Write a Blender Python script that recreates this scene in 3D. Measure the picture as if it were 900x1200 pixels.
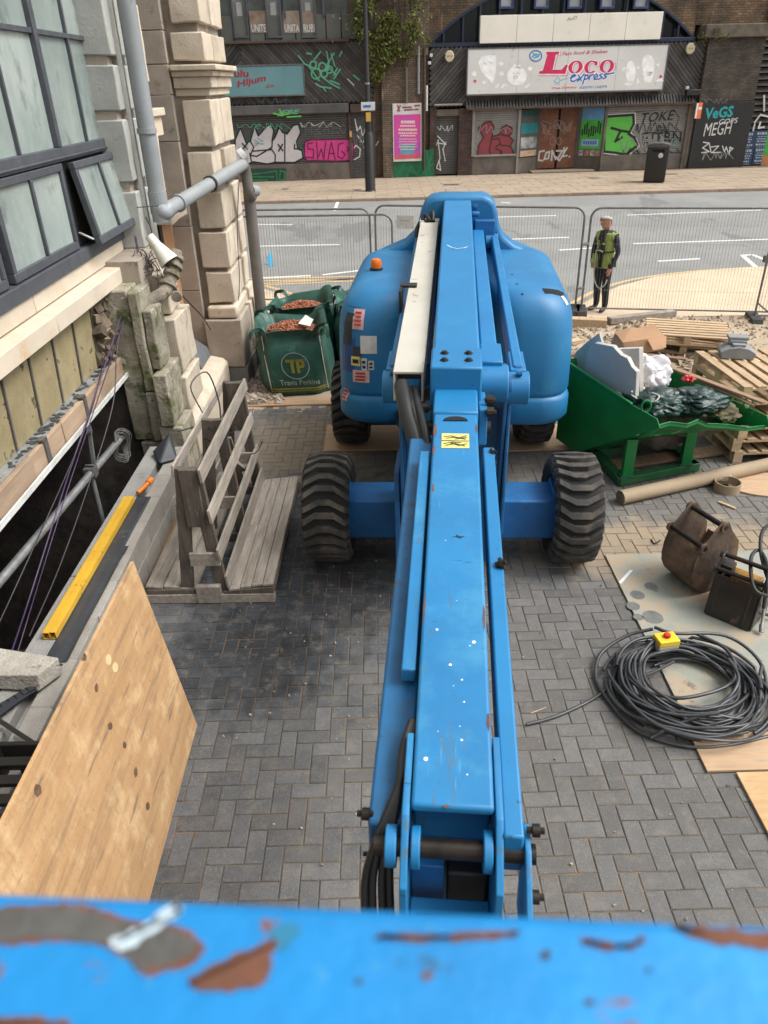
import bpy, bmesh, math, random
from mathutils import Vector, Matrix, Euler, noise
from mathutils.bvhtree import BVHTree
random.seed(7)
for o in list(bpy.data.objects): bpy.data.objects.remove(o)
SC = bpy.context.scene; COL = SC.collection
# ---------------------------------------------------------------- camera
FPX, TH, CH, ROLL = 870.0, math.radians(30.1), 3.7, math.radians(1.5)
FWD = Vector((0, math.cos(TH), -math.sin(TH))); _R = Vector((1, 0, 0)); _U = Vector((0, math.sin(TH), math.cos(TH)))
RGT = _R*math.cos(ROLL) - _U*math.sin(ROLL); UPV = _U*math.cos(ROLL) + _R*math.sin(ROLL)
CAMP = Vector((0, 0, CH))
cd = bpy.data.cameras.new('camera'); cam = bpy.data.objects.new('camera', cd); COL.objects.link(cam)
M3 = Matrix((RGT, UPV, -FWD)).transposed()
cam.matrix_world = Matrix.Translation(CAMP) @ M3.to_4x4()
cd.sensor_fit = 'VERTICAL'; cd.sensor_height = 36; cd.sensor_width = 27; cd.lens = FPX/1200*36
cd.clip_start = 0.02; cd.clip_end = 500
cd.dof.use_dof = True; cd.dof.focus_distance = 6.0; cd.dof.aperture_fstop = 4.5; cd.dof.focus_distance = 5.5
SC.camera = cam
# ---------------------------------------------------------------- world, sun, exposure
W = bpy.data.worlds.new("World"); SC.world = W; W.use_nodes = True
SUN_EL, SUN_AZ = math.radians(54), math.radians(98)      # azimuth clockwise from +Y
wn = W.node_tree.nodes; wl = W.node_tree.links
sky = wn.new('ShaderNodeTexSky'); sky.sky_type = 'NISHITA'; sky.sun_disc = False
sky.sun_elevation = SUN_EL; sky.sun_rotation = SUN_AZ
sky.dust_density = 6.0; sky.air_density = 1.0; sky.ozone_density = 0.6
hs = wn.new('ShaderNodeHueSaturation'); hs.inputs['Saturation'].default_value = 0.08
wl.new(sky.outputs[0], hs.inputs['Color']); wl.new(hs.outputs[0], wn['Background'].inputs['Color'])
wn['Background'].inputs['Strength'].default_value = 0.15
sd = bpy.data.lights.new('sun', 'SUN'); sd.energy = 1.25; sd.angle = math.radians(24); sd.color = (1, .95, .87)
sun = bpy.data.objects.new('sun', sd); COL.objects.link(sun)
sv = Vector((math.sin(SUN_AZ)*math.cos(SUN_EL), math.cos(SUN_AZ)*math.cos(SUN_EL), math.sin(SUN_EL)))
sun.rotation_euler = (-sv).to_track_quat('-Z', 'Y').to_euler(); sun.location = (8, 8, 20)
SC.view_settings.view_transform = 'Standard'; SC.view_settings.look = 'None'
SC.view_settings.exposure = 0.62; SC.view_settings.gamma = 1
# ---------------------------------------------------------------- sight-line helpers (give world points)
def ray(x, y): return FWD + RGT*((x-450)/FPX) - UPV*((y-600)/FPX)
def pz(x, y, z=0.0): d = ray(x, y); return CAMP + d*((z-CH)/d.z)
def py(x, y, Y): d = ray(x, y); return CAMP + d*(Y/d.y)
def px(x, y, X): d = ray(x, y); return CAMP + d*(X/d.x)
def prj(p):
    v = Vector(p)-CAMP; w = v.dot(FWD)
    return 450+FPX*v.dot(RGT)/w, 600-FPX*v.dot(UPV)/w
# ---------------------------------------------------------------- materials
def srgb(r, g, b): return tuple((c/255/12.92 if c <= 10 else ((c/255+.055)/1.055)**2.4) for c in (r, g, b))
MC = {}
def mat(name, c, c2=None, rough=.7, metal=0, scale=4, bump=0, bscale=60, rnd=0.0, isl=0.0, spot=None, st=(1, 1, 1),
        spec=.5, lo=.35, hi=.65, gen='Object', spots=None, alpha=None, trans=0, extra=None):
    if name in MC: return MC[name]
    m = bpy.data.materials.new(name); m.use_nodes = True; MC[name] = m
    N = m.node_tree.nodes; L = m.node_tree.links; b = N['Principled BSDF']
    b.inputs['Roughness'].default_value = rough; b.inputs['Metallic'].default_value = metal
    b.inputs['Specular IOR Level'].default_value = spec
    if trans: b.inputs['Transmission Weight'].default_value = trans
    tc = N.new('ShaderNodeTexCoord'); mp = N.new('ShaderNodeMapping'); mp.inputs['Scale'].default_value = st
    if gen == 'World':
        ge = N.new('ShaderNodeNewGeometry'); L.new(ge.outputs['Position'], mp.inputs['Vector'])
    else: L.new(tc.outputs[gen], mp.inputs['Vector'])
    vec = mp.outputs[0]
    if rnd:
        oi = N.new('ShaderNodeObjectInfo'); ad = N.new('ShaderNodeVectorMath'); ad.operation = 'ADD'
        mu = N.new('ShaderNodeMath'); mu.operation = 'MULTIPLY'; mu.inputs[1].default_value = 37
        L.new(oi.outputs['Random'], mu.inputs[0]); L.new(vec, ad.inputs[0]); L.new(mu.outputs[0], ad.inputs[1]); vec = ad.outputs[0]
    n = N.new('ShaderNodeTexNoise'); n.inputs['Scale'].default_value = scale; n.inputs['Detail'].default_value = 7
    n.inputs['Roughness'].default_value = .6
    L.new(vec, n.inputs['Vector'])
    r = N.new('ShaderNodeValToRGB'); r.color_ramp.elements[0].position = lo; r.color_ramp.elements[1].position = hi
    if c2 is None: c2 = tuple(x*.78 for x in c)
    r.color_ramp.elements[0].color = (*c2, 1); r.color_ramp.elements[1].color = (*c, 1)
    L.new(n.outputs[0], r.inputs[0]); col = r.outputs[0]
    sl = ([spot] if spot else []) + (spots or [])
    for (sc_, lo_, hi_, cc, *ss) in sl:
        n2 = N.new('ShaderNodeTexNoise'); n2.inputs['Scale'].default_value = sc_; n2.inputs['Detail'].default_value = 8
        n2.inputs['Roughness'].default_value = .65
        if ss:
            m2 = N.new('ShaderNodeMapping'); m2.inputs['Scale'].default_value = ss[0]; m2.inputs['Location'].default_value = (3.1, 1.7, 5.3)
            L.new(vec, m2.inputs['Vector']); L.new(m2.outputs[0], n2.inputs['Vector'])
        else: L.new(vec, n2.inputs['Vector'])
        mr = N.new('ShaderNodeMapRange'); mr.inputs[1].default_value = lo_; mr.inputs[2].default_value = hi_
        L.new(n2.outputs[0], mr.inputs[0])
        mx = N.new('ShaderNodeMix'); mx.data_type = 'RGBA'; mx.inputs[7].default_value = (*cc, 1)
        L.new(mr.outputs[0], mx.inputs[0]); L.new(col, mx.inputs[6]); col = mx.outputs[2]
    if rnd or isl:
        hv = N.new('ShaderNodeHueSaturation'); mr = N.new('ShaderNodeMapRange')
        k = max(rnd, isl); mr.inputs[3].default_value = 1-k; mr.inputs[4].default_value = 1+k
        if rnd and isl:
            ge = N.new('ShaderNodeNewGeometry'); a = N.new('ShaderNodeMath'); a.operation = 'ADD'
            fr = N.new('ShaderNodeMath'); fr.operation = 'FRACT'
            L.new(oi.outputs['Random'], a.inputs[0]); L.new(ge.outputs['Random Per Island'], a.inputs[1]); L.new(a.outputs[0], fr.inputs[0])
            L.new(fr.outputs[0], mr.inputs[0])
        elif rnd: L.new(oi.outputs['Random'], mr.inputs[0])
        else:
            ge = N.new('ShaderNodeNewGeometry'); L.new(ge.outputs['Random Per Island'], mr.inputs[0])
        L.new(mr.outputs[0], hv.inputs['Value']); L.new(col, hv.inputs['Color']); col = hv.outputs[0]
    L.new(col, b.inputs['Base Color'])
    if bump:
        n3 = N.new('ShaderNodeTexNoise'); n3.inputs['Scale'].default_value = bscale; n3.inputs['Detail'].default_value = 5
        L.new(vec, n3.inputs['Vector']); bp = N.new('ShaderNodeBump'); bp.inputs['Strength'].default_value = bump
        bp.inputs['Distance'].default_value = .01
        L.new(n3.outputs[0], bp.inputs['Height']); L.new(bp.outputs[0], b.inputs['Normal'])
    m.diffuse_color = (*c, 1)
    return m
rust = (.12, .045, .018)
# blue machine paint
BLUE = mat('blue_paint', (.010, .170, .385), (.009, .145, .335), rough=.46, scale=2.5, bump=.08, bscale=14,
           spots=[(11, .72, .76, rust), (3.2, .60, .80, (.03, .22, .38)), (1.1, .56, .62, (.004, .135, .32), (1, .25, 1)), (22, .63, .70, (.01, .08, .17)), (38, .72, .76, (.35, .42, .48))])
BLUEW = mat('blue_paint_worn', (.012, .175, .395), (.010, .146, .335), rough=.5, scale=3, bump=.1, bscale=30,
            spots=[(9, .69, .73, rust), (2.6, .52, .75, (.045, .24, .42)), (5, .60, .68, (.05, .13, .22), (3, .5, 3)), (60, .71, .74, (.5, .55, .55)), (26, .655, .69, (.05, .23, .40), (2.2, .10, 1)), (40, .66, .68, (.01, .07, .14), (.25, 1.5, 1)), (24, .66, .70, (.02, .12, .28))])
BLUED = mat('blue_paint_dirty', (.012, .13, .36), (.010, .085, .22), rough=.5, scale=4, bump=.1, bscale=30, spot=(7, .62, .70, (.06, .05, .04)))
BLUEC = mat('blue_cowl_plastic', (.012, .160, .35), (.010, .135, .305), rough=.48, scale=1.6, bump=.03, bscale=8, spots=[(13, .70, .76, (.07, .09, .12)), (2.4, .55, .75, (.03, .20, .37)), (5, .60, .75, (.05, .13, .24), (1, 1, .3))])
RAIL = mat('blue_rail_paint', (.002, .20, .50), (.002, .165, .42), rough=.5, scale=9, bump=.15, bscale=60,
           spots=[(15, .60, .63, (.16, .06, .03)), (7, .62, .635, (.10, .10, .09)), (70, .64, .72, (.06, .25, .36)), (3, .5, .72, (.01, .26, .58)), (28, .63, .70, (.015, .10, .22))])
RAILBARE = mat('scraped_bare_metal', (.085, .085, .08), (.05, .045, .04), rough=.6, scale=30, bump=.3, bscale=90)
RAILRUST = mat('scraped_rust', (.17, .065, .035), (.10, .04, .022), rough=.85, scale=30, bump=.3, bscale=90)
PALE = mat('pale_scuff', (.55, .68, .75), rough=.6)
RUBG = mat('tyre_rubber_groove', (.022, .021, .020), (.014, .014, .014), rough=.9, scale=8)
RUB = mat('tyre_rubber', (.062, .056, .049), (.034, .032, .030), rough=.88, scale=8, bump=.25, bscale=40, spot=(4, .50, .70, (.115, .098, .075)))
RUBB = mat('black_rubber_hose', (.012, .012, .013), (.02, .02, .02), rough=.45, scale=8)
BLK = mat('black_metal', (.012, .012, .013), (.02, .018, .016), rough=.45, scale=8)
PIN = mat('greasy_pin_steel', (.035, .026, .02), (.015, .012, .010), rough=.4, metal=.5, scale=14)
STEEL = mat('galvanised_steel', (.36, .37, .37), (.24, .25, .25), rough=.45, metal=.6, scale=12)
DSTEEL = mat('dull_grey_steel', (.16, .16, .155), (.11, .10, .095), rough=.55, metal=.4, scale=9)
CREAM = mat('cream_tube_paint', (.52, .50, .44), (.45, .42, .36), rough=.5, scale=2, spot=(8, .62, .7, (.22, .17, .11)))
AMBER = mat('amber_lens', (.75, .17, .01), (.65, .12, .01), rough=.25)
WHT = mat('white_label', (.62, .62, .60), rough=.6, scale=10)
WHTP = mat('white_paint_splash', (.75, .78, .80), rough=.7)
RED = mat('red_print', (.42, .03, .03), rough=.6)
YEL = mat('yellow_label', (.70, .60, .12), (.62, .55, .22), rough=.6, scale=30)
DRK = mat('void_black', (.006, .006, .006), rough=.9)
# ---------------------------------------------------------------- geometry collector
class G:
    def __init__(s): s.v = []; s.f = []; s.m = []; s.mi = 0
    def add(s, vs, fs, T=None):
        n = len(s.v)
        for p in vs:
            p = Vector(p)
            if T is not None: p = T @ p
            s.v.append(p)
        for f in fs: s.f.append([i+n for i in f]); s.m.append(s.mi)
        return s
    def box(s, x0, x1, y0, y1, z0, z1, T=None):
        return s.add([(x0, y0, z0), (x1, y0, z0), (x1, y1, z0), (x0, y1, z0), (x0, y0, z1), (x1, y0, z1), (x1, y1, z1), (x0, y1, z1)],
              [(0, 3, 2, 1), (4, 5, 6, 7), (0, 1, 5, 4), (1, 2, 6, 5), (2, 3, 7, 6), (3, 0, 4, 7)], T)
    def hexa(s, b, t):      # bottom quad, top quad
        return s.add(list(b)+list(t), [(0, 3, 2, 1), (4, 5, 6, 7), (0, 1, 5, 4), (1, 2, 6, 5), (2, 3, 7, 6), (3, 0, 4, 7)])
    def beam(s, a, b, w, h, up=(0, 0, 1), e=0):   # box from a to b, width w (side), height h (along up)
        a = Vector(a); b = Vector(b); d = (b-a).normalized(); up = Vector(up); sd_ = d.cross(up).normalized(); u2 = sd_.cross(d).normalized()
        a = a-d*e; b = b+d*e
        q = lambda p: [p-sd_*w/2-u2*h/2, p+sd_*w/2-u2*h/2, p+sd_*w/2+u2*h/2, p-sd_*w/2+u2*h/2]
        return s.add(q(a)+q(b), [(0, 1, 2, 3), (7, 6, 5, 4), (0, 4, 5, 1), (1, 5, 6, 2), (2, 6, 7, 3), (3, 7, 4, 0)])
    def prism(s, pts, a, b, ax='y', T=None):   # 2D polygon in the two other axes, extruded a..b
        n = len(pts)
        def P(u, w, t): return {'y': (u, t, w), 'x': (t, u, w), 'z': (u, w, t)}[ax]
        vs = [P(u, w, a) for u, w in pts]+[P(u, w, b) for u, w in pts]
        fs = [list(range(n)), list(range(2*n-1, n-1, -1))]+[(i, (i+1) % n, n+(i+1) % n, n+i) for i in range(n)]
        return s.add(vs, fs, T)
    def tube(s, pts, r, n=8, cap=True, T=None):
        pts = [Vector(p) for p in pts]; k = len(pts); rs = r if isinstance(r, (list, tuple)) else [r]*k
        vs = []; up = None
        for i, p in enumerate(pts):
            d = (pts[min(i+1, k-1)]-pts[max(i-1, 0)]).normalized()
            if up is None: up = Vector((0, 0, 1)) if abs(d.z) < .9 else Vector((1, 0, 0))
            sx = d.cross(up)
            if sx.length < 1e-5: sx = d.orthogonal()
            sx.normalize(); up = sx.cross(d).normalized()
            for j in range(n):
                a = 2*math.pi*j/n; vs.append(p+sx*math.cos(a)*rs[i]+up*math.sin(a)*rs[i])
        fs = [(i*n+j, i*n+(j+1) % n, (i+1)*n+(j+1) % n, (i+1)*n+j) for i in range(k-1) for j in range(n)]
        if cap: fs += [list(range(n-1, -1, -1)), list(range((k-1)*n, k*n))]
        return s.add(vs, fs, T)
    def cyl(s, a, b, r, n=16): return s.tube([a, b], r, n)
    def lathe(s, prof, n=24, T=None, ax='z'):   # profile (r, h)
        vs = []
        for r, h in prof:
            for j in range(n):
                a = 2*math.pi*j/n; c, q = r*math.cos(a), r*math.sin(a)
                vs.append((c, q, h) if ax == 'z' else ((h, c, q) if ax == 'x' else (c, h, q)))
        k = len(prof)
        fs = [(i*n+j, i*n+(j+1) % n, (i+1)*n+(j+1) % n, (i+1)*n+j) for i in range(k-1) for j in range(n)]
        if prof[0][0] > 1e-6: fs.append(list(range(n-1, -1, -1)))
        if prof[-1][0] > 1e-6: fs.append(list(range((k-1)*n, k*n)))
        return s.add(vs, fs, T)
    def rbox(s, x0, x1, y0, y1, z0, z1, r, seg=4, fn=None):
        bm = bmesh.new(); bmesh.ops.create_cube(bm, size=1)
        for v in bm.verts:
            v.co = Vector((x0+(x1-x0)*(v.co.x+.5), y0+(y1-y0)*(v.co.y+.5), z0+(z1-z0)*(v.co.z+.5)))
        bmesh.ops.bevel(bm, geom=bm.edges[:], offset=r, segments=seg, affect='EDGES', profile=.5)
        return s.frombm(bm, fn)
    def frombm(s, bm, fn=None):
        bm.verts.index_update(); n = len(s.v)
        for v in bm.verts: s.v.append(fn(v.co.copy()) if fn else v.co.copy())
        for f in bm.faces: s.f.append([v.index+n for v in f.verts]); s.m.append(s.mi)
        bm.free(); return s
    def quad(s, *p): return s.add(p, [tuple(range(len(p)))])
    def mesh(s, name, mats, fix=True):
        me = bpy.data.meshes.new(name); me.from_pydata([tuple(v) for v in s.v], [], s.f)
        for m in (mats if isinstance(mats, (list, tuple)) else [mats]): me.materials.append(m)
        if len(me.materials) > 1: me.polygons.foreach_set('material_index', s.m)
        if fix:
            bm = bmesh.new(); bm.from_mesh(me); bmesh.ops.recalc_face_normals(bm, faces=bm.faces[:]); bm.to_mesh(me); bm.free()
        me.update(); return me
def tag(o, label=None, cat=None, group=None, kind=None):
    if label: o['label'] = label
    if cat: o['category'] = cat
    if group: o['group'] = group
    if kind: o['kind'] = kind
    return o
def shade(me, ang=40):
    me.polygons.foreach_set('use_smooth', [True]*len(me.polygons))
    me.set_sharp_from_angle(angle=math.radians(ang))
def mk(name, g, m, parent=None, bev=0, smooth=0, loc=None, rot=None, fix=True, seg=2, **kw):
    me = g if isinstance(g, bpy.types.Mesh) else g.mesh(name, m, fix)
    o = bpy.data.objects.new(name, me); COL.objects.link(o)
    if parent: o.parent = parent
    if loc is not None: o.location = loc
    if rot is not None: o.rotation_euler = rot
    if smooth: shade(me, smooth)
    if bev:
        b = o.modifiers.new('bevel', 'BEVEL'); b.width = bev; b.segments = seg; b.limit_method = 'ANGLE'; b.angle_limit = math.radians(35)
        if not smooth: shade(me, 40)
        b.harden_normals = False
    return tag(o, **kw)
def em(name, loc=(0, 0, 0), rz=0, **kw):
    o = bpy.data.objects.new(name, None); COL.objects.link(o); o.location = loc; o.rotation_euler = (0, 0, rz); o.empty_display_size = .1
    return tag(o, **kw)
def copy_tree(o, parent=None):
    c = o.copy(); COL.objects.link(c); c.parent = parent
    for ch in list(o.children): copy_tree(ch, c)
    return c
def smoothpath(pts, n=6):
    P = [Vector(p) for p in pts]; P = [P[0]*2-P[1]]+P+[P[-1]*2-P[-2]]; out = []
    for i in range(1, len(P)-2):
        for k in range(n):
            t = k/n; a, b, c, d = P[i-1:i+3]
            out.append(.5*((2*b)+(c-a)*t+(2*a-5*b+4*c-d)*t*t+(3*b-a-3*c+d)*t**3))
    out.append(P[-2]); return out
def strokes(g, lines, w, plane, closed=False):
    """ribbons of half width w; plane(x, y) gives the 3D point"""
    for ln in lines:
        pts = [plane(*p) for p in ln]
        for a, b in zip(pts[:-1], pts[1:]):
            d = b-a
            if d.length < 1e-6: continue
            n = g.nrm.cross(d).normalized()*w; e = d.normalized()*w*.8
            s_ = len(g.v); g.v += [a-n-e, b-n+e, b+n+e, a+n-e]; g.f.append([s_, s_+1, s_+2, s_+3]); g.m.append(g.mi)
            g.lift += 1
            for i in range(s_, s_+4): g.v[i] = g.v[i] + g.nrm*(g.lift*2e-5)
_txt = {}
def text_mesh(body, bold=0, shear=0):
    k = (body, bold, shear)
    cu = bpy.data.curves.new('t', 'FONT'); cu.body = body; cu.size = 1; cu.offset = bold; cu.shear = shear; cu.resolution_u = 2
    o = bpy.data.objects.new('t', cu); COL.objects.link(o)
    me = bpy.data.meshes.new_from_object(o.evaluated_get(bpy.context.evaluated_depsgraph_get()))
    bpy.data.objects.remove(o); bpy.data.curves.remove(cu)
    return [v.co.copy() for v in me.vertices], [list(p.vertices) for p in me.polygons]
def add_text(g, body, p0, pu, h, width=None, bold=0, shear=0, nrm=None):
    """lay text in the plane: p0 = bottom-left, pu = baseline direction, h = cap height vector; width stretches it"""
    vs, fs = text_mesh(body, bold, shear)
    x0 = min(v.x for v in vs); x1 = max(v.x for v in vs); y1 = max(v.y for v in vs); y0 = min(v.y for v in vs)
    sx = (width/(x1-x0)) if width else h.length/(.72)
    n = len(g.v)
    for v in vs: g.v.append(p0+pu*((v.x-x0)*sx)+h*((v.y-y0)/(y1-y0)))
    for f in fs: g.f.append([i+n for i in f]); g.m.append(g.mi)
# ================================================================ GROUND, ROAD, PAVEMENT
KROW = 29.35
ASPH = mat('asphalt', (.245, .245, .235), (.195, .197, .19), rough=.9, scale=.5, bump=.5, bscale=150, gen='World', spots=[(1.5, .55, .7, (.185, .185, .18)), (160, .55, .75, (.32, .32, .31)), (.5, .60, .63, (.165, .165, .16), (1, .3, 1))])
SAND = mat('joint_sand', (.17, .125, .08), (.09, .07, .052), rough=.95, scale=3, gen='World', spot=(1.3, .55, .65, (.30, .16, .06)))
DIRT = mat('dusty_gravel', (.42, .33, .235), (.30, .235, .165), rough=.95, scale=1.8, bump=.8, bscale=70, gen='World', spots=[(60, .52, .72, (.55, .47, .37)), (45, .58, .70, (.19, .155, .12))])
TANP = mat('tan_paving', (.58, .46, .33), (.50, .395, .28), rough=.9, scale=1.2, bump=.3, bscale=60, gen='World', spots=[(12, .60, .7, (.33, .27, .20)), (50, .6, .7, (.60, .50, .37))])
FARP = mat('far_pavement', (.36, .285, .205), (.29, .23, .17), rough=.9, scale=.9, bump=.3, bscale=60, gen='World', isl=.08, spot=(4, .60, .72, (.20, .17, .14)))
KERB = mat('kerb_stone', (.33, .24, .17), (.24, .18, .135), rough=.9, scale=6, rnd=.12)
RWHITE = mat('road_white', (.72, .72, .69), (.5, .5, .48), rough=.8, scale=20, gen='World', lo=.3, hi=.5)
RYEL = mat('road_yellow', (.62, .42, .17), (.46, .36, .22), rough=.8, scale=14, gen='World')
GROUND = mat('earth', (.16, .13, .10), rough=.95, gen='World', scale=1)
g = G(); g.box(-2.0, 120, -60, 12, -.5, -.20); g.box(-120, 120, 12, 200, -.5, -.20); mk('ground', g, GROUND, kind='structure')
g = G(); g.box(-80, 90, 11.8, KROW, -.19, -.10); mk('road', g, ASPH, kind='structure')
# far pavement: slabs with joints, kerb stones
g = G(); g.box(-60, 70, KROW+.17, 40, -.19, -.012); mk('far_pavement', g, SAND, kind='structure')
fp = bpy.data.objects['far_pavement']
slab = G(); slab.prism([(0.01, 0.01), (.89, 0.01), (.89, .59), (0.01, .59)], -.05, 0, 'z'); slm = slab.mesh('paving_slab', FARP)
k = 0
big = G()
for j in range(11):
    for i in range(-14, 26):
        X = i*.9+(.45 if j % 2 else 0); Y = KROW+.18+j*.6
        if -7.5 < X < 19 and (k < 290) and j < 10 and -5.6 < X < 17.5:
            o = mk('paving_slab', slm, None, fp, loc=(X, Y, random.uniform(-.003, .003))); k += 1
        else: big.prism([(X+.01, Y+.01), (X+.89, Y+.01), (X+.89, Y+.59), (X+.01, Y+.59)], -.05, random.uniform(-.003, .003), 'z')
mk('paving_slabs', big, FARP, fp, kind='stuff')
kg = G(); kg.box(.004, .896, 0, .165, -.15, .005); km = kg.mesh('kerb_stone', KERB)
kr = em('far_kerb', (0, KROW, 0), kind='structure')
for i in range(-12, 24): mk('kerb_stone', km, None, kr, loc=(i*.9, 0, 0), bev=.012)
# yard base, gravel
g = G(); g.box(-2.03, 14, -6, 13.0, -.195, -.0065); mk('yard_base', g, SAND, kind='structure')
g = G()
def gnd(x, y, base=0.0):
    return base+.02*noise.noise((x*1.3, y*1.3, 0))+.012*noise.noise((x*5, y*5, 3))
def sheet(g, x0, x1, y0, y1, nx, ny, zf, keep=None):
    idx = {}
    for j in range(ny+1):
        for i in range(nx+1):
            x = x0+(x1-x0)*i/nx; y = y0+(y1-y0)*j/ny; idx[i, j] = len(g.v); g.v.append(Vector((x, y, zf(x, y))))
    for j in range(ny):
        for i in range(nx):
            if keep and not keep(x0+(x1-x0)*(i+.5)/nx, y0+(y1-y0)*(j+.5)/ny): continue
            g.f.append([idx[i, j], idx[i+1, j], idx[i+1, j+1], idx[i, j+1]]); g.m.append(g.mi)
def gz(x, y):
    e = min(1, max(0, (y-9.05)/.5)) if x < 5.6 else 1
    h = gnd(x, y, .012*e-.012*(1-e))
    h += .13*math.exp(-((x-4.2)/1.5)**2-((y-12.2)/.45)**2)+.05*math.exp(-((x-3.2)/.9)**2-((y-11)/.8)**2)
    if y > 12.9: h = -.12
    return h
sheet(g, -2.0, 13.8, 9.0, 12.95, 130, 40, gz)
mk('gravel_ground', g, DIRT, smooth=80, kind='structure', fix=False)
g = G()
for i in range(2600):
    if random.random() < .6: x = random.gauss(4.3, 1.3); y = random.gauss(12.1, .45)
    else: x = random.uniform(1.5, 9); y = random.uniform(9.3, 12.9)
    if y > 12.92 or y < 9.1: continue
    r = random.choice([.012, .016, .02, .02, .03, .05 if y > 11.6 else .02]); z = gz(x, y)
    R = Euler((random.uniform(0, 3), random.uniform(0, 3), random.uniform(0, 3))).to_matrix().to_4x4()
    T = Matrix.Translation((x, y, z+r*.3)) @ R @ Matrix.Diagonal((r, r*.75, r*.5, 1))
    g.add([(1, 0, 0), (-1, 0, 0), (0, 1, 0), (0, -1, 0), (0, 0, 1), (0, 0, -1), (.6, .6, .6)],
          [(0, 2, 6), (2, 4, 6), (4, 0, 6), (2, 1, 4), (1, 3, 4), (3, 0, 4), (2, 0, 5), (1, 2, 5), (3, 1, 5), (0, 3, 5)], T)
mk('rubble', g, mat('rubble_stone', (.46, .38, .29), (.32, .26, .20), rough=.95, isl=.35, scale=8), kind='stuff', fix=False)
# near pavements (tan crossover aprons) either side of the yard mouth, each with kerb and double yellow lines
def apron(name, edge):
    g = G(); g.prism(edge, -.19, -.004, 'z'); return mk(name, g, TANP, kind='structure')
RE = [(3.0, 12.97), (3.55, 13.35), (4.1, 14.3), (4.9, 15.3), (5.9, 16.05), (7.4, 16.55), (9.2, 16.75), (13, 16.85), (40, 16.9), (40, 12.97)]
apron('right_pavement', RE)
LE = [(-60, 12.97), (-60, 17.0), (-4, 16.9), (-2.9, 16.4), (-2.0, 15.4), (-1.3, 14.2), (-.9, 13.3), (-.8, 12.97)]
apron('left_pavement', LE)
def offs(pts, d):
    out = []
    for i, p in enumerate(pts):
        a = Vector(pts[max(i-1, 0)]); b = Vector(pts[min(i+1, len(pts)-1)]); t = (b-a).normalized(); out.append(Vector(p)+Vector((-t.y, t.x))*d)
    return out
def ribbon(g, pts, w, z):
    sp = [Vector((p.x, p.y, 0)) for p in smoothpath([Vector((p[0], p[1], 0)) for p in pts], 5)]
    a = offs([(p.x, p.y) for p in sp], w/2); b = offs([(p.x, p.y) for p in sp], -w/2); n = len(g.v)
    for u, v in zip(a, b): g.v += [Vector((u.x, u.y, z)), Vector((v.x, v.y, z))]
    for i in range(len(a)-1): g.f.append([n+2*i, n+2*i+1, n+2*i+3, n+2*i+2]); g.m.append(g.mi)
g = G()
for e, s_ in ((RE[:9], 1), (LE[1:], 1)):
    for d in (.12, .36): ribbon(g, [(p.x, p.y) for p in offs(e, d*s_)], .10, -.095)
mk('yellow_lines', g, RYEL, kind='structure', fix=False)
g = G()
def line(a, b, w=.11, z=-.096):
    A = pz(*a, z); B = pz(*b, z); d = (B-A).normalized()*1; n = Vector((-d.y, d.x, 0))*w/2
    g.quad(A-n, B-n, B+n, A+n)
for a, b in [((300, 288.5), (398, 286.5)), ((578, 281), (667, 278)), ((575, 254.5), (652, 252.5)), ((742, 285.5), (940, 279)), ((771, 306), (820, 303)),
             ((655, 293), (702, 290)), ((296, 326), (364, 323)), ((378, 322), (421, 317)), ((300, 263), (343, 263)), ((612, 255), (612.1, 255.2)),
             ((735, 252), (893, 246)), ((870, 299), (905, 330)), ((881, 298), (930, 318)), ((869, 299.3), (884, 298.3)), ((600, 301), (626, 298)), ((358, 346), (420, 341)),
             ((392, 247), (396, 236)), ((587, 237), (598, 238)), ((150, 290), (285, 289))]: line(a, b)
mk('road_markings', g, RWHITE, kind='structure', fix=False)
g = G()
g.nrm = Vector((0, 0, 1)); g.lift = 0
strokes(g, [[(314, 300), (318, 308), (316, 312)], [(310, 309), (322, 310)], [(318, 296), (316, 312)]], .03, lambda x, y: pz(x, y, -.09))
mk('blue_survey_mark', g, mat('blue_spray', (.03, .35, .62), rough=.8), kind='structure', fix=False)
g = G()
for (a, b) in (((765, 205), (790, 203)), ((520, 217), (538, 216)), ((690, 209), (700, 208)), ((330, 222), (338, 222)), ((415, 223), (423, 222))):
    A = pz(*a); B = pz(*b); g.box(A.x, B.x, A.y-.1, A.y+.25, .004, .009)
mk('pavement_covers', g, DSTEEL, kind='structure')

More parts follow.
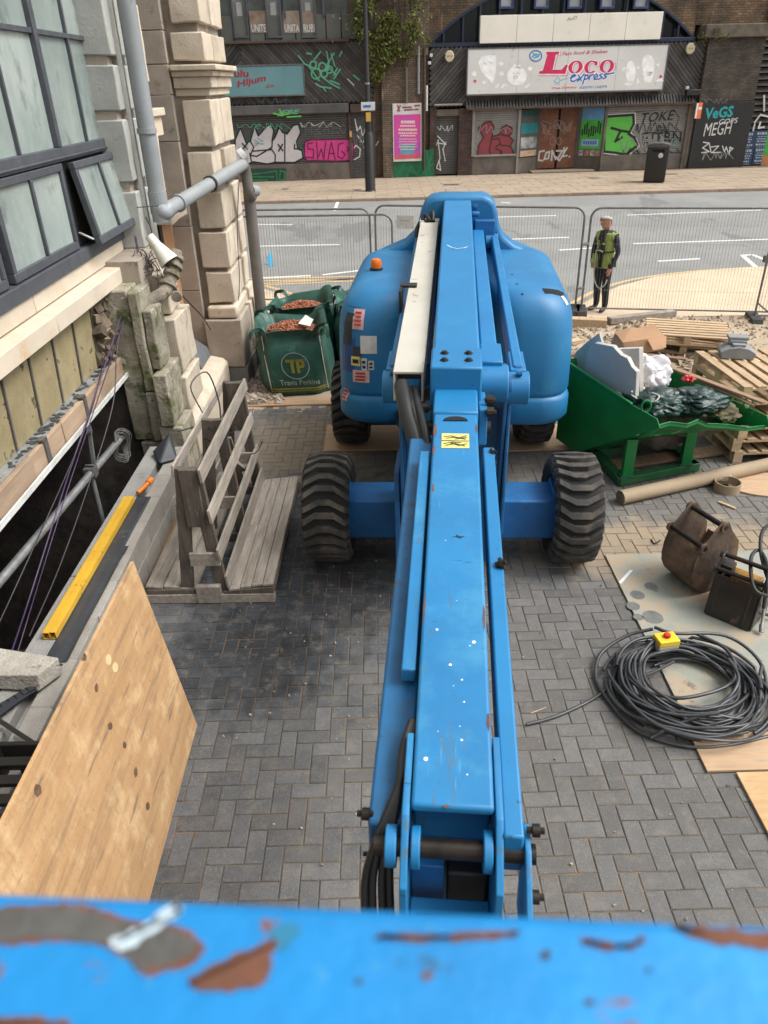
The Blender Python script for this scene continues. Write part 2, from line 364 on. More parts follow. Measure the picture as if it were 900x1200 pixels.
# ================================================================ HERRINGBONE PAVERS
w = .1065
def paver_mat():
    m = mat('paver_concrete', (.112, .115, .118), (.078, .082, .088), rough=.85, scale=7, bump=.7, bscale=140, rnd=.27, isl=.27, gen='World', spots=[(55, .50, .72, (.15, .148, .14)), (140, .58, .70, (.06, .06, .06))])
    N = m.node_tree.nodes; L = m.node_tree.links; b = N['Principled BSDF']
    src = b.inputs['Base Color'].links[0].from_socket
    ge = N.new('ShaderNodeNewGeometry')
    def blob(cx, cy, rx, ry, sc=1.6, amt=.55):
        mp = N.new('ShaderNodeMapping'); mp.inputs['Location'].default_value = (-cx/rx, -cy/ry, 0); mp.inputs['Scale'].default_value = (1/rx, 1/ry, 0)
        L.new(ge.outputs['Position'], mp.inputs['Vector'])
        ln = N.new('ShaderNodeVectorMath'); ln.operation = 'LENGTH'; L.new(mp.outputs[0], ln.inputs[0])
        n = N.new('ShaderNodeTexNoise'); n.inputs['Scale'].default_value = sc; n.inputs['Detail'].default_value = 5; L.new(ge.outputs['Position'], n.inputs['Vector'])
        a = N.new('ShaderNodeMath'); a.operation = 'MULTIPLY_ADD'; a.inputs[1].default_value = 1.9; L.new(n.outputs[0], a.inputs[0]); L.new(ln.outputs['Value'], a.inputs[2])
        r = N.new('ShaderNodeMapRange'); r.inputs[1].default_value = 1.75; r.inputs[2].default_value = 2.15; r.inputs[3].default_value = amt; r.inputs[4].default_value = 0
        L.new(a.outputs[0], r.inputs[0]); return r.outputs[0]
    def mix(f, src, c, mode='MIX'):
        x = N.new('ShaderNodeMix'); x.data_type = 'RGBA'; x.blend_type = mode; L.new(f, x.inputs[0]); L.new(src, x.inputs[6]); x.inputs[7].default_value = (*c, 1); return x.outputs[2]
    src = mix(blob(-.7, 5.0, 1.3, 1.3, 3.2, .5), src, (.60, .65, .72), 'MULTIPLY')      # darker, bluish patches left of the boom, edges broken by noise
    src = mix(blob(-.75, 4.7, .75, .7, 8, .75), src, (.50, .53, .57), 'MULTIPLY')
    src = mix(blob(.3, 8.0, 3.0, 1.3, 3, .34), src, (.21, .185, .15))     # dusty far strip
    src = mix(blob(3.4, 6.4, 2.4, 1.5, 3, .36), src, (.21, .185, .15))
    src = mix(blob(2.6, 5.6, 1.4, .45, 3, .7), src, (.36, .27, .17))
    src = mix(blob(-.9, 8.0, .7, .8, 5, .40), src, (.31, .23, .14))
    src = mix(blob(1.9, 3.0, 2.2, 2.6, 2.5, .32), src, (.165, .148, .128))
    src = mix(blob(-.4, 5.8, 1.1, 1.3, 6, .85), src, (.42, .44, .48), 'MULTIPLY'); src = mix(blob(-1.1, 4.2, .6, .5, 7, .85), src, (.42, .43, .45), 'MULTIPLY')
    n = N.new('ShaderNodeTexNoise'); n.inputs['Scale'].default_value = 9; n.inputs['Detail'].default_value = 9; n.inputs['Roughness'].default_value = .7
    L.new(ge.outputs['Position'], n.inputs['Vector']); r = N.new('ShaderNodeMapRange'); r.inputs[1].default_value = .52; r.inputs[2].default_value = .70; r.inputs[4].default_value = .62
    L.new(n.outputs[0], r.inputs[0]); src = mix(r.outputs[0], src, (.195, .172, .145))
    n = N.new('ShaderNodeTexNoise'); n.inputs['Scale'].default_value = 90; n.inputs['Detail'].default_value = 2
    L.new(ge.outputs['Position'], n.inputs['Vector']); r = N.new('ShaderNodeMapRange'); r.inputs[1].default_value = .70; r.inputs[2].default_value = .75; r.inputs[4].default_value = .6
    L.new(n.outputs[0], r.inputs[0]); src = mix(r.outputs[0], src, (.36, .34, .30))
    L.new(src, b.inputs['Base Color'])
    return m
PAV = paver_mat()
def pav_geo(g, x, y, lx, ly, tilt=(0, 0), dz=0):
    j = .0031; c = .0042
    x0, x1, y0, y1 = x+j, x+lx-j, y+j, y+ly-j; cx, cy = (x0+x1)/2, (y0+y1)/2
    zt = lambda a, b, z: z+dz+tilt[0]*(a-cx)+tilt[1]*(b-cy)
    low = [(x0, y0), (x1, y0), (x1, y1), (x0, y1)]; top = [(x0+c, y0+c), (x1-c, y0+c), (x1-c, y1-c), (x0+c, y1-c)]
    g.add([(a, b, zt(a, b, -.05)) for a, b in low]+[(a, b, zt(a, b, -.0035)) for a, b in low]+[(a, b, zt(a, b, 0)) for a, b in top],
          [(0, 1, 5, 4), (1, 2, 6, 5), (2, 3, 7, 6), (3, 0, 4, 7), (4, 5, 9, 8), (5, 6, 10, 9), (6, 7, 11, 10), (7, 4, 8, 11), (8, 9, 10, 11)])
yp = em('yard_paving', (0, 0, 0), kind='structure')
pavers = []
X0, Y0 = .03, 0.012
def inpav(x, y): return -2.04 < x < 5.45 and .3 < y < 9.22
for b in range(-2, 100):
    for k in range(-((b+70)//4)-2, -((b-60)//4)+2):
        for (ax, lx, ly) in ((b+4*k, 2, 1), (b+3+4*k, 1, 2)):
            x = X0-(ax+lx)*w; y = Y0+b*w
            if inpav(x+lx*w/2, y+ly*w/2): pavers.append((x, y, lx*w, ly*w))
def seen(p):
    x, y, lx, ly = p; u, v = prj((x+lx/2, y+ly/2, 0))
    if not (-5 < u < 905 and v < 1088): return False
    if v > 660 and 455 < u < 605: return False
    if u < 235 and v > 700 and u < 235-(v-850)*.27 + (0 if v > 850 else -(850-v)*.4): return False
    return True
pavers.sort(key=lambda p: (0 if seen(p) else 1, (p[0]**2+p[1]**2)))
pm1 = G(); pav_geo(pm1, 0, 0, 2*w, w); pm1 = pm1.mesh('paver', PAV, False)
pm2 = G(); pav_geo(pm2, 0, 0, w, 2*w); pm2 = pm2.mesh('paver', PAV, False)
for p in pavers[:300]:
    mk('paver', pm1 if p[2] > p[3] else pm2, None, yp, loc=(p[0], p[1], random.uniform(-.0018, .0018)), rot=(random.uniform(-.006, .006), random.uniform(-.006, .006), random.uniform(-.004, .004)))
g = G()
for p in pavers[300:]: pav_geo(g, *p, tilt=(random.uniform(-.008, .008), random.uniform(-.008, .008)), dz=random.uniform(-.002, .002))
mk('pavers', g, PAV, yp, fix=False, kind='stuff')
# ================================================================ BOOM LIFT
BL = em('boom_lift', (.707, 6.83, 0), -math.radians(5.6), label='big blue boom lift on knobbly black tyres reaching up to the viewer', cat='boom lift')
MW = Matrix.Translation((.707, 6.83, 0)) @ Matrix.Rotation(-math.radians(5.6), 4, 'Z'); MI = MW.inverted()
def ml(p): return MI @ Vector(p)
TC = Matrix.Translation((-.073, 0, 0)) @ Matrix.Rotation(math.radians(2.5), 4, 'Z')
# chassis
g = G(); g.box(-.40, .40, -1.55, 1.6, .30, .72, TC); g.box(-.33, .33, -1.62, -1.5, .18, .80, TC); mk('chassis', g, BLUED, BL, bev=.02)
for y0 in (-1.22, 1.22):
    for s in (-1, 1):
        g = G(); a = min(s*.395, s*.9); b = max(s*.395, s*.9); g.box(a, b, y0-.19, y0+.17, .27, .64, TC)
        g.box(min(s*.86, s*.92), max(s*.86, s*.92), y0-.14, y0+.14, .24, .70, TC); mk('axle', g, BLUED, BL, bev=.015)
# wheels
def tyre_geo():
    g = G(); R, wd = .434, .20; g.mi = 1
    g.lathe([(.27, -wd*.78), (.30, -wd*.98), (.37, -wd*1.10), (.42, -wd*1.06), (R, -wd*.86), (R+.003, -wd*.4), (R+.004, 0), (R+.003, wd*.4), (R, wd*.86), (.42, wd*1.06), (.37, wd*1.10), (.30, wd*.98), (.27, wd*.78)], 60, ax='x'); g.mi = 0
    n = 26
    for k in range(n):
        a0 = 2*math.pi*k/n+random.uniform(-.006, .006)
        us = [-.225, -.19, -.085, .085, .19, .225]; off = [.165, .135, 0, 0, .135, .165]; rr = [.405, .468, .482, .482, .468, .405]
        if k % 2: us = [u*1 for u in us]; us[2], us[3] = -.05, .05
        half = .052
        vs = []
        for u, o_, r in zip(us, off, rr):
            for da, rr2 in ((-half*1.25, R-.03), (-half*1.0, r), (half*1.0, r), (half*1.25, R-.03)):
                a = a0-o_*1.0+da; q = min(rr2, r) if abs(u) < .2 else (rr2 if rr2 == r else r-.03)
                vs.append((u, math.cos(a)*q, math.sin(a)*q))
        fs = []
        for i in range(5):
            b = i*4
            for j in range(3): fs.append((b+j, b+j+1, b+5+j, b+4+j))
        fs += [(0, 1, 2, 3), (23, 22, 21, 20)]
        g.add(vs, fs)
    return g
def rim_geo():
    g = G(); g.lathe([(0, .05), (.10, .05), (.11, .09), (.13, .09), (.14, .04), (.22, .03), (.25, .10), (.285, .16), (.285, .15), (.27, -.16)], 32, ax='x')
    for k in range(8):
        a = k*math.pi/4; g.cyl((.03, .175*math.cos(a), .175*math.sin(a)), (.065, .175*math.cos(a), .175*math.sin(a)), .014, 6)
    return g
tm = tyre_geo().mesh('tyre', [RUB, RUBG]); shade(tm, 25); rm_ = rim_geo().mesh('rim', BLUED); shade(rm_, 35)
for s, y0 in ((-1, -1.22), (1, -1.22), (-1, 1.22), (1, 1.22)):
    p = TC @ Vector((s*1.045+.005, y0, .475+(.012 if y0 > 0 else 0)))
    ty = bpy.data.objects.new('tyre', tm); COL.objects.link(ty); ty.parent = BL; ty.location = p; ty.scale = (.90, 1, 1)
    ty.rotation_euler = (random.uniform(0, 3)*0+.1*y0, 0, math.radians(2.5)+(math.pi if s < 0 else 0))
    rm = bpy.data.objects.new('rim', rm_); COL.objects.link(rm); rm.parent = ty
# turntable + cowls
g = G(); g.lathe([(.5, .70), (.55, .74), (.55, .84), (.5, .9)], 40, Matrix.Translation((-.03, .1, 0))); mk('turntable_ring', g, BLK, BL, smooth=40)
def rrect(x0, x1, y0, y1, r, n=7):
    pts = []
    for cx, cy, a0 in ((x1-r, y1-r, 0), (x0+r, y1-r, 90), (x0+r, y0+r, 180), (x1-r, y0+r, 270)):
        for i in range(n+1):
            a = math.radians(a0+90*i/n); pts.append((cx+r*math.cos(a), cy+r*math.sin(a)))
    return pts
def loft(g, rings, cap=True):
    n = len(rings[0]); b = len(g.v)
    for r in rings: g.v += [Vector(p) for p in r]
    for i in range(len(rings)-1):
        for j in range(n): g.f.append([b+i*n+j, b+i*n+(j+1) % n, b+(i+1)*n+(j+1) % n, b+(i+1)*n+j]); g.m.append(g.mi)
    if cap:
        g.f.append([b+j for j in range(n-1, -1, -1)]); g.m.append(g.mi); g.f.append([b+(len(rings)-1)*n+j for j in range(n)]); g.m.append(g.mi)
def cowl(s):
    g = G(); rings = []
    prof = [(.70, .16), (.70, .10), (.73, .035), (.79, .0), (.97, 0.0), (1.0, .012), (1.015, .03), (1.035, .018), (1.06, .01), (1.4, .010), (1.62, .016), (1.74, .028), (1.82, .05), (1.89, .085), (1.945, .135), (1.98, .20), (1.995, .28)]
    for z, ins in prof:
        x0, x1 = (-1.155, -.36) if s < 0 else (.33, 1.145)
        if s < 0: x0 += ins
        else: x1 -= ins
        y0 = -.02+ins+max(0, z-1.0)*.10; y1 = 2.35-ins*.6
        r = max(.05, min(.30, (x1-x0)/2-.01))
        pts = []
        for (x, y) in rrect(x0, x1, y0, y1, r):
            # inner side stays square-ish
            pts.append((x, y, z+.03*max(0, (y-.9)/1.4)*(1 if z > 1.3 else 0)))
        rings.append(pts)
    loft(g, rings); return g
cg = {}
for s in (-1, 1):
    cg[s] = cowl(s); o = mk('cowl', cg[s], BLUEC, BL, smooth=50)
    if s < 0: cowlL = o
    else: cowlR = o
# rear hood behind the boom pivot
sh = 0
pts = [(-1.06, 1.80), (-1.0, 1.92), (-.78, 2.02), (-.60, 2.09), (-.50, 2.18), (-.44, 2.29), (-.41, 2.42), (-.37, 2.51), (-.30, 2.57), (-.2, 2.59), (.28, 2.59), (.36, 2.56), (.42, 2.50), (.45, 2.40), (.48, 2.26), (.54, 2.15), (.66, 2.06), (.82, 2.0), (1.0, 1.92), (1.06, 1.80), (1.06, 1.2), (-1.06, 1.2)]
g = G(); g.prism([(x+sh, z) for x, z in pts], 2.0, 2.42, 'y'); mk('rear_hood', g, BLUEC, BL, bev=.05, seg=3)
def stick(cowl_g, pxl, pyl, w_, h_, m, name, parent, up=Vector((0, 0, 1)), off=.004, lbl=None, tilt=0):
    bv = BVHTree.FromPolygons([tuple(v) for v in cowl_g.v], cowl_g.f)
    o = MI @ CAMP; d = (MI.to_3x3() @ ray(pxl, pyl)).normalized(); hit, nr, _, _ = bv.ray_cast(o, d)
    if hit is None: return None
    if nr.dot(d) > 0: nr = -nr
    r_ = nr.cross(up).normalized()*-1; u_ = nr.cross(r_); u_ = u_ if u_.z > 0 else -u_
    if tilt: q = Matrix.Rotation(tilt, 3, nr); r_ = q @ r_; u_ = q @ u_
    g = G(); c = hit
    # wrap: grid projected on the surface
    nx = 4; ny = 4; base = len(g.v); ok = True; P = []
    for j in range(ny+1):
        for i in range(nx+1):
            q = c+r_*(i/nx-.5)*w_+u_*(j/ny-.5)*h_; h2, n2, _, _ = bv.ray_cast(q+nr*.3, -nr)
            P.append((h2+nr*off) if h2 is not None else q+nr*off)
    g.v = P
    for j in range(ny):
        for i in range(nx): a = j*(nx+1)+i; g.f.append([a, a+1, a+nx+2, a+nx+1]); g.m.append(0)
    ob = mk(name, g, m, parent, fix=False)
    ob['_c'] = 0; del ob['_c']
    return ob, c, r_, u_, nr
PINKL = mat('faded_red_label', (.62, .42, .40), (.58, .35, .33), rough=.6, scale=60)
CPAN = mat('control_panel_dark', (.03, .035, .04), (.02, .02, .02), rough=.4, scale=30)
LBLUE = mat('dark_blue_recess', (.012, .07, .22), rough=.4)
stick(cg[-1], 408, 398, .17, .62, LBLUE, 'control_recess', cowlL, off=.003)
stick(cg[-1], 408, 385, .10, .30, CPAN, 'ground_control_panel', cowlL, off=.008, lbl='dark panel')
stick(cg[-1], 419, 424-8, .09, .16, CPAN, 'ground_control_panel', cowlL, off=.006)
def lab(x, y, w_, h_, m, lines=0, lm=None):
    r = stick(cg[-1], x, y, w_, h_, m, 'warning_label', cowlL, off=.007)
    if r and lines:
        ob, c, a, b, n = r
        for k in range(lines):
            zz = (k+.5)/lines-.5
            q = G(); q2 = c+b*zz*h_*.8
            q.quad(*[q2+a*sx*w_*.38*random.uniform(.6, 1)+b*sz*h_/lines*.22+n*.016 for sx, sz in ((-1, -1), (1, -1), (1, 1), (-1, 1))])
            mk('label_text', q, lm or RED, cowlL, fix=False)
lab(420, 374, .115, .19, PINKL, 4)
lab(432, 404, .16, .17, WHT)
lab(417, 423, .10, .09, YEL, 1, BLK)
lab(427, 427, .055, .12, WHT, 2, BLK)
lab(435, 428, .055, .09, WHT, 2, BLK)
lab(423, 441, .17, .12, PINKL, 3)
lab(405, 462, .10, .12, PINKL, 3)
# beacon
bv = BVHTree.FromPolygons([tuple(v) for v in cg[-1].v], cg[-1].f)
hit = bv.ray_cast(MI @ CAMP, (MI.to_3x3() @ ray(441, 316)).normalized())[0]
if hit is None: hit = Vector((-.93, 2.0, 1.87))
g = G(); g.lathe([(.065, -.02), (.068, .0), (.068, .02), (.058, .025)], 16, Matrix.Translation(hit)); bb = mk('beacon_base', g, BLK, BL, smooth=40)
g = G(); g.lathe([(.058, .025), (.06, .05), (.055, .085), (.045, .105), (.02, .115), (0, .117)], 16, Matrix.Translation(hit)); mk('beacon_lens', g, AMBER, bb, smooth=40)
# torn handle recess on the right cowl
stick(cg[1], 650, 342, .23, .085, DRK, 'handle_recess', cowlR, off=.004, tilt=-.5)
r = stick(cg[1], 668-6, 352, .05, .10, WHT, 'maker_mark', cowlR, off=.005)
for (x, y) in ((600, 322), (612, 345), (606, 333), (560, 337)): stick(cg[1], x, y, .022, .02, DRK, 'hole', cowlR, off=.004)
# main boom
def zt(y): return 2.386+.08*y
def tube4(g, x0, x1, ya, yb, top, h):   # sloping box section
    g.hexa([(x0, ya, top(ya)-h), (x1, ya, top(ya)-h), (x1, yb, top(yb)-h), (x0, yb, top(yb)-h)], [(x0, ya, top(ya)), (x1, ya, top(ya)), (x1, yb, top(yb)), (x0, yb, top(yb))])
g = G(); tube4(g, -.15, .15, -2.50, 2.2, zt, .36); bo = mk('outer_boom', g, BLUE, BL, bev=.018, seg=3)
g = G(); tube4(g, -.158, .158, -2.53, -2.22, lambda y: zt(y)+.012, .384); ec = mk('boom_end_collar', g, BLUE, BL, bev=.012)
for x in (-.075, .075):
    for y in (-2.42, -2.31):
        g = G(); g.lathe([(0, .012), (.016, .012), (.020, 0), (.028, 0.0), (.028, -.003)], 12, Matrix.Translation((x, y, zt(y)+.014))); mk('bolt', g, PIN, ec, smooth=30)
zi = lambda y: 2.243+.08*y
g = G(); tube4(g, -.125, .125, -5.375, -2.4, zi, .035); tube4(g, -.125, .125, -5.27, -2.4, lambda y: zi(y)-.036, .264)
ib = mk('inner_boom', g, BLUEW, BL, bev=.012, seg=3)
# raised collar section beyond the label: step and half-moon opening
g = G(); tube4(g, -.132, .132, -2.83, -2.50, lambda y: zi(y)+.014, .30); mk('wear_pad_housing', g, BLUE, BL, bev=.012)
g = G(); T = Matrix.Translation((0, -2.915, zi(-2.915)+.003))
g.prism([(.07*math.cos(a*math.pi/12), .06*math.sin(a*math.pi/12)) for a in range(13)], 0, .003, 'z', T); mk('lifting_eye_hole', g, DRK, ib)
g = G(); T = Matrix.Translation((.0, -3.15, zi(-3.15)+.001)) @ Matrix.Rotation(math.atan(.08), 4, 'X')
g.box(-.075, .075, -.075, .085, 0, .002, T); lb = mk('warning_label', g, YEL, ib, label='yellow warning label with black pictogram')
g = G(); g.nrm = (T.to_3x3() @ Vector((0, 0, 1))); g.lift = 0
pl = lambda x, y: T @ Vector((x, y, .0035))
strokes(g, [[(-.06, .05), (-.02, .055), (.02, .035), (.06, .06)], [(-.05, .03), (0, .04), (.055, .02)], [(.0, .02), (.06, .04)], [(-.06, -.03), (-.03, -.02), (.02, -.05), (.06, -.03)],
            [(-.05, -.05), (0, -.03), (.05, -.055)], [(-.02, -.015), (.03, -.02)], [(-.07, .0), (.07, .0)]], .004, pl)
mk('pictogram', g, BLK, lb, fix=False)
# white paint splashes, rust chips on the inner boom
g = G()
for (x, y, r_) in ((-.065, -4.62, .006), (-.012, -4.80, .006), (.03, -4.87, .004), (-.086, -5.21, .0078), (.028, -5.13, .0045), (.037, -4.97, .0035), (.045, -5.26, .0028), (.022, -5.075, .0025), (.06, -4.70, .003), (-.04, -4.05, .003), (.01, -4.45, .002), (.0, -4.9, .002), (-.05, -5.1, .002), (.075, -4.68, .008)):
    T = Matrix.Translation((x, y, zi(y)+.0012)) @ Matrix.Rotation(math.atan(.08), 4, 'X')
    g.add([(r_*math.cos(a*math.pi/5)*random.uniform(.85, 1.1), r_*1.05*math.sin(a*math.pi/5), 0) for a in range(10)], [tuple(range(10))], T)
mk('paint_splash', g, WHTP, ib, fix=False, kind='stuff')
g = G()
for (x, y, a, b) in ((-.112, -3.02, .010, .09), (-.114, -3.25, .007, .06), (-.108, -3.62, .006, .05), (.117, -3.0, .006, .06), (.117, -4.55, .005, .08), (.117, -5.05, .006, .04), (-.118, -4.5, .004, .1), (-.02, -5.375, .012, .006)):
    T = Matrix.Translation((x, y, zi(y)+.0015)) @ Matrix.Rotation(math.atan(.08), 4, 'X')
    g.add([(a*math.cos(k*math.pi/6)*random.uniform(.5, 1.2), b*math.sin(k*math.pi/6)*random.uniform(.7, 1.1), 0) for k in range(12)], [tuple(range(12))], T)
mk('rust_chip', g, RAILRUST, ib, fix=False, kind='stuff')
g = G(); T = Matrix.Translation((.012, -4.02, zi(-4.02)+.0015)) @ Matrix.Rotation(math.atan(.08), 4, 'X')
g.add([(-.03, -.006, 0), (-.005, 0, 0), (.01, -.012, 0), (.035, .004, 0), (.008, .004, 0), (-.002, .016, 0), (-.008, .004, 0)], [tuple(range(7))], T); mk('black_scratch', g, BLK, ib, fix=False)
g = G(); g.nrm = Vector((0, 0, 1)); g.lift = 0
strokes(g, [[(-.09, .10), (-.05, .02), (.0, -.02), (.06, .0), (.09, .04)]], .006, lambda x, y: Vector((x, y+.1, zt(y+.1)+.002))); mk('scuff', g, PALE, bo, fix=False)
# side channels of the inner boom
g = G(); tube4(g, .150, .212, -5.44, -3.15, lambda y: zi(y)-.03, .16); rc = mk('side_channel', g, BLUE, BL, bev=.008)
g = G(); tube4(g, -.192, -.138, -4.80, -3.2, lambda y: zi(y)-.03, .06); mk('side_channel', g, BLUEW, BL, bev=.006)
g = G(); tube4(g, -.262, -.128, -5.36, -2.9, lambda y: zi(y)-.115, .17); mk('lower_rail', g, mat('blue_side_dull', (.012, .125, .30), (.010, .095, .22), rough=.5, scale=4, spots=[(7, .58, .68, (.05, .06, .07)), (30, .62, .7, (.03, .05, .08))]), BL, bev=.012)
for (x, y, z) in ((.218, -4.18, -.02), (.218, -3.2, -.04), (.218, -3.28, -.06)):
    g = G(); g.lathe([(0, -.02), (.017, -.02), (.017, .0), (.028, .0), (.028, .012), (.012, .012), (.012, .025), (0, .025)], 10, Matrix.Translation((x-.02, y, zi(y)+z+.0)) @ Matrix.Rotation(math.radians(60), 4, 'Y')); mk('bolt', g, PIN, rc, smooth=30)
# elbow at the near end
for s in (-1, 1):
    g = G(); x0, x1 = (s*.129, s*.152) if s > 0 else (s*.152, s*.129)
    g.prism([(-5.10, 1.825), (-5.40, 1.80), (-5.55, 1.66), (-5.58, 1.30), (-5.4, 1.1), (-5.2, 1.1), (-5.10, 1.45)], x0, x1, 'x'); mk('fork_plate', g, BLUEW, BL, bev=.004)
g = G(); g.prism([(-5.36, 1.74), (-5.46, 1.74), (-5.62, 1.62), (-5.62, 1.40), (-5.40, 1.40)], .215, .233, 'x'); mk('outer_lug', g, BLUEW, BL, bev=.004)
g = G(); g.cyl((-.20, -5.43, 1.69), (-.165, -5.43, 1.69), .062, 24); mk('outer_boss', g, BLUEW, BL, bev=.004)
g = G(); g.cyl((-.235, -5.43, 1.69), (.25, -5.43, 1.69), .030, 20); p_ = mk('pivot_pin', g, PIN, BL, smooth=40)
for x in (-.108, .108):
    g = G(); g.cyl((x-.014, -5.43, 1.69), (x+.014, -5.43, 1.69), .062, 24); mk('bush', g, BLUE, p_, bev=.004)
for (x, y, z, r_) in ((-.268, -5.33, 1.70, .020), (-.245, -5.40, 1.60, .014), (.252, -5.40, 1.76, .02), (.250, -5.52, 1.62, .02), (.243, -5.57, 1.50, .016), (.19, -5.58, 1.52, .014)):
    g = G(); g.cyl((x-.014, y, z), (x+.008, y, z), r_, 14); g.cyl((x-.03, y, z), (x+.022, y, z), r_*.55, 6); mk('bolt', g, PIN, p_, smooth=30)
g = G(); g.hexa([(-.128, -5.52, 1.34), (.128, -5.52, 1.34), (.128, -5.40, 1.34), (-.128, -5.40, 1.34)], [(-.128, -5.52, 1.385), (.128, -5.52, 1.385), (.128, -5.40, 1.40), (-.128, -5.40, 1.40)]); mk('cross_plate', g, BLUE, BL, bev=.006)
g = G(); g.box(-.127, .127, -5.245, -5.22, .95, 1.52); g.box(-.127, -.02, -5.36, -5.25, 1.30, 1.50); mk('elbow_web', g, BLUED, BL, bev=.004)
g = G(); g.box(-.01, .124, -5.36, -5.25, 1.25, 1.47); mk('grease_box', g, BLK, BL, bev=.01)
g = G(); g.box(-.122, .122, -5.265, -5.255, 1.50, 1.80); mk('boom_end_face', g, BLUED, BL)
# jib running under the basket
g = G(); g.hexa([(-.11, -6.6, .9), (.11, -6.6, .9), (.11, -5.45, 1.22), (-.11, -5.45, 1.22)], [(-.11, -6.6, 1.12), (.11, -6.6, 1.12), (.11, -5.45, 1.40), (-.11, -5.45, 1.40)]); mk('jib', g, BLUED, BL, bev=.01)
# hoses at the elbow
def hose(pts, r_, name='hydraulic_hose', m=RUBB, n=10):
    g = G(); g.tube(smoothpath([ml(p) for p in pts], 6), r_, n); return mk(name, g, m, BL, smooth=60)
for k, dx in enumerate((0, 6, 13, 19)):
    hose([pz(486-dx*.2, 845, 1.80), pz(481-dx*.5, 880, 1.78), pz(463-dx*.3+dx*.5, 930, 1.74), pz(441+dx*.9, 985, 1.66), pz(428+dx*1.5, 1030, 1.56), pz(428+dx*1.6, 1085, 1.42)], .013)
# cream energy-chain tube left of the boom
ztube = lambda y: 2.10+.06*(y+2.34)
g = G()
tube4(g, -.400, -.205, -2.34, 1.9, ztube, .018)
tube4(g, -.400, -.386, -2.34, 1.9, lambda y: ztube(y)-.02, .18); tube4(g, -.219, -.205, -2.34, 1.9, lambda y: ztube(y)-.02, .18)
ct = mk('hose_carrier_tube', g, CREAM, BL, bev=.004, label='cream painted square tube carrying hoses')
g = G(); tube4(g, -.412, -.194, 1.82, 1.95, lambda y: ztube(y)+.012, .05); mk('end_cap', g, CREAM, ct, bev=.004)
g = G(); tube4(g, -.384, -.22, -2.1, 1.8, lambda y: ztube(y)-.1, .05); mk('energy_chain', g, RUBB, ct)
g = G(); tube4(g, -.47, -.33, -.58, -.50, lambda y: ztube(y)+.022, .02); g.box(-.47, -.45, -.75, -.5, 1.95, 2.22); mk('bracket', g, BLK, ct, bev=.003)
hose([pz(471, 452, 2.02), pz(474, 468, 1.99), pz(479, 492, 1.92), pz(489, 520, 1.84), pz(494, 545, 1.75)], .052, 'corrugated_hose')
hose([pz(486, 455, 2.0), pz(490, 475, 1.98), pz(497, 500, 1.93), pz(503, 530, 1.85)], .026)
hose([pz(480, 455, 2.0), pz(483, 475, 1.98), pz(492, 505, 1.90), pz(500, 535, 1.82)], .02)
for a in ((507, 248), (498, 252), (492, 262)):
    hose([ml(MW @ Vector((-.28, 1.75, 2.34))) and MW @ Vector((-.29+.02*(a[0]-498)/6, 1.8, 2.36)), py(a[0], a[1], 8.75), py(a[0]-4, a[1]+12, 8.7), py(a[0]-2, a[1]+26, 8.6), MW @ Vector((-.33, 1.5, 2.1))], .022)
# links either side
for s in (-1, 1):
    g = G(); x = s*.43; g.beam((x, -1.85, 1.88), (x*(.98), 1.95, 2.10), .07, .20); lk = mk('lower_link', g, BLUE, BL, bev=.01)
    g = G(); g.cyl((x-.075, -1.92, 1.84), (x+.075, -1.92, 1.84), .115, 24); g.beam((x, -1.9, 1.86), (x, -1.55, 1.88), .11, .21); mk('pivot_boss', g, BLUE, lk, bev=.008)
    for yy in (-1.97, -1.86):
        g = G(); g.cyl((x-.02, yy, 1.965), (x+.02, yy, 1.965), .02, 8); mk('bolt', g, BLUED, lk)
g = G(); g.beam((.235, -1.8, 1.93), (.235, 1.9, 2.16), .12, .20); mk('upper_link', g, BLUE, BL, bev=.012)
g = G(); g.cyl((.17, -1.95, 1.88), (.36, -1.95, 1.88), .13, 24); g.beam((.245, -1.95, 1.93), (.245, -1.6, 1.95), .15, .22); mk('pivot_boss', g, BLUE, BL, bev=.01)
g = G(); g.cyl((.36, -1.95, 1.86), (.39, -1.95, 1.86), .085, 20); mk('pivot_boss', g, BLUED, BL, bev=.006)
g = G(); g.beam((-.21, -1.5, 1.78), (-.21, 1.9, 2.0), .05, .18); mk('lower_link', g, BLUED, BL, bev=.01)
g = G(); g.beam((0, -1.9, 1.72), (0, 1.5, 1.9), .16, .12); mk('lift_cylinder', g, DSTEEL, BL)
# riser between chassis and pivots
g = G()
for x in (-.39, .335): g.prism([(-2.02, 1.78), (-1.72, 1.95), (-1.45, 1.7), (-1.25, .8), (-1.25, .25), (-1.75, .25), (-1.9, .8)], x, x+.025, 'x')
g.box(-.36, .33, -1.72, -1.70, .3, 1.6); g.box(-.36, -.1, -1.98, -1.70, .95, 1.0)
mk('riser', g, BLUED, BL, bev=.006)
g = G(); g.box(-.44, -.40, -1.9, -1.5, .15, 1.15); mk('side_plate', g, BLUED, BL, bev=.008)
g = G(); g.box(.365, .39, -2.0, -1.6, .7, 1.75); mk('side_plate', g, BLUED, BL, bev=.008)
g = G(); g.beam((-.18, -2.3, 1.72), (-.18, -1.9, 1.60), .05, .25); g.beam((.165, -2.75, 1.9), (.165, -2.3, 1.84), .05, .22); mk('bracket', g, BLUE, BL, bev=.006)
g = G()
for (x, y, z) in ((.205, -2.62, 2.02), (.205, -2.75, 2.0), (.21, -2.5, 1.98), (-.185, -2.55, 1.94)):
    g.cyl((x-.02, y, z), (x+.02, y, z), .03, 10); g.cyl((x-.03, y, z), (x+.035, y, z), .014, 6)
mk('bolt', g, PIN, BL, smooth=30)
g = G(); g.cyl((-.2, -2.58, 1.82), (.22, -2.58, 1.82), .045, 16); mk('pivot_pin', g, PIN, BL, smooth=40)
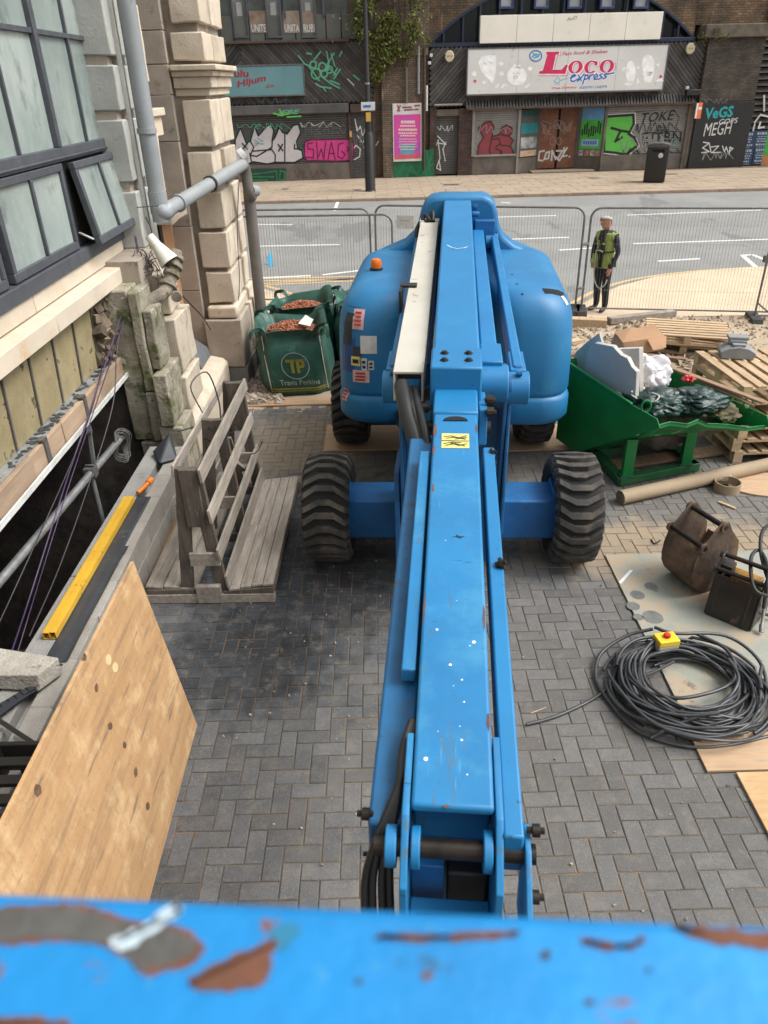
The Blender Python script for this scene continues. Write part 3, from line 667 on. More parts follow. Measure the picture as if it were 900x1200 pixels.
g = G(); g.cyl((.17, 2.05, 2.47), (.22, 2.05, 2.47), .06, 14); g.cyl((.16, 1.85, 2.42), (.24, 1.85, 2.42), .03, 10); g.box(.2, .42, 1.86, 2.0, 1.9, 2.35)
mk('hinge', g, BLUED, BL, bev=.006)
for s in (-1, 1):
    g = G(); g.cyl((.32*s, 1.9, 2.12), (.46*s, 1.9, 2.12), .09, 16); mk('pivot_boss', g, BLUE, BL, bev=.006)
# basket rail in front of the camera
A = pz(0, 1040, 3.34); B = pz(900, 1078, 3.34); d = (B-A).normalized(); n = Vector((-d.y, d.x, 0))
a_ = ml(A-d*1.1); b_ = ml(B+d*1.1); nl = (MI.to_3x3() @ n)
g = G(); off = -nl*.20; dz = Vector((0, 0, -.05))
g.hexa([a_+dz, b_+dz, b_+off+dz, a_+off+dz], [a_, b_, b_+off, a_+off]); rl = mk('basket_rail', g, RAIL, BL, bev=.009, seg=4, label='chipped blue top rail of the basket')
def area_(pts):
    return 1 if sum(pts[i-1][0]*pts[i][1]-pts[i][0]*pts[i-1][1] for i in range(len(pts))) > 0 else -1
_rg = {}
def ragged(m):
    if m.name in _rg: return _rg[m.name]
    c = m.copy(); c.name = m.name+'_ragged'; N = c.node_tree.nodes; L = c.node_tree.links; b = N['Principled BSDF']
    a = N.new('ShaderNodeAttribute'); a.attribute_name = 'edge'; tc = N.new('ShaderNodeTexCoord'); n = N.new('ShaderNodeTexNoise'); n.inputs['Scale'].default_value = 130; n.inputs['Detail'].default_value = 6
    n.inputs['Roughness'].default_value = .65; L.new(tc.outputs['Object'], n.inputs['Vector'])
    s = N.new('ShaderNodeMath'); s.operation = 'MULTIPLY_ADD'; s.inputs[1].default_value = 1.6; L.new(n.outputs[0], s.inputs[0]); L.new(a.outputs['Fac'], s.inputs[2])
    r = N.new('ShaderNodeMapRange'); r.inputs[1].default_value = 1.22; r.inputs[2].default_value = 1.32; L.new(s.outputs[0], r.inputs[0]); L.new(r.outputs[0], b.inputs['Alpha']); _rg[m.name] = c; return c
def patch(name, m, pts, lift=.0006):
    cx = sum(p[0] for p in pts)/len(pts); cy = sum(p[1] for p in pts)/len(pts); n = len(pts); g = G()
    P3 = [Vector(p).to_3d() for p in pts]; inn = []; out = []
    for i in range(n):
        t = (P3[(i+1) % n]-P3[i-1]).normalized(); nn_ = Vector((t.y, -t.x, 0))
        if nn_.dot(P3[i]-Vector((cx, cy, 0))) < 0 and area_(pts) == 0: nn_ = -nn_
        nn_ *= area_(pts); out.append(P3[i]+nn_*7); inn.append(P3[i]-nn_*4)
    g.v = [ml(pz(p.x, p.y, 3.34))+Vector((0, 0, lift)) for p in inn+out]
    g.f = [list(range(n))]+[(i, (i+1) % n, n+(i+1) % n, n+i) for i in range(n)]; g.m = [0]*len(g.f)
    o = mk(name, g, ragged(m), rl, fix=False); at = o.data.attributes.new('edge', 'FLOAT', 'POINT')
    at.data.foreach_set('value', [1.0]*n+[0.0]*n); return o
def blobpts(pts, k=9):
    P = [Vector((x, y, 0)) for x, y in pts]; P = P+[P[0]]; sp = smoothpath(P, k)[:-1]
    return [(p.x+1.6*noise.noise((p.x*.09, p.y*.2, 0))+2.2*noise.noise((p.x*.35, p.y*.35, 2)), p.y+1.4*noise.noise((p.x*.11, p.y*.2, 5))+2.6*noise.noise((p.x*.4, p.y*.4, 8))) for p in sp]
patch('scraped_patch', RAILRUST, blobpts([(-30, 1070), (40, 1063), (110, 1066), (150, 1080), (205, 1088), (238, 1108), (222, 1128), (175, 1142), (150, 1124), (118, 1108), (60, 1102), (-30, 1106)]), .0005)
patch('scraped_patch', RAILBARE, blobpts([(-30, 1073), (40, 1067), (105, 1070), (145, 1085), (200, 1092), (230, 1110), (205, 1128), (165, 1134), (140, 1112), (100, 1104), (50, 1098), (-30, 1102)]), .0009)
patch('rust_patch', RAILRUST, blobpts([(222, 1150), (262, 1128), (300, 1112), (322, 1104), (318, 1122), (312, 1150), (268, 1160), (235, 1159)]), .0007)
patch('rust_patch', RAILRUST, blobpts([(790, 1086), (830, 1090), (930, 1098), (930, 1116), (860, 1107), (815, 1098)]), .0007)
patch('rust_patch', RAILRUST, blobpts([(440, 1096), (520, 1097), (590, 1092), (606, 1096), (560, 1102), (470, 1101)], 4), .0007)
patch('rust_patch', RAILRUST, blobpts([(680, 1102), (730, 1108), (752, 1100), (748, 1108), (715, 1112)], 4), .0007)
patch('rust_patch', RAILRUST, blobpts([(-20, 1195), (40, 1194), (80, 1199), (60, 1206), (-20, 1206)], 4), .0007)
patch('pale_scuff', PALE, blobpts([(132, 1106), (150, 1097), (190, 1074), (214, 1066), (198, 1080), (160, 1105), (142, 1112)], 5), .0012)
patch('pale_scuff', PALE, blobpts([(178, 1078), (196, 1066), (212, 1060), (204, 1068), (188, 1080)], 5), .0013)
patch('green_stain', mat('green_stain', (.015, .17, .30), rough=.6), blobpts([(318, 1088), (348, 1086), (342, 1106), (322, 1112)], 4), .0005)
for (x, y, r_) in ((500, 1144, 5), (760, 1137, 3), (640, 1120, 3), (420, 1150, 3), (690, 1175, 3)):
    patch('rust_fleck', RAILRUST if r_ > 3 else RAILBARE, [(x+r_*math.cos(a), y+r_*.8*math.sin(a)) for a in [i*math.pi/4 for i in range(8)]], .0006)
# ================================================================ LEFT STONE BUILDING
STONE = mat('warm_stone', (.55, .475, .375), (.45, .38, .295), rough=.9, scale=3, bump=.5, bscale=50, rnd=.10, spots=[(5, .56, .72, (.30, .26, .21)), (2.5, .60, .70, (.22, .19, .16), (1, 1, .3)), (30, .62, .7, (.34, .30, .24))])
STONEG = mat('grey_painted_stone', (.40, .40, .37), (.32, .325, .30), rough=.8, scale=3, bump=.35, bscale=40, rnd=.07, spot=(9, .62, .72, (.20, .19, .165)))
STONEB = mat('brown_stone', (.37, .315, .26), (.28, .235, .19), rough=.9, scale=3, bump=.4, bscale=60, rnd=.10, spot=(5, .6, .7, (.15, .125, .10)))
CRM = mat('cream_slab', (.60, .52, .41), (.50, .43, .34), rough=.85, scale=2.2, bump=.2, bscale=40, rnd=.05, spots=[(3, .55, .75, (.52, .36, .22)), (40, .68, .72, (.2, .17, .13))])
MOSS = mat('mossy_stone', (.34, .31, .24), (.20, .18, .13), rough=.95, scale=5, bump=1, bscale=30, rnd=.1, spots=[(4, .50, .62, (.085, .10, .03)), (9, .58, .66, (.42, .38, .30)), (14, .60, .66, (.06, .055, .04))])
FRAME = mat('grey_window_frame', (.075, .082, .095), (.055, .06, .07), rough=.5, scale=8, spot=(20, .62, .72, (.16, .15, .13)))
PANE = mat('dusty_window_glass', (.235, .285, .270), (.17, .215, .205), rough=.14, scale=1.2, rnd=.12, spec=.7, spots=[(.9, .40, .62, (.33, .38, .355), (1, 1, .5)), (1.7, .55, .66, (.13, .16, .155), (1, 1.2, .8)), (14, .60, .8, (.40, .41, .37)), (6, .58, .72, (.26, .27, .24), (1, 4, .4))])
PIPE = mat('grey_plastic_pipe', (.27, .29, .30), (.23, .245, .25), rough=.45, scale=3, spot=(9, .62, .75, (.18, .17, .15)))
PIPEB = mat('brown_grey_pipe', (.155, .135, .12), (.11, .10, .09), rough=.6, scale=3)
DWIN = mat('dark_glass', (.02, .024, .026), rough=.12)
INS = mat('insulation_board', (.33, .27, .15), (.24, .195, .105), rough=.95, scale=5, bump=.4, bscale=60, rnd=.10, gen='World', spots=[(5, .60, .64, (.06, .045, .03)), (2.2, .5, .7, (.30, .26, .13))])
PLY = mat('plywood', (.50, .33, .17), (.40, .245, .115), rough=.75, scale=2.2, bump=.2, bscale=40, st=(1, 8, 8), spots=[(1.3, .56, .72, (.29, .18, .095)), (8, .7, .74, (.16, .09, .05)), (1.0, .50, .75, (.56, .39, .22), (6, 1, 1))])
PLYE = mat('ply_offcut', (.48, .33, .20), (.36, .24, .15), rough=.8, scale=3, st=(1, 6, 6), rnd=.08, spot=(3, .55, .7, (.30, .235, .17)))
BEAMP = mat('beam_facing_ply', (.40, .29, .20), (.29, .205, .14), rough=.8, scale=2, st=(6, 1, 6), rnd=.12, spot=(4, .6, .7, (.20, .15, .12)))
GALV = mat('galvanised_strip', (.40, .42, .43), (.25, .26, .26), rough=.4, metal=.4, scale=7)
BLOCK = mat('concrete_block', (.36, .335, .30), (.29, .27, .24), rough=.95, scale=6, bump=.8, bscale=120, rnd=.11, spot=(3, .58, .75, (.24, .22, .20)))
CONC = mat('grey_concrete', (.30, .295, .28), (.235, .23, .215), rough=.9, scale=3, bump=.5, bscale=80, rnd=.06, spots=[(6, .58, .68, (.17, .165, .155)), (30, .66, .72, (.12, .11, .09))])
DPM = mat('black_membrane', (.045, .05, .06), (.03, .034, .04), rough=.45, scale=3, bump=.4, bscale=8, spot=(7, .60, .75, (.16, .16, .16)))
YELB = mat('yellow_beam_paint', (.62, .37, .035), (.52, .30, .03), rough=.45, scale=3, spots=[(9, .64, .70, (.25, .14, .04)), (30, .66, .7, (.75, .55, .2))])
ORNB = mat('orange_board', (.46, .26, .13), (.38, .21, .10), rough=.85, scale=2, st=(3, 3, 1))
SB = em('stone_building', (-2.75, 0, 0), label='old stone building with a large grey framed window and quoined pier on the left', cat='building')
def wl(g): # world coordinates into the building's frame
    for v in g.v: v.x += 2.75
    return g
def bm_(name, g, m, parent=SB, **k): return mk(name, wl(g), m, parent, **k)
g = G(); g.box(-6, -2.86, 6.0, 16, 1.1, 9); g.box(-6, -2.86, -4, 6.0, 4.55, 9); g.box(-5.95, -2.9, 8.2, 12.5, -.4, 1.1); bm_('wall', g, STONEB)
g = G(); g.box(-6, -2.79, -4, 8.5, 4.95, 9); bm_('wall', g, STONEG)
# window
wf = G(); wf.box(-2.80, -2.70, -3, 8.72, 2.31, 2.43); wf.box(-2.80, -2.72, -3, 8.70, 3.16, 3.27); wf.box(-2.80, -2.73, 8.60, 8.70, 2.43, 4.95); wf.box(-2.80, -2.72, -3, 8.7, 4.85, 4.95)
wf.box(-2.72, -2.705, -3, 8.7, 3.18, 3.20)
win = bm_('window', wf, FRAME, bev=.008)
ms = [7.19, 5.62, 4.05, 2.48, .91, -.7]
for i, y in enumerate(ms):
    g = G(); g.box(-2.80, -2.715, y-.04, y+.04, 3.27, 4.85); bm_('mullion', g, FRAME, win, bev=.008)
    for a, b in ((y+.04, y+.765), (y+.795, (ms[i-1]-.04) if i else 8.60)):
        for z0, z1 in ((3.27, 4.10), (4.14, 4.85)):
            g = G(); g.box(-2.775, -2.765, a, b, z0, z1); bm_('pane', g, PANE, win)
    g = G(); g.box(-2.79, -2.735, y+.765, y+.795, 3.27, 4.85); bm_('glazing_bar', g, FRAME, win, bev=.004)
    g = G(); g.box(-2.79, -2.733, y+.04, (ms[i-1]-.04) if i else 8.6, 4.10, 4.14); bm_('glazing_bar', g, FRAME, win, bev=.004)
def sash(y0, y1, opn=False):
    g = G(); f_ = .06; z0, z1 = (2.44, 3.15)
    g.box(-.03, .03, 0, y1-y0, 0, .07); g.box(-.03, .03, 0, y1-y0, z1-z0-.06, z1-z0); g.box(-.03, .03, 0, f_, .07, z1-z0-.06); g.box(-.03, .03, y1-y0-f_, y1-y0, .07, z1-z0-.06)
    m_ = (y1-y0)/2; g.box(-.025, .03, m_-.018, m_+.018, .07, z1-z0-.06)
    o = mk('sash', g, FRAME, win, bev=.006, loc=(0, y0, z0))
    for a, b in ((f_, m_-.018), (m_+.018, y1-y0-f_)):
        q = G(); q.box(-.004, .004, a, b, .07, z1-z0-.06); mk('pane', q, PANE, o)
    if opn:
        o['label'] = 'top hung sash pushed open'
        o.location = (.05, y0, z0); o.matrix_parent_inverse = Matrix()
        o.rotation_euler = (0, -math.radians(9), 0); o.location = (.05+.11, y0, z0+.0)
    else: o.location = (.0, y0, z0)
sash(7.28, 8.62, True)
for a, b in ((5.74, 7.14), (4.2, 5.62), (2.66, 4.08), (1.1, 2.54), (-.6, 1.0)): sash(a, b)
g = G(); g.box(-2.795, -2.765, 7.2, 8.6, 2.44, 3.16); bm_('dark_opening', g, DRK, win)
g = G(); g.beam((-2.76, 7.30, 2.55), (-2.62, 7.24, 2.50), .02, .012); g.beam((-2.745, 7.235, 2.43), (-2.745, 7.235, 2.62), .02, .02); bm_('window_stay', g, WHT, win)
# fascia and ledge slabs
js = [8.36, 5.95, 3.55, 1.15, -1.3]
for a, b in zip(js[1:], js[:-1]):
    g = G(); g.box(-2.86, -2.722, a+.004, b-.004, 2.17, 2.305); bm_('fascia_slab', g, CRM, bev=.004)
    g = G(); e = .0 if b < 8 else .0
    g.hexa([(-2.9, a+.004, 2.02), (-2.58, a+.004, 2.0), (-2.58, b-.004, 2.0), (-2.9, b-.004, 2.02)], [(-2.9, a+.004, 2.168), (-2.58, a+.004, 2.148), (-2.58, b-.004, 2.148), (-2.9, b-.004, 2.168)]); bm_('ledge_slab', g, CRM, bev=.008)
# insulation panels under ledge
y = 7.0
while y > .2:
    g = G(); a, b = y-.47, y-.012; g.hexa([(-2.86, a, 1.36), (-2.74, a, 1.36), (-2.74, b, 1.36), (-2.86, b, 1.36)], [(-2.80, a, 2.0), (-2.70, a, 2.0), (-2.70, b, 2.0), (-2.80, b, 2.0)])
    bm_('insulation_panel', g, INS, bev=.006)
    g = G(); g.beam((-2.732, y-.005, 1.37), (-2.692, y-.005, 1.98), .02, .012, up=(1, 0, 0)); bm_('metal_stud', g, DSTEEL)
    y -= .48
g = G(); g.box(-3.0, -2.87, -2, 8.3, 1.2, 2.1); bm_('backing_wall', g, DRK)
g = G()
for i in range(130):
    c = Vector((random.uniform(-2.86, -2.66), random.uniform(7.0, 7.42), random.uniform(1.35, 2.02))); r_ = random.uniform(.02, .07)
    T = Matrix.Translation(c) @ Euler((random.random()*6, random.random()*6, 0)).to_matrix().to_4x4() @ Matrix.Diagonal((r_, r_*.7, r_*.8, 1)); g.box(-1, 1, -1, 1, -1, 1, T)
bm_('broken_masonry', g, mat('broken_masonry', (.22, .17, .11), (.08, .06, .045), rough=1, isl=.4, scale=7), kind='stuff')
# timber lintel beam with ply facing, strip and angle
y = 7.38; k = 0
while y > .0:
    L_ = [.78, .95, .62, 1.1][k % 4]; g = G(); g.box(-2.68, -2.625+(.006 if k % 2 else 0), y-L_+.008, y, 1.165, 1.34); bm_('facing_board', g, BEAMP, bev=.004); y -= L_; k += 1
g = G(); g.box(-2.86, -2.69, -1, 7.38, 1.15, 1.33); bm_('lintel_beam', g, STONEB, bev=.01)
g = G(); g.box(-2.74, -2.655, -1, 7.36, 1.345, 1.353); g.box(-2.752, -2.742, -1, 7.36, 1.345, 1.40); bm_('angle_strip', g, GALV)
g = G(); g.box(-2.66, -2.585, -1, 7.40, 1.135, 1.155); g.box(-2.60, -2.585, -1, 7.4, 1.155, 1.185); bm_('edge_strip', g, WHT, bev=.003)
for y in (4.35, 5.3, 6.2):
    g = G(); g.box(-2.622, -2.610, y-.03, y+.03, 1.17, 1.36); g.box(-2.66, -2.61, y-.05, y+.03, 1.355, 1.372); bm_('joist_strap', g, DSTEEL)
g = G()
for i in range(110):
    yy = random.uniform(3.5, 7.3); xx = random.uniform(-2.73, -2.67); r_ = random.uniform(.006, .02); g.box(-1, 1, -1, 1, -.4, .4, Matrix.Translation((xx, yy, 1.356)) @ Euler((0, 0, random.random()*3)).to_matrix().to_4x4() @ Matrix.Diagonal((r_, r_*1.6, r_*.6, 1)))
bm_('debris', g, mat('dark_debris', (.05, .05, .048), rough=.9, isl=.3), kind='stuff')
# cellar void
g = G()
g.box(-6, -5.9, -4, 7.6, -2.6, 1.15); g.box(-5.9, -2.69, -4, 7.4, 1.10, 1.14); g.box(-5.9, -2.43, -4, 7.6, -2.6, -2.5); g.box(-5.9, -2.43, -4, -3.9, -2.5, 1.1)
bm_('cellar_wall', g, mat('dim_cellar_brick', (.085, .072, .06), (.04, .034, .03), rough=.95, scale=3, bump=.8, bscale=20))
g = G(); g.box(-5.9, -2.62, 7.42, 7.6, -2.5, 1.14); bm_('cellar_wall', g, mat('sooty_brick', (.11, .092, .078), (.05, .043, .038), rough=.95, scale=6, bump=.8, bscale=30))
# corner of the opening: decayed pillar
def blk(name, x0, x1, y0, y1, z0, z1, m, bev=.015, jit=.012, **k):
    bev = min(bev, .014); jit = min(jit, .010)
    g = G(); bm = bmesh.new(); bmesh.ops.create_cube(bm, size=1)
    for v in bm.verts: v.co = Vector((x0+(x1-x0)*(v.co.x+.5), y0+(y1-y0)*(v.co.y+.5), z0+(z1-z0)*(v.co.z+.5)))
    bmesh.ops.subdivide_edges(bm, edges=bm.edges[:], cuts=3, use_grid_fill=True)
    for v in bm.verts:
        q = v.co*4.5; v.co += jit*Vector((noise.noise(q), noise.noise(q+Vector((9, 0, 0))), noise.noise(q+Vector((0, 9, 0)))))*1.6
    g.frombm(bm); return bm_(name, g, m, bev=bev, **k)
blk('pillar_stone', -2.66, -2.45, 7.34, 7.7, .42, 2.0, MOSS)
blk('pillar_stone', -2.44, -2.34, 7.30, 7.75, .98, 1.98, MOSS)
blk('pillar_stone', -2.335, -2.24, 7.34, 7.75, 1.20, 1.80, MOSS)
blk('pillar_stone', -2.44, -2.32, 7.28, 7.7, .42, .97, MOSS)
blk('pillar_stone', -2.31, -2.17, 7.20, 7.8, .62, 1.18, MOSS)
blk('pillar_stone', -2.60, -2.32, 7.32, 7.7, -.2, .40, STONEB, jit=.02)
blk('pillar_stone', -2.34, -2.10, 7.22, 7.75, .02, .60, MOSS, jit=.03)
blk('quoin', -2.55, -2.24, 8.05, 8.5, 1.58, 1.98, STONE, .04, .03)
blk('quoin', -2.55, -2.16, 7.86, 8.55, .98, 1.56, STONE, .045, .03)
blk('quoin', -2.55, -2.13, 7.82, 8.50, .56, .94, STONE, .045, .03)
g = G(); g.box(-2.72, -2.40, 7.7, 8.6, -.3, 2.2); bm_('pier_core', g, STONEB)
# plinth
g = G(); g.prism([(-2.7, -.2), (-2.10, -.2), (-2.10, .40), (-2.16, .46), (-2.32, .50), (-2.7, .50)], 7.8, 9.95, 'y'); bm_('plinth', g, STONE, bev=.015)
g = G(); g.tube([(-2.30, 7.85, .50), (-2.28, 8.7, .50)], .10, 10); bm_('rounded_plinth_stone', g, STONE, smooth=60)
g = G(); g.box(-2.74, -2.60, 8.5, 10.05, .5, 2.30); bm_('boarded_opening', g, ORNB, label='orange brown boarded lower opening')
g = G(); g.box(-2.60, -2.565, 9.30, 9.42, 1.2, 2.55); bm_('dark_post', g, BLK)
# grey painted quoins beside the window
zq = [(2.20, 2.76), (2.86, 3.43), (3.51, 3.90), (3.98, 4.7), (4.78, 5.5)]
for z0, z1 in zq:
    blk('quoin', -2.80, -2.50, 8.40, 8.93, z0, z1, STONEG, .02, .006)
g = G(); g.box(-2.85, -2.56, 8.42, 8.9, 2.2, 5.6); bm_('pilaster_core', g, STONEB)
g = G(); g.box(-2.80, -2.52, 8.95, 9.07, 2.1, 5.6); bm_('corner_strip', g, STONEG, bev=.02)
for z0, z1 in ((3.75, 4.45), (2.55, 3.25), (4.6, 5.2)): blk('quoin', -2.74, -2.44, 9.12, 9.42, z0, z1, CRM, .03, .008)
g = G(); g.box(-2.80, -2.72, 9.07, 10.1, 2.1, 5.5); bm_('window', g, DWIN, label='dark narrow window behind the downpipe')
g = G(); g.box(-2.74, -2.40, 9.2, 9.75, 3.42, 3.50); g.box(-2.72, -2.44, 9.2, 9.7, 3.22, 3.42); bm_('sill', g, CRM, bev=.01)
blk('sill', -2.74, -2.36, 9.1, 9.95, 2.32, 2.46, CRM, .02, .01)
# big pier: reveal strip and quoins
cu = [(3.93, 4.26), (3.62, 3.93), (3.13, 3.62), (2.16, 3.13), (1.36, 2.16), (.5, 1.36), (4.26, 4.8), (4.8, 5.6)]
for z0, z1 in cu:
    g = G(); g.box(-2.74, -2.36, 10.02, 10.5, z0+.004, z1-.004); bm_('reveal_stone', g, STONEB, bev=.006)
g = G(); g.box(-2.42, -1.99, 10.16, 11.46, .3, 6); bm_('pier_core', g, STONEB, bev=.01)
for i, (z0, z1) in enumerate([(4.74, 5.3), (4.33, 4.66), (3.96, 4.24), (3.06, 3.56), (2.60, 3.0), (2.12, 2.55), (1.63, 2.07), (1.18, 1.57)]):
    wv = .03 if i % 2 else 0
    blk('quoin', -2.30+wv, -1.93 if i != 4 else -1.985, 10.08, 10.62+wv*3, z0, z1, STONE, .035, .008)
    blk('quoin', -2.12, -1.93, 10.66+wv*3, 11.5, z0, z1, STONE, .035, .008)
for z0, z1, ex in ((3.86, 3.92, .13), (3.80, 3.86, .08), (3.68, 3.80, .04), (3.60, 3.68, .0)):
    g = G(); g.box(-2.34, -1.93+ex, 10.12-ex, 11.5, z0, z1); bm_('cornice', g, STONE, bev=.012)
g = G(); g.box(-2.30, -1.90, 10.0, 11.55, .98, 1.14); bm_('base_course', g, STONE, bev=.03)
blk('base_stone', -2.36, -1.86, 9.96, 10.75, .32, .97, STONEB, .015, .008)
blk('base_stone', -2.2, -1.84, 10.78, 11.6, .32, 1.0, STONE, .015, .008)
blk('base_stone', -2.38, -1.84, 9.98, 11.6, -.2, .31, mat('grey_render', (.21, .21, .205), (.16, .16, .155), rough=.9, scale=3, bump=.3), .012, .006)
g = G(); g.prism([(-2.60, .50), (-2.32, .50), (-2.36, .62), (-2.6, .8)], 9.35, 9.95, 'y'); bm_('lead_flashing', g, mat('lead_sheet', (.15, .16, .17), (.10, .11, .12), rough=.5, scale=4), bev=.01)
# drain pipes
def bpipe(name, pts, r_, m, n=18, sm=6):
    g = G(); g.tube(smoothpath(pts, sm) if sm else pts, r_, n); return bm_(name, g, m, smooth=50)
dp = bpipe('downpipe', [(-2.34, 8.64, 6.2), (-2.34, 8.62, 2.72), (-2.335, 8.60, 2.60), (-2.30, 8.60, 2.53), (-2.26, 8.68, 2.555)], .088, PIPE)
g = G(); g.cyl((-2.34, 8.62, 3.29), (-2.34, 8.62, 3.34), .100, 20); bm_('pipe_collar', g, PIPE, dp)
g = G(); g.cyl((-2.34, 8.62, 2.52), (-2.34, 8.62, 2.74), .098, 20); bm_('pipe_collar', g, PIPE, dp)
bpipe('branch_pipe', [(-2.26, 8.66, 2.55), (-1.74, 10.74, 2.80)], .078, PIPE, sm=0)
for t in (.12, .52): 
    A = Vector((-2.26, 8.66, 2.55)); B = Vector((-1.74, 10.74, 2.80)); p = A.lerp(B, t); d_ = (B-A).normalized(); g = G(); g.cyl(p-d_*.02, p+d_*.02, .094, 20); bm_('pipe_clip', g, BLK if t > .5 else PIPE)
bpipe('branch_pipe', [(-1.75, 10.70, 2.79), (-1.73, 10.80, 2.78), (-1.72, 10.84, 2.68), (-1.71, 10.84, 2.50), (-1.70, 10.88, 2.42), (-1.69, 10.95, 2.38)], .072, PIPEB)
bpipe('downpipe', [(-1.73, 10.98, 2.46), (-1.74, 10.98, -.1)], .080, PIPEB, sm=0)
g = G(); g.cyl((-1.76, 10.76, 2.89), (-1.70, 10.78, 2.93), .085, 16); bm_('pipe_cap', g, WHT, smooth=40)
g = G(); g.cyl((-1.69, 10.86, 2.47), (-1.63, 10.98, 2.45), .075, 16); bm_('pipe_cap', g, PIPE, smooth=40)
g = G(); g.box(-2.50, -2.46, 8.55, 8.62, 2.2, 6); bm_('conduit', g, STONEG, bev=.004)
# encrusted old pipe
ENC = mat('encrusted_pipe', (.28, .245, .19), (.15, .13, .10), rough=.95, scale=7, bump=1, bscale=40, spots=[(6, .58, .66, (.40, .34, .25)), (5, .60, .68, (.09, .09, .035))])
op = bpipe('old_pipe', [(-2.10, 8.10, 2.22), (-2.12, 8.02, 2.10), (-2.15, 7.92, 1.98), (-2.2, 7.8, 1.88), (-2.30, 7.7, 1.83), (-2.42, 7.6, 1.78), (-2.56, 7.52, 1.74)], .065, ENC)
g = G()
for a, b in (((-2.10, 8.06, 2.16), .085), ((-2.12, 8.0, 2.09), .095), ((-2.14, 7.94, 2.02), .088), ((-2.17, 7.86, 1.93), .095), ((-2.42, 7.6, 1.78), .085), ((-2.50, 7.56, 1.76), .10)):
    g.lathe([(b*.8, -.025), (b, -.018), (b, .018), (b*.8, .025)], 14, Matrix.Translation(a) @ (Vector((.35, .75, .9)) if a[0] > -2.3 else Vector((.8, .4, .2))).to_track_quat('Z', 'Y').to_matrix().to_4x4())
bm_('pipe_flange', g, ENC, op, smooth=50)
g = G(); g.lathe([(0, .0), (.055, .0), (.055, .05), (0, .05)], 14, Matrix.Translation((-2.08, 7.80, 1.83)) @ Matrix.Rotation(math.radians(90), 4, 'X')); bm_('pipe_flange', g, ENC, op, smooth=50)
# ---- things near the building
ld = Vector((.30, -.10, -.42)).normalized()
lp = em('outdoor_lamp', (-2.29, 8.0, 2.34), label='white cone shaped lamp fixed under the bend of the grey drain pipe', cat='lamp')
TL = ld.to_track_quat('Z', 'Y').to_matrix().to_4x4()
LW = mat('cream_white_plastic', (.66, .66, .56), (.58, .58, .5), rough=.5, scale=6)
g = G(); g.lathe([(.05, .05), (.06, .07), (.105, .25), (.107, .257), (.095, .257), (.055, .08)], 24, TL); mk('lamp_shade', g, LW, lp, smooth=50)
g = G(); g.lathe([(0, -.06), (.045, -.06), (.05, 0), (.055, .05), (.035, .052)], 20, TL); mk('lamp_neck', g, LW, lp, smooth=50)
def cable(name, pts, r_, m, label, cat='cable', group=None, sm=6, n=6):
    g = G(); g.tube(smoothpath(pts, sm), r_, n); return mk(name, g, m, smooth=60, label=label, cat=cat, group=group)
PUR = mat('purple_cable', (.055, .03, .08), (.04, .025, .06), rough=.5)
DCB = mat('dark_cable', (.035, .03, .035), rough=.5)
cable('cable', [(-2.56, 8.3, 2.35), (-2.50, 8.0, 2.10), (-2.54, 7.3, 1.75), (-2.52, 6.1, 1.32), (-2.5, 5.2, 1.02), (-2.5, 3.9, .5), (-2.52, 3.0, .2)], .006, PUR, 'thicker purple cable running from under the ledge down into the dark opening')
cable('cable', [(-2.55, 8.3, 2.33), (-2.48, 8.0, 2.05), (-2.51, 7.2, 1.68), (-2.50, 5.9, 1.22), (-2.49, 5.0, .90), (-2.48, 3.8, .42)], .0045, PUR, 'thin purple cable hanging just in front of the thicker purple one')
cable('cable', [(-2.54, 7.7, 1.9), (-2.52, 7.0, 1.55), (-2.52, 6.6, 1.15), (-2.55, 5.9, .80), (-2.5, 4.8, .55), (-2.45, 4.0, .47)], .006, DCB, 'dark thin cable dropping from the timber lintel to the concrete ledge')
cable('cable', [(-2.62, 6.9, 1.5), (-2.58, 6.0, 1.15), (-2.64, 4.6, .70), (-2.66, 3.6, .45)], .006, DCB, 'dark thin cable sagging inside the opening behind the purple ones')
cable('cable', [(-2.2, 8.0, 1.95), (-2.17, 8.2, 1.78), (-2.10, 8.8, 1.35), (-2.2, 9.6, .95)], .008, DCB, 'black cable drooping from the encrusted pipe across the pale quoins')
cable('cable', [(-2.47, 8.5, 2.50), (-2.42, 8.45, 2.36), (-2.45, 8.35, 2.15), (-2.42, 8.2, 2.0)], .008, DCB, 'black cable looping below the grey quoins beside the window')
cable('cable', [(-2.5, 8.35, 2.62), (-2.3, 8.55, 2.60), (-2.15, 8.75, 2.52)], .006, DCB, 'short black cable tied round the foot of the grey downpipe')
cable('cable', [(-1.84, 11.05, 2.7), (-1.88, 10.6, 2.0), (-1.90, 10.45, 1.4), (-1.95, 10.2, .9)], .006, DCB, 'thin cable hanging from the pipe end over the big quoined pier')
g = G()
for i in range(26):
    pts = []; p = Vector((-2.38, 8.02, 2.16))+Vector((random.uniform(-.08, .1), random.uniform(-.12, .12), random.uniform(-.1, .1)))
    for k in range(5): pts.append(p.copy()); p += Vector((random.uniform(-.06, .07), random.uniform(-.07, .07), random.uniform(-.09, .03)))
    g.tube(smoothpath(pts, 3), .004, 4)
mk('tangled_wires', g, DCB, label='tangle of old dark wires behind the white cone lamp', cat='wires')
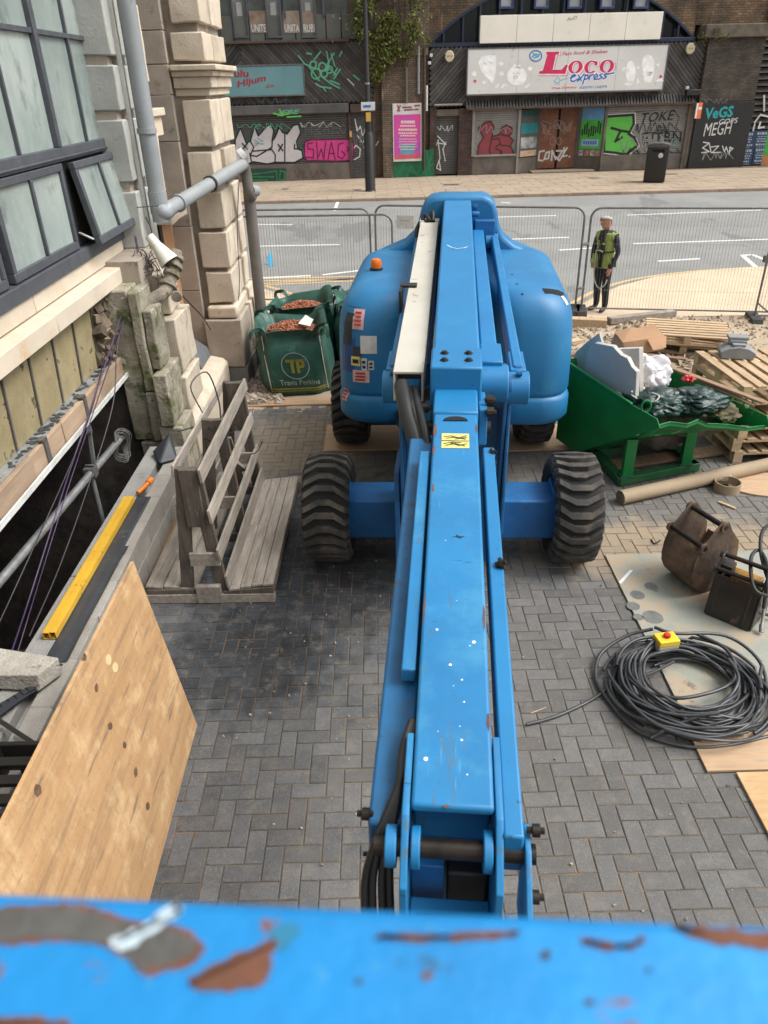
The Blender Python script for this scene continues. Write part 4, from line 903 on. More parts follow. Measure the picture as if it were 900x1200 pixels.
# scaffold tube in the opening
g = G(); g.cyl((-2.80, 2.2, .76), (-2.60, 6.95, .68), .034, 16); st_ = mk('scaffold_tube', g, STEEL, smooth=40, label='galvanised scaffold tube used as a handrail across the dark opening', cat='scaffold tube')
g = G(); g.cyl((-2.66, 6.06, .70), (-2.66, 6.06, .08), .024, 12); g.cyl((-2.78, 3.2, .74), (-2.82, 3.2, -.4), .024, 12); mk('upright', g, STEEL, st_, smooth=40)
g = G(); g.box(-2.70, -2.60, 6.0, 6.10, .65, .745); g.cyl((-2.69, 6.05, .76), (-2.61, 6.05, .76), .012, 8); mk('coupler', g, DSTEEL, st_, bev=.008)
g = G(); g.beam((-2.9, 6.8, 1.05), (-2.68, 6.3, .98), .05, .02); g.beam((-2.70, 6.35, 1.0), (-2.70, 6.25, .60), .03, .03); mk('bracket', g, STEEL, st_)
g = G()
for i in range(14):
    c = Vector((-2.60+random.uniform(-.02, .02), 6.78+random.uniform(-.06, .06), .62+random.uniform(-.02, .02))); r_ = random.uniform(.09, .14)
    g.tube([c+Vector((.02*math.sin(3*a)+.25*r_*math.cos(a), r_*math.cos(a)*.9, r_*math.sin(a)*1.15)) for a in [k*math.pi/10 for k in range(21)]], .006, 5)
mk('cable_coil', g, mat('grey_cable', (.10, .095, .085), rough=.6), smooth=60, label='small coil of grey cable hung on the far end of the scaffold tube', cat='cable coil')
# block wall
bw = em('block_wall', (-2.055, 0, 0), label='low wall of two courses of grey concrete blocks beside the weathered timber rack', cat='wall')
for c in range(2):
    y = 7.1-(.22 if c else 0); z0 = .002+c*.226
    if c:
        g = G(); g.box(-.105, 0, 6.885, 7.1, z0, z0+.216); mk('block', g, BLOCK, bw, bev=.005)
    while y > .3:
        g = G(); g.box(-.14, random.uniform(-.004, .004), y-.432, y, z0, z0+.216); mk('block', g, BLOCK, bw, bev=.006); y -= .442
g = G(); g.box(-.136, -.01, .3, 7.09, .0, .44); mk('mortar', g, mat('mortar', (.32, .30, .27), rough=1, scale=9), bw)
g = G(); g.box(-2.36, -2.205, -3, 7.15, -2.6, .36); g.box(-2.205, -2.03, -3, 7.3, -2.6, -.02); mk('cellar_retaining_wall', g, CONC, kind='structure')
sl = em('concrete_sill', (-2.32, 0, 0), label='long pale concrete sill along the edge of the dark opening', cat='sill')
for a, b in ((4.75, 7.1), (2.3, 4.74), (-.2, 2.29)):
    g = G(); g.box(-.115, .055, a, b, .365, .452); mk('sill_length', g, CONC, sl, bev=.008)
g = G(); sheet(g, -2.262, -2.10, 3.75, 6.0, 8, 40, lambda x, y: .455+.012*noise.noise((x*9, y*2.5, 0))+(-.05 if x > -2.14 and y > 5.2 else 0))
for v in g.v:
    if v.x > -2.12 and v.y < 5.0: v.z += .012
mk('membrane_strip', g, DPM, smooth=80, fix=False, label='dark damp proof membrane strip lying on the wall top below the yellow beams', cat='membrane')
g = G(); g.add([(-2.17, 6.95, .62), (-2.05, 6.75, .455), (-2.22, 6.62, .47), (-2.34, 6.85, .50), (-2.20, 7.15, .60)], [(0, 1, 2), (0, 2, 3), (0, 3, 4), (0, 4, 1), (1, 4, 3, 2)])
mk('membrane_cover', g, DPM, bev=.02, label='dark folded membrane over the far end of the block wall', cat='membrane')
yb = em('yellow_beam', (-2.30, 4.9, .457), -.0, label='pair of bright yellow steel channels resting on the concrete sill', cat='beam')
for dx, dz in ((-.024, 0), (.024, .004)):
    g = G(); g.box(dx-.022, dx+.022, -.92, 1.0, dz+.050, dz+.056); g.box(dx-.022, dx-.018, -.92, 1.0, dz, dz+.05); g.box(dx+.018, dx+.022, -.92, 1.0, dz, dz+.05); g.box(dx-.018, dx+.018, -.92, .9, dz, dz+.004); mk('channel', g, YELB, yb, bev=.002)
g = G(); g.cyl((-2.25, 6.0, .49), (-2.20, 6.17, .50), .02, 10); g.cyl((-2.20, 6.17, .50), (-2.185, 6.24, .505), .03, 10); mk('foam_gun_nozzle', g, mat('orange_plastic', (.75, .22, .03), rough=.4), smooth=40, label='small orange and white nozzle at the far end of the yellow channels', cat='nozzle')
g = G(); g.hexa([(-2.52, 3.50, .47), (-2.17, 3.46, .47), (-2.08, 3.62, .47), (-2.52, 3.72, .47)], [(-2.52, 3.50, .58), (-2.16, 3.49, .58), (-2.10, 3.66, .57), (-2.52, 3.76, .58)])
mk('broken_lintel', g, mat('pale_concrete', (.42, .39, .34), (.34, .31, .27), rough=.95, scale=8, bump=1.2, bscale=50, spot=(20, .6, .7, (.22, .2, .17))), bev=.008, label='pale broken concrete lintel lying across the wall top near the plywood', cat='concrete block')
def strap(pts, w_, m, **k):
    g = G(); P = smoothpath(pts, 5)
    for a, b in zip(P[:-1], P[1:]): g.beam(a, b, w_, .004, e=.003)
    return mk('webbing_strap', g, m, **k)
strap([pz(70, 778, .50), pz(45, 800, .50), pz(10, 822, .50), pz(-40, 850, .50)], .05, DPM, label='upper black webbing strap over the block wall in front of the broken lintel', cat='strap')
strap([pz(48, 803, .47), pz(20, 820, .50), pz(-30, 858, .50)], .05, DPM, label='lower black webbing strap over the block wall in front of the broken lintel', cat='strap')
strap([pz(-10, 838, .52), pz(15, 855, .50), pz(38, 870, .48)], .028, BLK, label='narrow black strap with a buckle end above the black crate', cat='strap')
cr = em('black_crate', (-1.86, 2.5, 0), label='black slatted plastic crate tucked behind the plywood sheet', cat='crate')
for i in range(6):
    g = G(); g.box(-.26, .26, -.36+i*.12, -.30+i*.12, .60, .63); mk('slat', g, BLK, cr, bev=.004)
g = G(); g.box(-.28, .28, -.40, -.37, 0, .64); g.box(-.28, .28, .37, .40, 0, .64); g.box(.25, .28, -.37, .37, .02, .635); g.box(-.28, -.25, -.37, .37, .02, .635); g.box(-.25, .25, -.37, .37, .3, .32); mk('side', g, BLK, cr, bev=.006)
# plywood sheet leaning
ps = G(); ps.hexa([(-1.305, 1.15, .002), (-1.287, 1.15, .002), (-1.287, 3.60, .002), (-1.305, 3.60, .002)], [(-1.478, 1.15, 1.325), (-1.46, 1.15, 1.325), (-1.46, 3.60, 1.325), (-1.478, 3.60, 1.325)])
PLYS = mat('leaning_plywood', (.50, .31, .155), (.41, .24, .11), rough=.7, scale=1.6, bump=.25, bscale=50, st=(1, 1.2, 7),
    spots=[(1.5, .50, .66, (.30, .185, .10), (1, 1, 2.2)), (5, .56, .70, (.38, .24, .125), (1, 1, 3)), (.9, .50, .72, (.60, .42, .23), (1, 5, 1)), (30, .58, .70, (.40, .235, .11), (1, 1, .05)), (80, .60, .68, (.26, .15, .07), (1, 1, .10)), (1.7, .60, .66, (.24, .16, .105), (1, 1.1, 1.6))])
_N = PLYS.node_tree.nodes; _L = PLYS.node_tree.links; _b = _N['Principled BSDF']; _s = _b.inputs['Base Color'].links[0].from_socket
_tc = _N.new('ShaderNodeTexCoord'); _mp = _N.new('ShaderNodeMapping'); _mp.inputs['Scale'].default_value = (1, 1, .22); _mp.inputs['Rotation'].default_value = (.12, 0, 0); _w = _N.new('ShaderNodeTexWave'); _w.bands_direction = 'Y'
_w.inputs['Scale'].default_value = 4.5; _w.inputs['Distortion'].default_value = 14; _w.inputs['Detail'].default_value = 3; _w.inputs['Detail Scale'].default_value = .9; _w.inputs['Detail Roughness'].default_value = .6
_L.new(_tc.outputs['Object'], _mp.inputs['Vector']); _L.new(_mp.outputs[0], _w.inputs['Vector']); _r = _N.new('ShaderNodeMapRange'); _r.inputs[1].default_value = .55; _r.inputs[2].default_value = 1; _r.inputs[4].default_value = .14
_L.new(_w.outputs['Fac'], _r.inputs[0]); _x = _N.new('ShaderNodeMix'); _x.data_type = 'RGBA'; _x.inputs[7].default_value = (.36, .195, .075, 1); _L.new(_r.outputs[0], _x.inputs[0]); _L.new(_s, _x.inputs[6]); _L.new(_x.outputs[2], _b.inputs['Base Color'])
pso = mk('plywood_sheet', ps, PLYS, label='large knotty plywood sheet leaning upright at bottom left', cat='plywood sheet')
g = G(); g.mi = 0
nrm = Vector((1.323, 0, .173)).normalized()
def onply(x, y, off=.0006): 
    d = ray(x, y); p0 = Vector((-1.287, 0, .002)); t = (p0-CAMP).dot(nrm)/d.dot(nrm); return CAMP+d*t+nrm*off
for (x, y, a, b) in ((99, 770, 2.2, 4.5), (113, 806, 2.4, 5.5), (129, 851, 3, 4.5), (146, 873, 2.2, 4.5), (159, 905, 2.4, 6), (44, 926, 5, 8), (173, 945, 2.5, 5)):
    g.add([onply(x+a*math.cos(t)*random.uniform(.8, 1.1), y+b*math.sin(t)*random.uniform(.85, 1.1)) for t in [k*math.pi/6 for k in range(12)]], [tuple(range(12))])
mk('knot', g, mat('knot_dark', (.17, .095, .05), (.08, .045, .028), rough=.9, scale=40), pso, fix=False, kind='stuff')
g = G()
for (x, y, a, b) in ((127, 773, 3.5, 6.5), (135, 782, 3.5, 6)):
    g.add([onply(x+a*math.cos(t), y+b*math.sin(t), .0009) for t in [k*math.pi/6 for k in range(12)]], [tuple(range(12))])
mk('pale_plug', g, mat('pale_plug', (.62, .50, .27), rough=.8), pso, fix=False, kind='stuff')
g = G(); g.box(-2.05, -1.99, 4.95, 7.1, 0, .03); mk('timber_batten', g, mat('orange_timber', (.38, .24, .10), (.28, .16, .06), rough=.85, scale=4), bev=.004, label='thin orange brown timber batten along the foot of the block wall', cat='batten')
# ================================================================ YARD OBJECTS
WOODG = mat('weathered_timber', (.36, .32, .275), (.23, .195, .16), rough=.9, scale=3, bump=.5, bscale=30, st=(9, 1.2, 9), rnd=.14, spots=[(7, .60, .68, (.09, .07, .055), (5, 1, 5)), (22, .68, .72, (.05, .04, .035))])
WOODD = mat('dark_weathered_timber', (.135, .11, .088), (.075, .06, .05), rough=.9, scale=3, bump=.5, bscale=30, st=(7, 7, 1.2), rnd=.14, spot=(6, .6, .7, (.24, .20, .165)))
WOODP = mat('pallet_timber', (.52, .38, .235), (.40, .28, .17), rough=.85, scale=3, bump=.3, bscale=40, st=(8, 1, 8), rnd=.14, spot=(5, .6, .7, (.27, .19, .12)))
WOODB = mat('brown_plank', (.27, .175, .11), (.19, .12, .075), rough=.85, scale=3, st=(8, 1.5, 8), rnd=.16)
NAIL = mat('nail_rust', (.03, .02, .015), rough=.8)
# timber A-frame rack
rk = em('timber_rack', (-1.43, 5.95, 0), -math.radians(1.2), label='weathered timber A-frame glass rack on a planked base beside the block wall', cat='rack')
def P(name, g, m, par=rk, bev=.004, **k): return mk(name, g, m, par, bev=bev, **k)
# base bearers
for y in (-.95, 0, .93):
    g = G(); g.box(-.53, .53, y-.045, y+.045, .002, .085); P('bearer', g, WOODG if y < 0 else WOODD)
def plank(x0, x1, z0, z1, ya, yb, m=WOODG, par=rk, t=.022):
    g = G(); n = 8; r0 = random.uniform(-.004, .004)
    for i in range(n):
        a = ya+(yb-ya)*i/n; b = ya+(yb-ya)*(i+1)/n
    g.hexa([(x0, ya, z0-t), (x1, ya, z1-t), (x1, yb, z1-t+r0), (x0, yb, z0-t+r0)], [(x0, ya, z0), (x1, ya, z1), (x1, yb, z1+r0), (x0, yb, z0+r0)])
    return P('plank', g, m, par)
for i in range(4):
    x0 = .165+i*.093; plank(x0, x0+.088, .135+i*.012, .147+i*.012, -.98+random.uniform(-.015, .01), .93+random.uniform(-.02, .02))
for i in range(3):
    x0 = -.52+i*.14; plank(x0, x0+.134, .165-i*.014, .151-i*.014, -.96+random.uniform(-.015, .01), .93)
g = G(); g.box(.50, .535, -.96, .94, .085, .13); P('edge_rail', g, WOODD)
g = G(); g.box(-.54, -.51, -.96, .94, .085, .13); P('edge_rail', g, WOODD)
g = G(); g.prism([(.12, .086), (.53, .086), (.53, .15), (.12, .112)], -.99, -.965, 'y'); P('end_board', g, WOODD)
g = G(); g.box(-.52, -.12, -.985, -.96, .086, .13); P('end_board', g, WOODD)
g = G(); g.box(-.105, .10, -1.005, -.955, .005, .17); P('end_block', g, WOODG)
g = G()
for i in range(4):
    for y in (-.93, 0, .88): g.lathe([(0, .001), (.006, 0)], 6, Matrix.Translation((.18+i*.1, y, .143+i*.012)))
mk('nails', g, NAIL, rk, fix=False, kind='stuff')
# A-frames
def aframe(y, full=True):
    g = G(); g.beam((-.19, y, .10), (-.065, y, 1.22), .05, .10, up=(1, 0, 0)); P('post', g, WOODD)
    g = G(); g.beam((.095, y, .10), (.025, y, 1.22), .05, .10, up=(1, 0, 0)); P('post', g, WOODD)
    g = G(); g.box(-.22, .17, y-.04, y-.015, .36, .47) if False else g.box(-.115, .125, y-.055, y-.027, .36, .48); P('cross_piece', g, WOODG)
    if full:
        g = G(); g.box(-.085, .055, y-.045, y-.027, .72, 1.22); P('gusset', g, WOODD)
aframe(-.93); aframe(0, False); aframe(.92)
for (z, x, w_) in ((1.19, .092, .115), (.84, .114, .115), (.49, .136, .11)):
    g = G(); g.beam((x, -1.03, z), (x-.012, 1.02, z-.03), .024, w_, up=(-.1, 0, 1)); P('rail', g, WOODG)
g = G(); g.beam((.158, -.99, .20), (.155, .97, .20), .022, .13, up=(-.1, 0, 1)); P('rail', g, WOODG)
for (z, x, w_) in ((1.20, -.13, .10), (.84, -.17, .10), (.45, -.215, .10)):
    g = G(); g.beam((x, -.96, z), (x, 1.0, z-.02), .02, w_, up=(.1, 0, 1)); P('rail', g, WOODG)
g = G(); g.beam((-.06, .9, .1), (.05, .1, 1.0), .02, .08, up=(1, 0, 0)); P('brace', g, WOODG)
g = G(); g.beam((.0, .85, .30), (.10, .1, .75), .03, .05, up=(1, 0, 0)); P('brace', g, WOODG)
for i, pts in enumerate(([(-.12, .1, 1.22), (-.22, .2, 1.45), (-.10, .35, 1.52), (-.02, .3, 1.28), (.02, .1, 1.15)], [(-.28, -.2, 1.20), (-.12, .0, 1.16), (.04, -.1, 1.12), (.12, .1, 1.05)], [(-.05, -.3, 1.18), (.06, -.15, 1.05), (.11, .1, 1.12), (.16, .3, 1.0)])):
    g = G(); g.tube(smoothpath(pts, 5), .007, 5)
    o = mk('strap_end', g, BLK, smooth=60, label=('looped black strap standing up from the top of the timber rack', 'black strap trailing across the top rails of the rack', 'short black strap twisted round the right hand rail of the rack')[i], cat='strap'); o.location = (-1.43, 5.95, 0)
g = G(); g.tube(smoothpath([(.12, .55, .62), (.2, .62, .60), (.26, .7, .68)], 4), .006, 5); o = mk('strap_end', g, BLK, smooth=60, label='black cable tie end poking out from the third rail of the rack', cat='strap'); o.location = (-1.43, 5.95, 0)
# ---- bulk bags
BAGM = mat('green_woven_bag', (.018, .085, .062), (.010, .052, .040), rough=.5, scale=4, bump=.4, bscale=16, spots=[(3, .58, .75, (.07, .20, .165))])
GRAV = mat('red_ballast', (.36, .135, .07), (.20, .075, .045), rough=.95, isl=.35, scale=20)
CRD = mat('white_cord', (.60, .58, .50), rough=.8)
LOGO = mat('olive_yellow_print', (.24, .23, .03), rough=.6); PALT = mat('pale_print', (.30, .38, .34), rough=.6)
def bulkbag(loc, rz, w_, h_, seed, label, logo=False, grav=True, loops=True, lean=0):
    b = em('bulk_bag', loc, rz, label=label, cat='bulk bag', group='green bulk bags by the stone pier')
    g = G(); rings = []; nn = 10
    S = Vector((seed*3.3, seed, 0))
    prof = [(0, .84), (.03, .95), (.12, 1.02), (.3, 1.07), (.5, 1.07), (.7, 1.02), (.82, .93), (.92, .86), (.99, .90), (1.02, .93), (1.0, .84), (.93, .78), (.86, .74), (.80, .66)]
    for i, (t, q) in enumerate(prof):
        pts = []
        for (x, y) in rrect(-w_/2*q, w_/2*q, -w_/2*q, w_/2*q, .27*q*w_, nn):
            a = math.atan2(y, x)
            k = noise.noise(Vector((x*4, y*4, t*2))+S)
            fold = noise.noise(Vector((x*7, y*7, t*1.2))+S)
            d = .05*k+(.10*abs(fold) if t > .6 else .03*fold)
            zz = t*h_+(.16*noise.noise(Vector((x*3, y*3, 7))+S) if t > .8 else 0)
            pts.append((x*(1+d/w_*2)+lean*t*h_, y*(1+d/w_*2), zz))
        rings.append(pts)
    loft(g, rings, cap=False); g.f.append(list(range(len(rings[0])))[::-1]); g.m.append(0)
    body = mk('bag_body', g, BAGM, b, smooth=70)
    bvh = BVHTree.FromPolygons([tuple(v) for v in g.v], g.f)
    if grav:
        g = G()
        for i in range(420):
            r0 = math.sqrt(random.random())*w_*.36; a = random.uniform(0, 6.28); x, y = r0*math.cos(a), r0*math.sin(a); z = h_*.88+.09*(1-(r0/(w_*.36))**2)+lean*0
            r_ = random.uniform(.012, .026); T = Matrix.Translation((x+lean*h_*.85, y, z)) @ Euler((random.random()*6, random.random()*6, 0)).to_matrix().to_4x4() @ Matrix.Diagonal((r_, r_*.7, r_*.6, 1)); g.box(-1, 1, -1, 1, -1, 1, T)
        g.lathe([(w_*.40, h_*.80), (w_*.30, h_*.90), (w_*.15, h_*.95), (0, h_*.965)], 16, Matrix.Translation((lean*h_*.85, 0, 0)))
        mk('ballast', g, GRAV, b, fix=False, kind='stuff')
    if loops:
        for sx, sy in ((-1, -1), (1, -1), (-1, 1), (1, 1)):
            q = w_/2*.92; c = Vector((sx*q+lean*h_, sy*q, h_*.98)); o_ = Vector((sx, sy, 0)).normalized()
            pts = [c+Vector((-sx*.14, 0, -.06)), c+Vector((-sx*.10, 0, .06))+o_*.03, c+o_*.07+Vector((0, 0, .07+.03*sx)), c+o_*.09+Vector((0, 0, -.05)), c+Vector((0, -sy*.10, .02))+o_*.03, c+Vector((0, -sy*.14, -.08))]
            gg = G(); Pp = smoothpath(pts, 5)
            for a1, b1 in zip(Pp[:-1], Pp[1:]): gg.beam(a1, b1, .05, .006, up=o_, e=.004)
            mk('lifting_loop', gg, BAGM, b)
    for sx in (-1, 1):
        gg = G(); pts = []
        for t in (.08, .2, .35, .5, .65, .8, .92):
            h = bvh.ray_cast(Vector((sx*w_*.40+lean*t*h_, -w_, t*h_)), Vector((0, 1, 0)))[0]
            if h: pts.append(h+Vector((0, -.006, 0)))
        if len(pts) > 2: gg.tube(smoothpath(pts, 3), .007, 5); mk('cord', gg, CRD, b)
    def proj(x, z, off=-.005):
        h = bvh.ray_cast(Vector((x+lean*z, -w_*1.5, z)), Vector((0, 1, 0)))[0]
        return (h+Vector((0, off, 0))) if h else Vector((x+lean*z, -w_/2, z))
    if logo:
        gg = G(); zc = h_*.50; R0 = .165*w_/.9
        n_ = 40
        for k in range(n_):
            a, a2 = 2*math.pi*k/n_, 2*math.pi*(k+1)/n_
            gg.quad(*[proj(math.cos(q)*r_, zc+math.sin(q)*r_) for q, r_ in ((a, R0), (a2, R0), (a2, R0*1.07), (a, R0*1.07))])
        mk('logo_ring', gg, PALT, b, fix=False)
        gg = G()
        def rect(x0, x1, z0, z1):
            nx = max(1, int((x1-x0)/.03)); 
            for i in range(nx):
                a = x0+(x1-x0)*i/nx; c = x0+(x1-x0)*(i+1)/nx; gg.quad(proj(a, z0), proj(c, z0), proj(c, z1), proj(a, z1))
        s_ = R0/.165
        rect(-.115*s_, .0, zc+.045*s_, zc+.085*s_); rect(-.06*s_, -.018*s_, zc-.095*s_, zc+.045*s_)
        rect(.012*s_, .105*s_, zc+.045*s_, zc+.085*s_); rect(.012*s_, .052*s_, zc-.095*s_, zc+.045*s_); rect(.078*s_, .118*s_, zc-.01*s_, zc+.06*s_); rect(.052*s_, .105*s_, zc-.03*s_, zc+.004*s_)
        rect(-.42*w_, .42*w_, h_*.135, h_*.16); rect(-.42*w_, .42*w_, h_*.10, h_*.122)
        mk('logo_letters', gg, LOGO, b, fix=False)
        vs, fs = text_mesh('Travis Perkins', .01); x0 = min(v.x for v in vs); x1 = max(v.x for v in vs); sc_ = .56*w_/(x1-x0)
        gg = G(); gg.v = [proj((v.x-x0)*sc_-.28*w_+.02, h_*.21+v.y*sc_*1.15, -.016) for v in vs]; gg.f = [list(f) for f in fs]; gg.m = [0]*len(fs)
        mk('brand_text', gg, PALT, b, fix=False)
    return b
bulkbag((-1.12, 10.05, 0), math.radians(4), .95, .90, 1.3, 'nearest green bulk bag, with a round yellow logo, full of red ballast', logo=True, lean=-.10)
bulkbag((-1.12, 11.05, 0), math.radians(-3), .92, .92, 4.1, 'open green bulk bag of red ballast directly behind the one with the logo')
bulkbag((-.16, 10.95, 0), math.radians(8), .92, 1.0, 7.7, 'closed green bulk bag half hidden behind the blue lift', grav=False)
g = G(); g.quad((-1.08, 9.86, .93), (-.92, 9.82, .90), (-.88, 9.93, .96), (-.99, 10.02, 1.0)); mk('paper_tag', g, WHT, bpy.data.objects['bulk_bag'], fix=False) if False else mk('paper_scrap', g, WHT, fix=False, label='scrap of white paper on the ballast of the logo bag', cat='paper')
# dirt edge at pier
g = G()
for i in range(240):
    x = random.uniform(-2.0, -1.3); y = random.uniform(9.3, 10.3); r_ = random.uniform(.015, .05); T = Matrix.Translation((x, y, .01+r_*.4+.06*max(0, -1.5-x))) @ Euler((random.random()*6, random.random()*6, 0)).to_matrix().to_4x4() @ Matrix.Diagonal((r_, r_*.8, r_*.6, 1)); g.box(-1, 1, -1, 1, -1, 1, T)
mk('broken_stone', g, mat('pale_rubble', (.40, .34, .28), (.25, .21, .17), rough=.95, isl=.3, scale=10), kind='stuff')
g = G(); g.box(-2.0, -.3, 9.24, 9.5, 0, .025, Matrix()); mk('timber_board', g, PLYE, bev=.004, label='flat dusty timber board at the edge of the paving below the bulk bags', cat='board')
# ---- boards under the rear wheels
g = G(); g.box(-.68, .55, 7.80, 8.56, .002, .018); mk('plywood_board', g, PLYE, bev=.002, label='pale plywood board under the rear left wheel of the lift', cat='board')
g = G(); g.box(1.25, 2.42, 7.68, 8.40, .002, .018); mk('plywood_board', g, PLYE, bev=.002, label='pale plywood board under the rear right wheel of the lift', cat='board')
# ---- steel road plate and ply
SPL = mat('pale_green_steel_plate', (.30, .315, .27), (.23, .24, .205), rough=.6, scale=2, bump=.3, bscale=40, gen='World', spots=[(2.0, .47, .60, (.36, .275, .185)), (25, .60, .72, (.36, .28, .19)), (120, .6, .7, (.22, .17, .12)), (3.3, .62, .70, (.10, .095, .085))])
g = G(); g.box(1.955, 4.6, 3.42, 5.50, .002, .016); pl_ = mk('steel_plate', g, SPL, bev=.003, label='large pale green steel plate lying on the paving under the digger buckets', cat='steel plate')
g = G()
for (x, y, r_) in ((742+5, 697, 9), (742, 710, 8), (748, 723, 6), (765, 723, 12), (763, 687, 8)):
    c = pz(x, y, .0175); rr = r_/150
    g.add([(c.x+rr*math.cos(a)*random.uniform(.93, 1.05), c.y+rr*1.05*math.sin(a), .0170) for a in [k*math.pi/9 for k in range(18)]], [tuple(range(18))])
mk('round_mark', g, mat('dark_ring_mark', (.10, .105, .10), (.16, .16, .15), rough=.7, scale=14), pl_, fix=False)
g = G(); g.quad(pz(725, 682, .0172), pz(728, 684, .0172), pz(742, 668, .0172), pz(738, 668, .0172)); mk('white_scratch', g, WHTP, pl_, fix=False)
g = G(); g.box(1.93, 4.2, 3.10, 3.40, .002, .020); mk('plywood_board', g, PLYE, bev=.002, label='dusty plywood strip partly under the black cable coil', cat='board')
g = G(); g.box(2.10, 4.0, 1.9, 3.085, .002, .020); mk('plywood_board', g, PLY, bev=.002, label='clean orange plywood board at the right edge nearest the viewer', cat='board')
# ---- digger buckets
BKT = mat('rusty_bucket_steel', (.17, .11, .075), (.065, .048, .038), rough=.6, metal=.25, scale=4, bump=.4, bscale=30, spots=[(3, .50, .62, (.24, .145, .085)), (14, .62, .7, (.02, .018, .016))])
BKB = mat('black_bucket_paint', (.014, .013, .013), (.03, .022, .018), rough=.35, scale=5, bump=.2, bscale=30, spot=(7, .60, .68, (.10, .065, .04)))
def bucket(loc, rz, W_, prof, inner, m, label, pins, ear, pinr=.022):
    b = em('digger_bucket', loc, rz, label=label, cat='digger bucket')
    for s, n in ((0, 'side_plate'), (W_-.016, 'side_plate')):
        g = G(); g.prism(prof, s, s+.016, 'x'); mk(n, g, m, b, bev=.004)
    g = G()
    for (a, c) in zip(inner[:-1], inner[1:]):
        d = Vector((0, c[0]-a[0], c[1]-a[1])); nn = Vector((0, -d.z, d.y)).normalized()*.012
        A = Vector((.016, a[0], a[1])); C_ = Vector((.016, c[0], c[1])); e = Vector((W_-.032, 0, 0))
        g.hexa([A, A+e, C_+e, C_], [A+nn, A+e+nn, C_+e+nn, C_+nn])
    mk('shell', g, m, b)
    for (y, z) in pins:
        g = G(); g.cyl((-.02, y, z), (W_+.02, y, z), pinr, 14); p = mk('pin', g, PIN, b, smooth=40)
        for x in (-.018, W_-.002):
            g = G(); g.cyl((x, y, z), (x+.02, y, z), pinr*1.9, 16); mk('pin_boss', g, m, b, smooth=30)
    return b
prof1 = [(.20, .0), (.13, .012), (.07, .045), (.02, .095), (-.015, .16), (-.03, .24), (-.025, .34), (.0, .44), (.03, .50), (.07, .53), (.16, .645), (.20, .665), (.245, .65), (.30, .56), (.40, .44), (.42, .30), (.40, .18), (.35, .08), (.28, .02)]
bucket((2.33, 5.17, .018), -math.radians(68), .36, prof1, [(.42, .36), (.41, .26), (.38, .15), (.34, .08), (.27, .025), (.20, .008), (.13, .02), (.07, .053), (.025, .10), (-.008, .165), (-.022, .24), (-.018, .34), (.005, .43)], BKT, 'rusty brown rounded digger bucket standing upright on the steel plate', [(.03, .47), (.20, .62)], True)
prof2 = [(.0, .0), (.05, .36), (.07, .40), (.12, .48), (.18, .50), (.26, .36), (.36, .28), (.34, .0)]
b2 = bucket((2.50, 4.64, .018), -math.radians(44), .36, prof2, [(.34, .1), (.30, .01), (.02, .005), (.0, .0), (.05, .36)], BKB, 'black tapered digger bucket with a flat blade beside the rusty bucket', [(.075, .385), (.16, .475)], True, .018)
g = G(); g.box(-.0, .10, .10, .2, .30, .42); mk('hitch_block', g, BKB, b2, bev=.008)
g = G(); g.prism([(.12, .10), (.28, .12), (.26, .34), (.14, .32)], .06, .30, 'x'); mk('yellow_insert', g, mat('worn_yellow', (.50, .24, .02), (.2, .10, .03), rough=.6, scale=9), b2, bev=.01)
for x in (.05, .29):
    g = G(); g.tube(smoothpath([(x, -.005, .02), (x, .02, .2), (x, .05, .34), (x+(.02 if x < .1 else -.02), .075, .38)], 4), .012, 8); mk('weld_rib', g, BKB, b2, smooth=50)
hz = em('hydraulic_hoses', (2.95, 4.6, 0), label='pair of looped black hydraulic hoses with steel couplings at the right edge', cat='hose')
def hz_(pts, r_, m=RUBB, n=8, nm='hose'):
    g = G(); g.tube(smoothpath([Vector(p)-Vector((2.95, 4.6, 0)) for p in pts], 6), r_, n); mk(nm, g, m, hz, smooth=60)
hz_([pz(905, 700, .35), pz(884, 690, .42), pz(880, 655, .48), pz(890, 645, .5), pz(900, 665, .5), pz(898, 690, .40), pz(895, 712, .2)], .014)
hz_([pz(910, 610, .5), pz(894, 622, .55), pz(892, 650, .5), pz(905, 690, .4), pz(920, 700, .3)], .014)
hz_([pz(878, 690, .3), pz(886, 715, .15), pz(905, 722, .05)], .013)
hz_([pz(896, 710, .2), pz(894, 725, .12), pz(892, 738, .06)], .012, STEEL, 10, 'coupling')
hz_([pz(893, 732, .08), pz(892, 741, .04)], .018, STEEL, 8, 'coupling')
# ---- cable coil
cc = em('cable_coil', (2.05, 3.78, 0), label='large tangled coil of thick black cable on the ground at the right', cat='cable coil')
CAB = mat('black_cable_sheath', (.030, .032, .036), (.05, .052, .056), rough=.38, scale=10, spot=(30, .66, .72, (.22, .22, .2)))
for k in range(30):
    R1 = random.choice([.30, .34, .38, .42, .45, .48, .5, .36, .40])*random.uniform(.95, 1.04); ex = random.uniform(.90, 1.0); ph = random.uniform(0, 6.28)
    ox, oy = random.uniform(-.05, .05), random.uniform(-.045, .045); z0 = .03+.13*random.random(); tx = random.uniform(-.05, .05); ty = random.uniform(-.05, .05)
    pts = []; n = 44; ov = random.uniform(.6, 1.0)
    for i in range(n+1):
        a = ph+i/n*2*math.pi*ov; r_ = R1*(1+.035*math.sin(2*a+k)+.03*math.sin(3*a+2*k)+.03*i/n)
        pts.append((ox+r_*math.cos(a)*1.04, oy+r_*math.sin(a)*ex, max(.018, z0+tx*math.cos(a)+ty*math.sin(a)+.012*math.sin(5*a+k)-(.05 if r_ > .48 else 0))))
    g = G(); g.tube(pts, random.choice([.0115, .0125, .0105]), 7); mk('loop', g, CAB, cc, smooth=60)
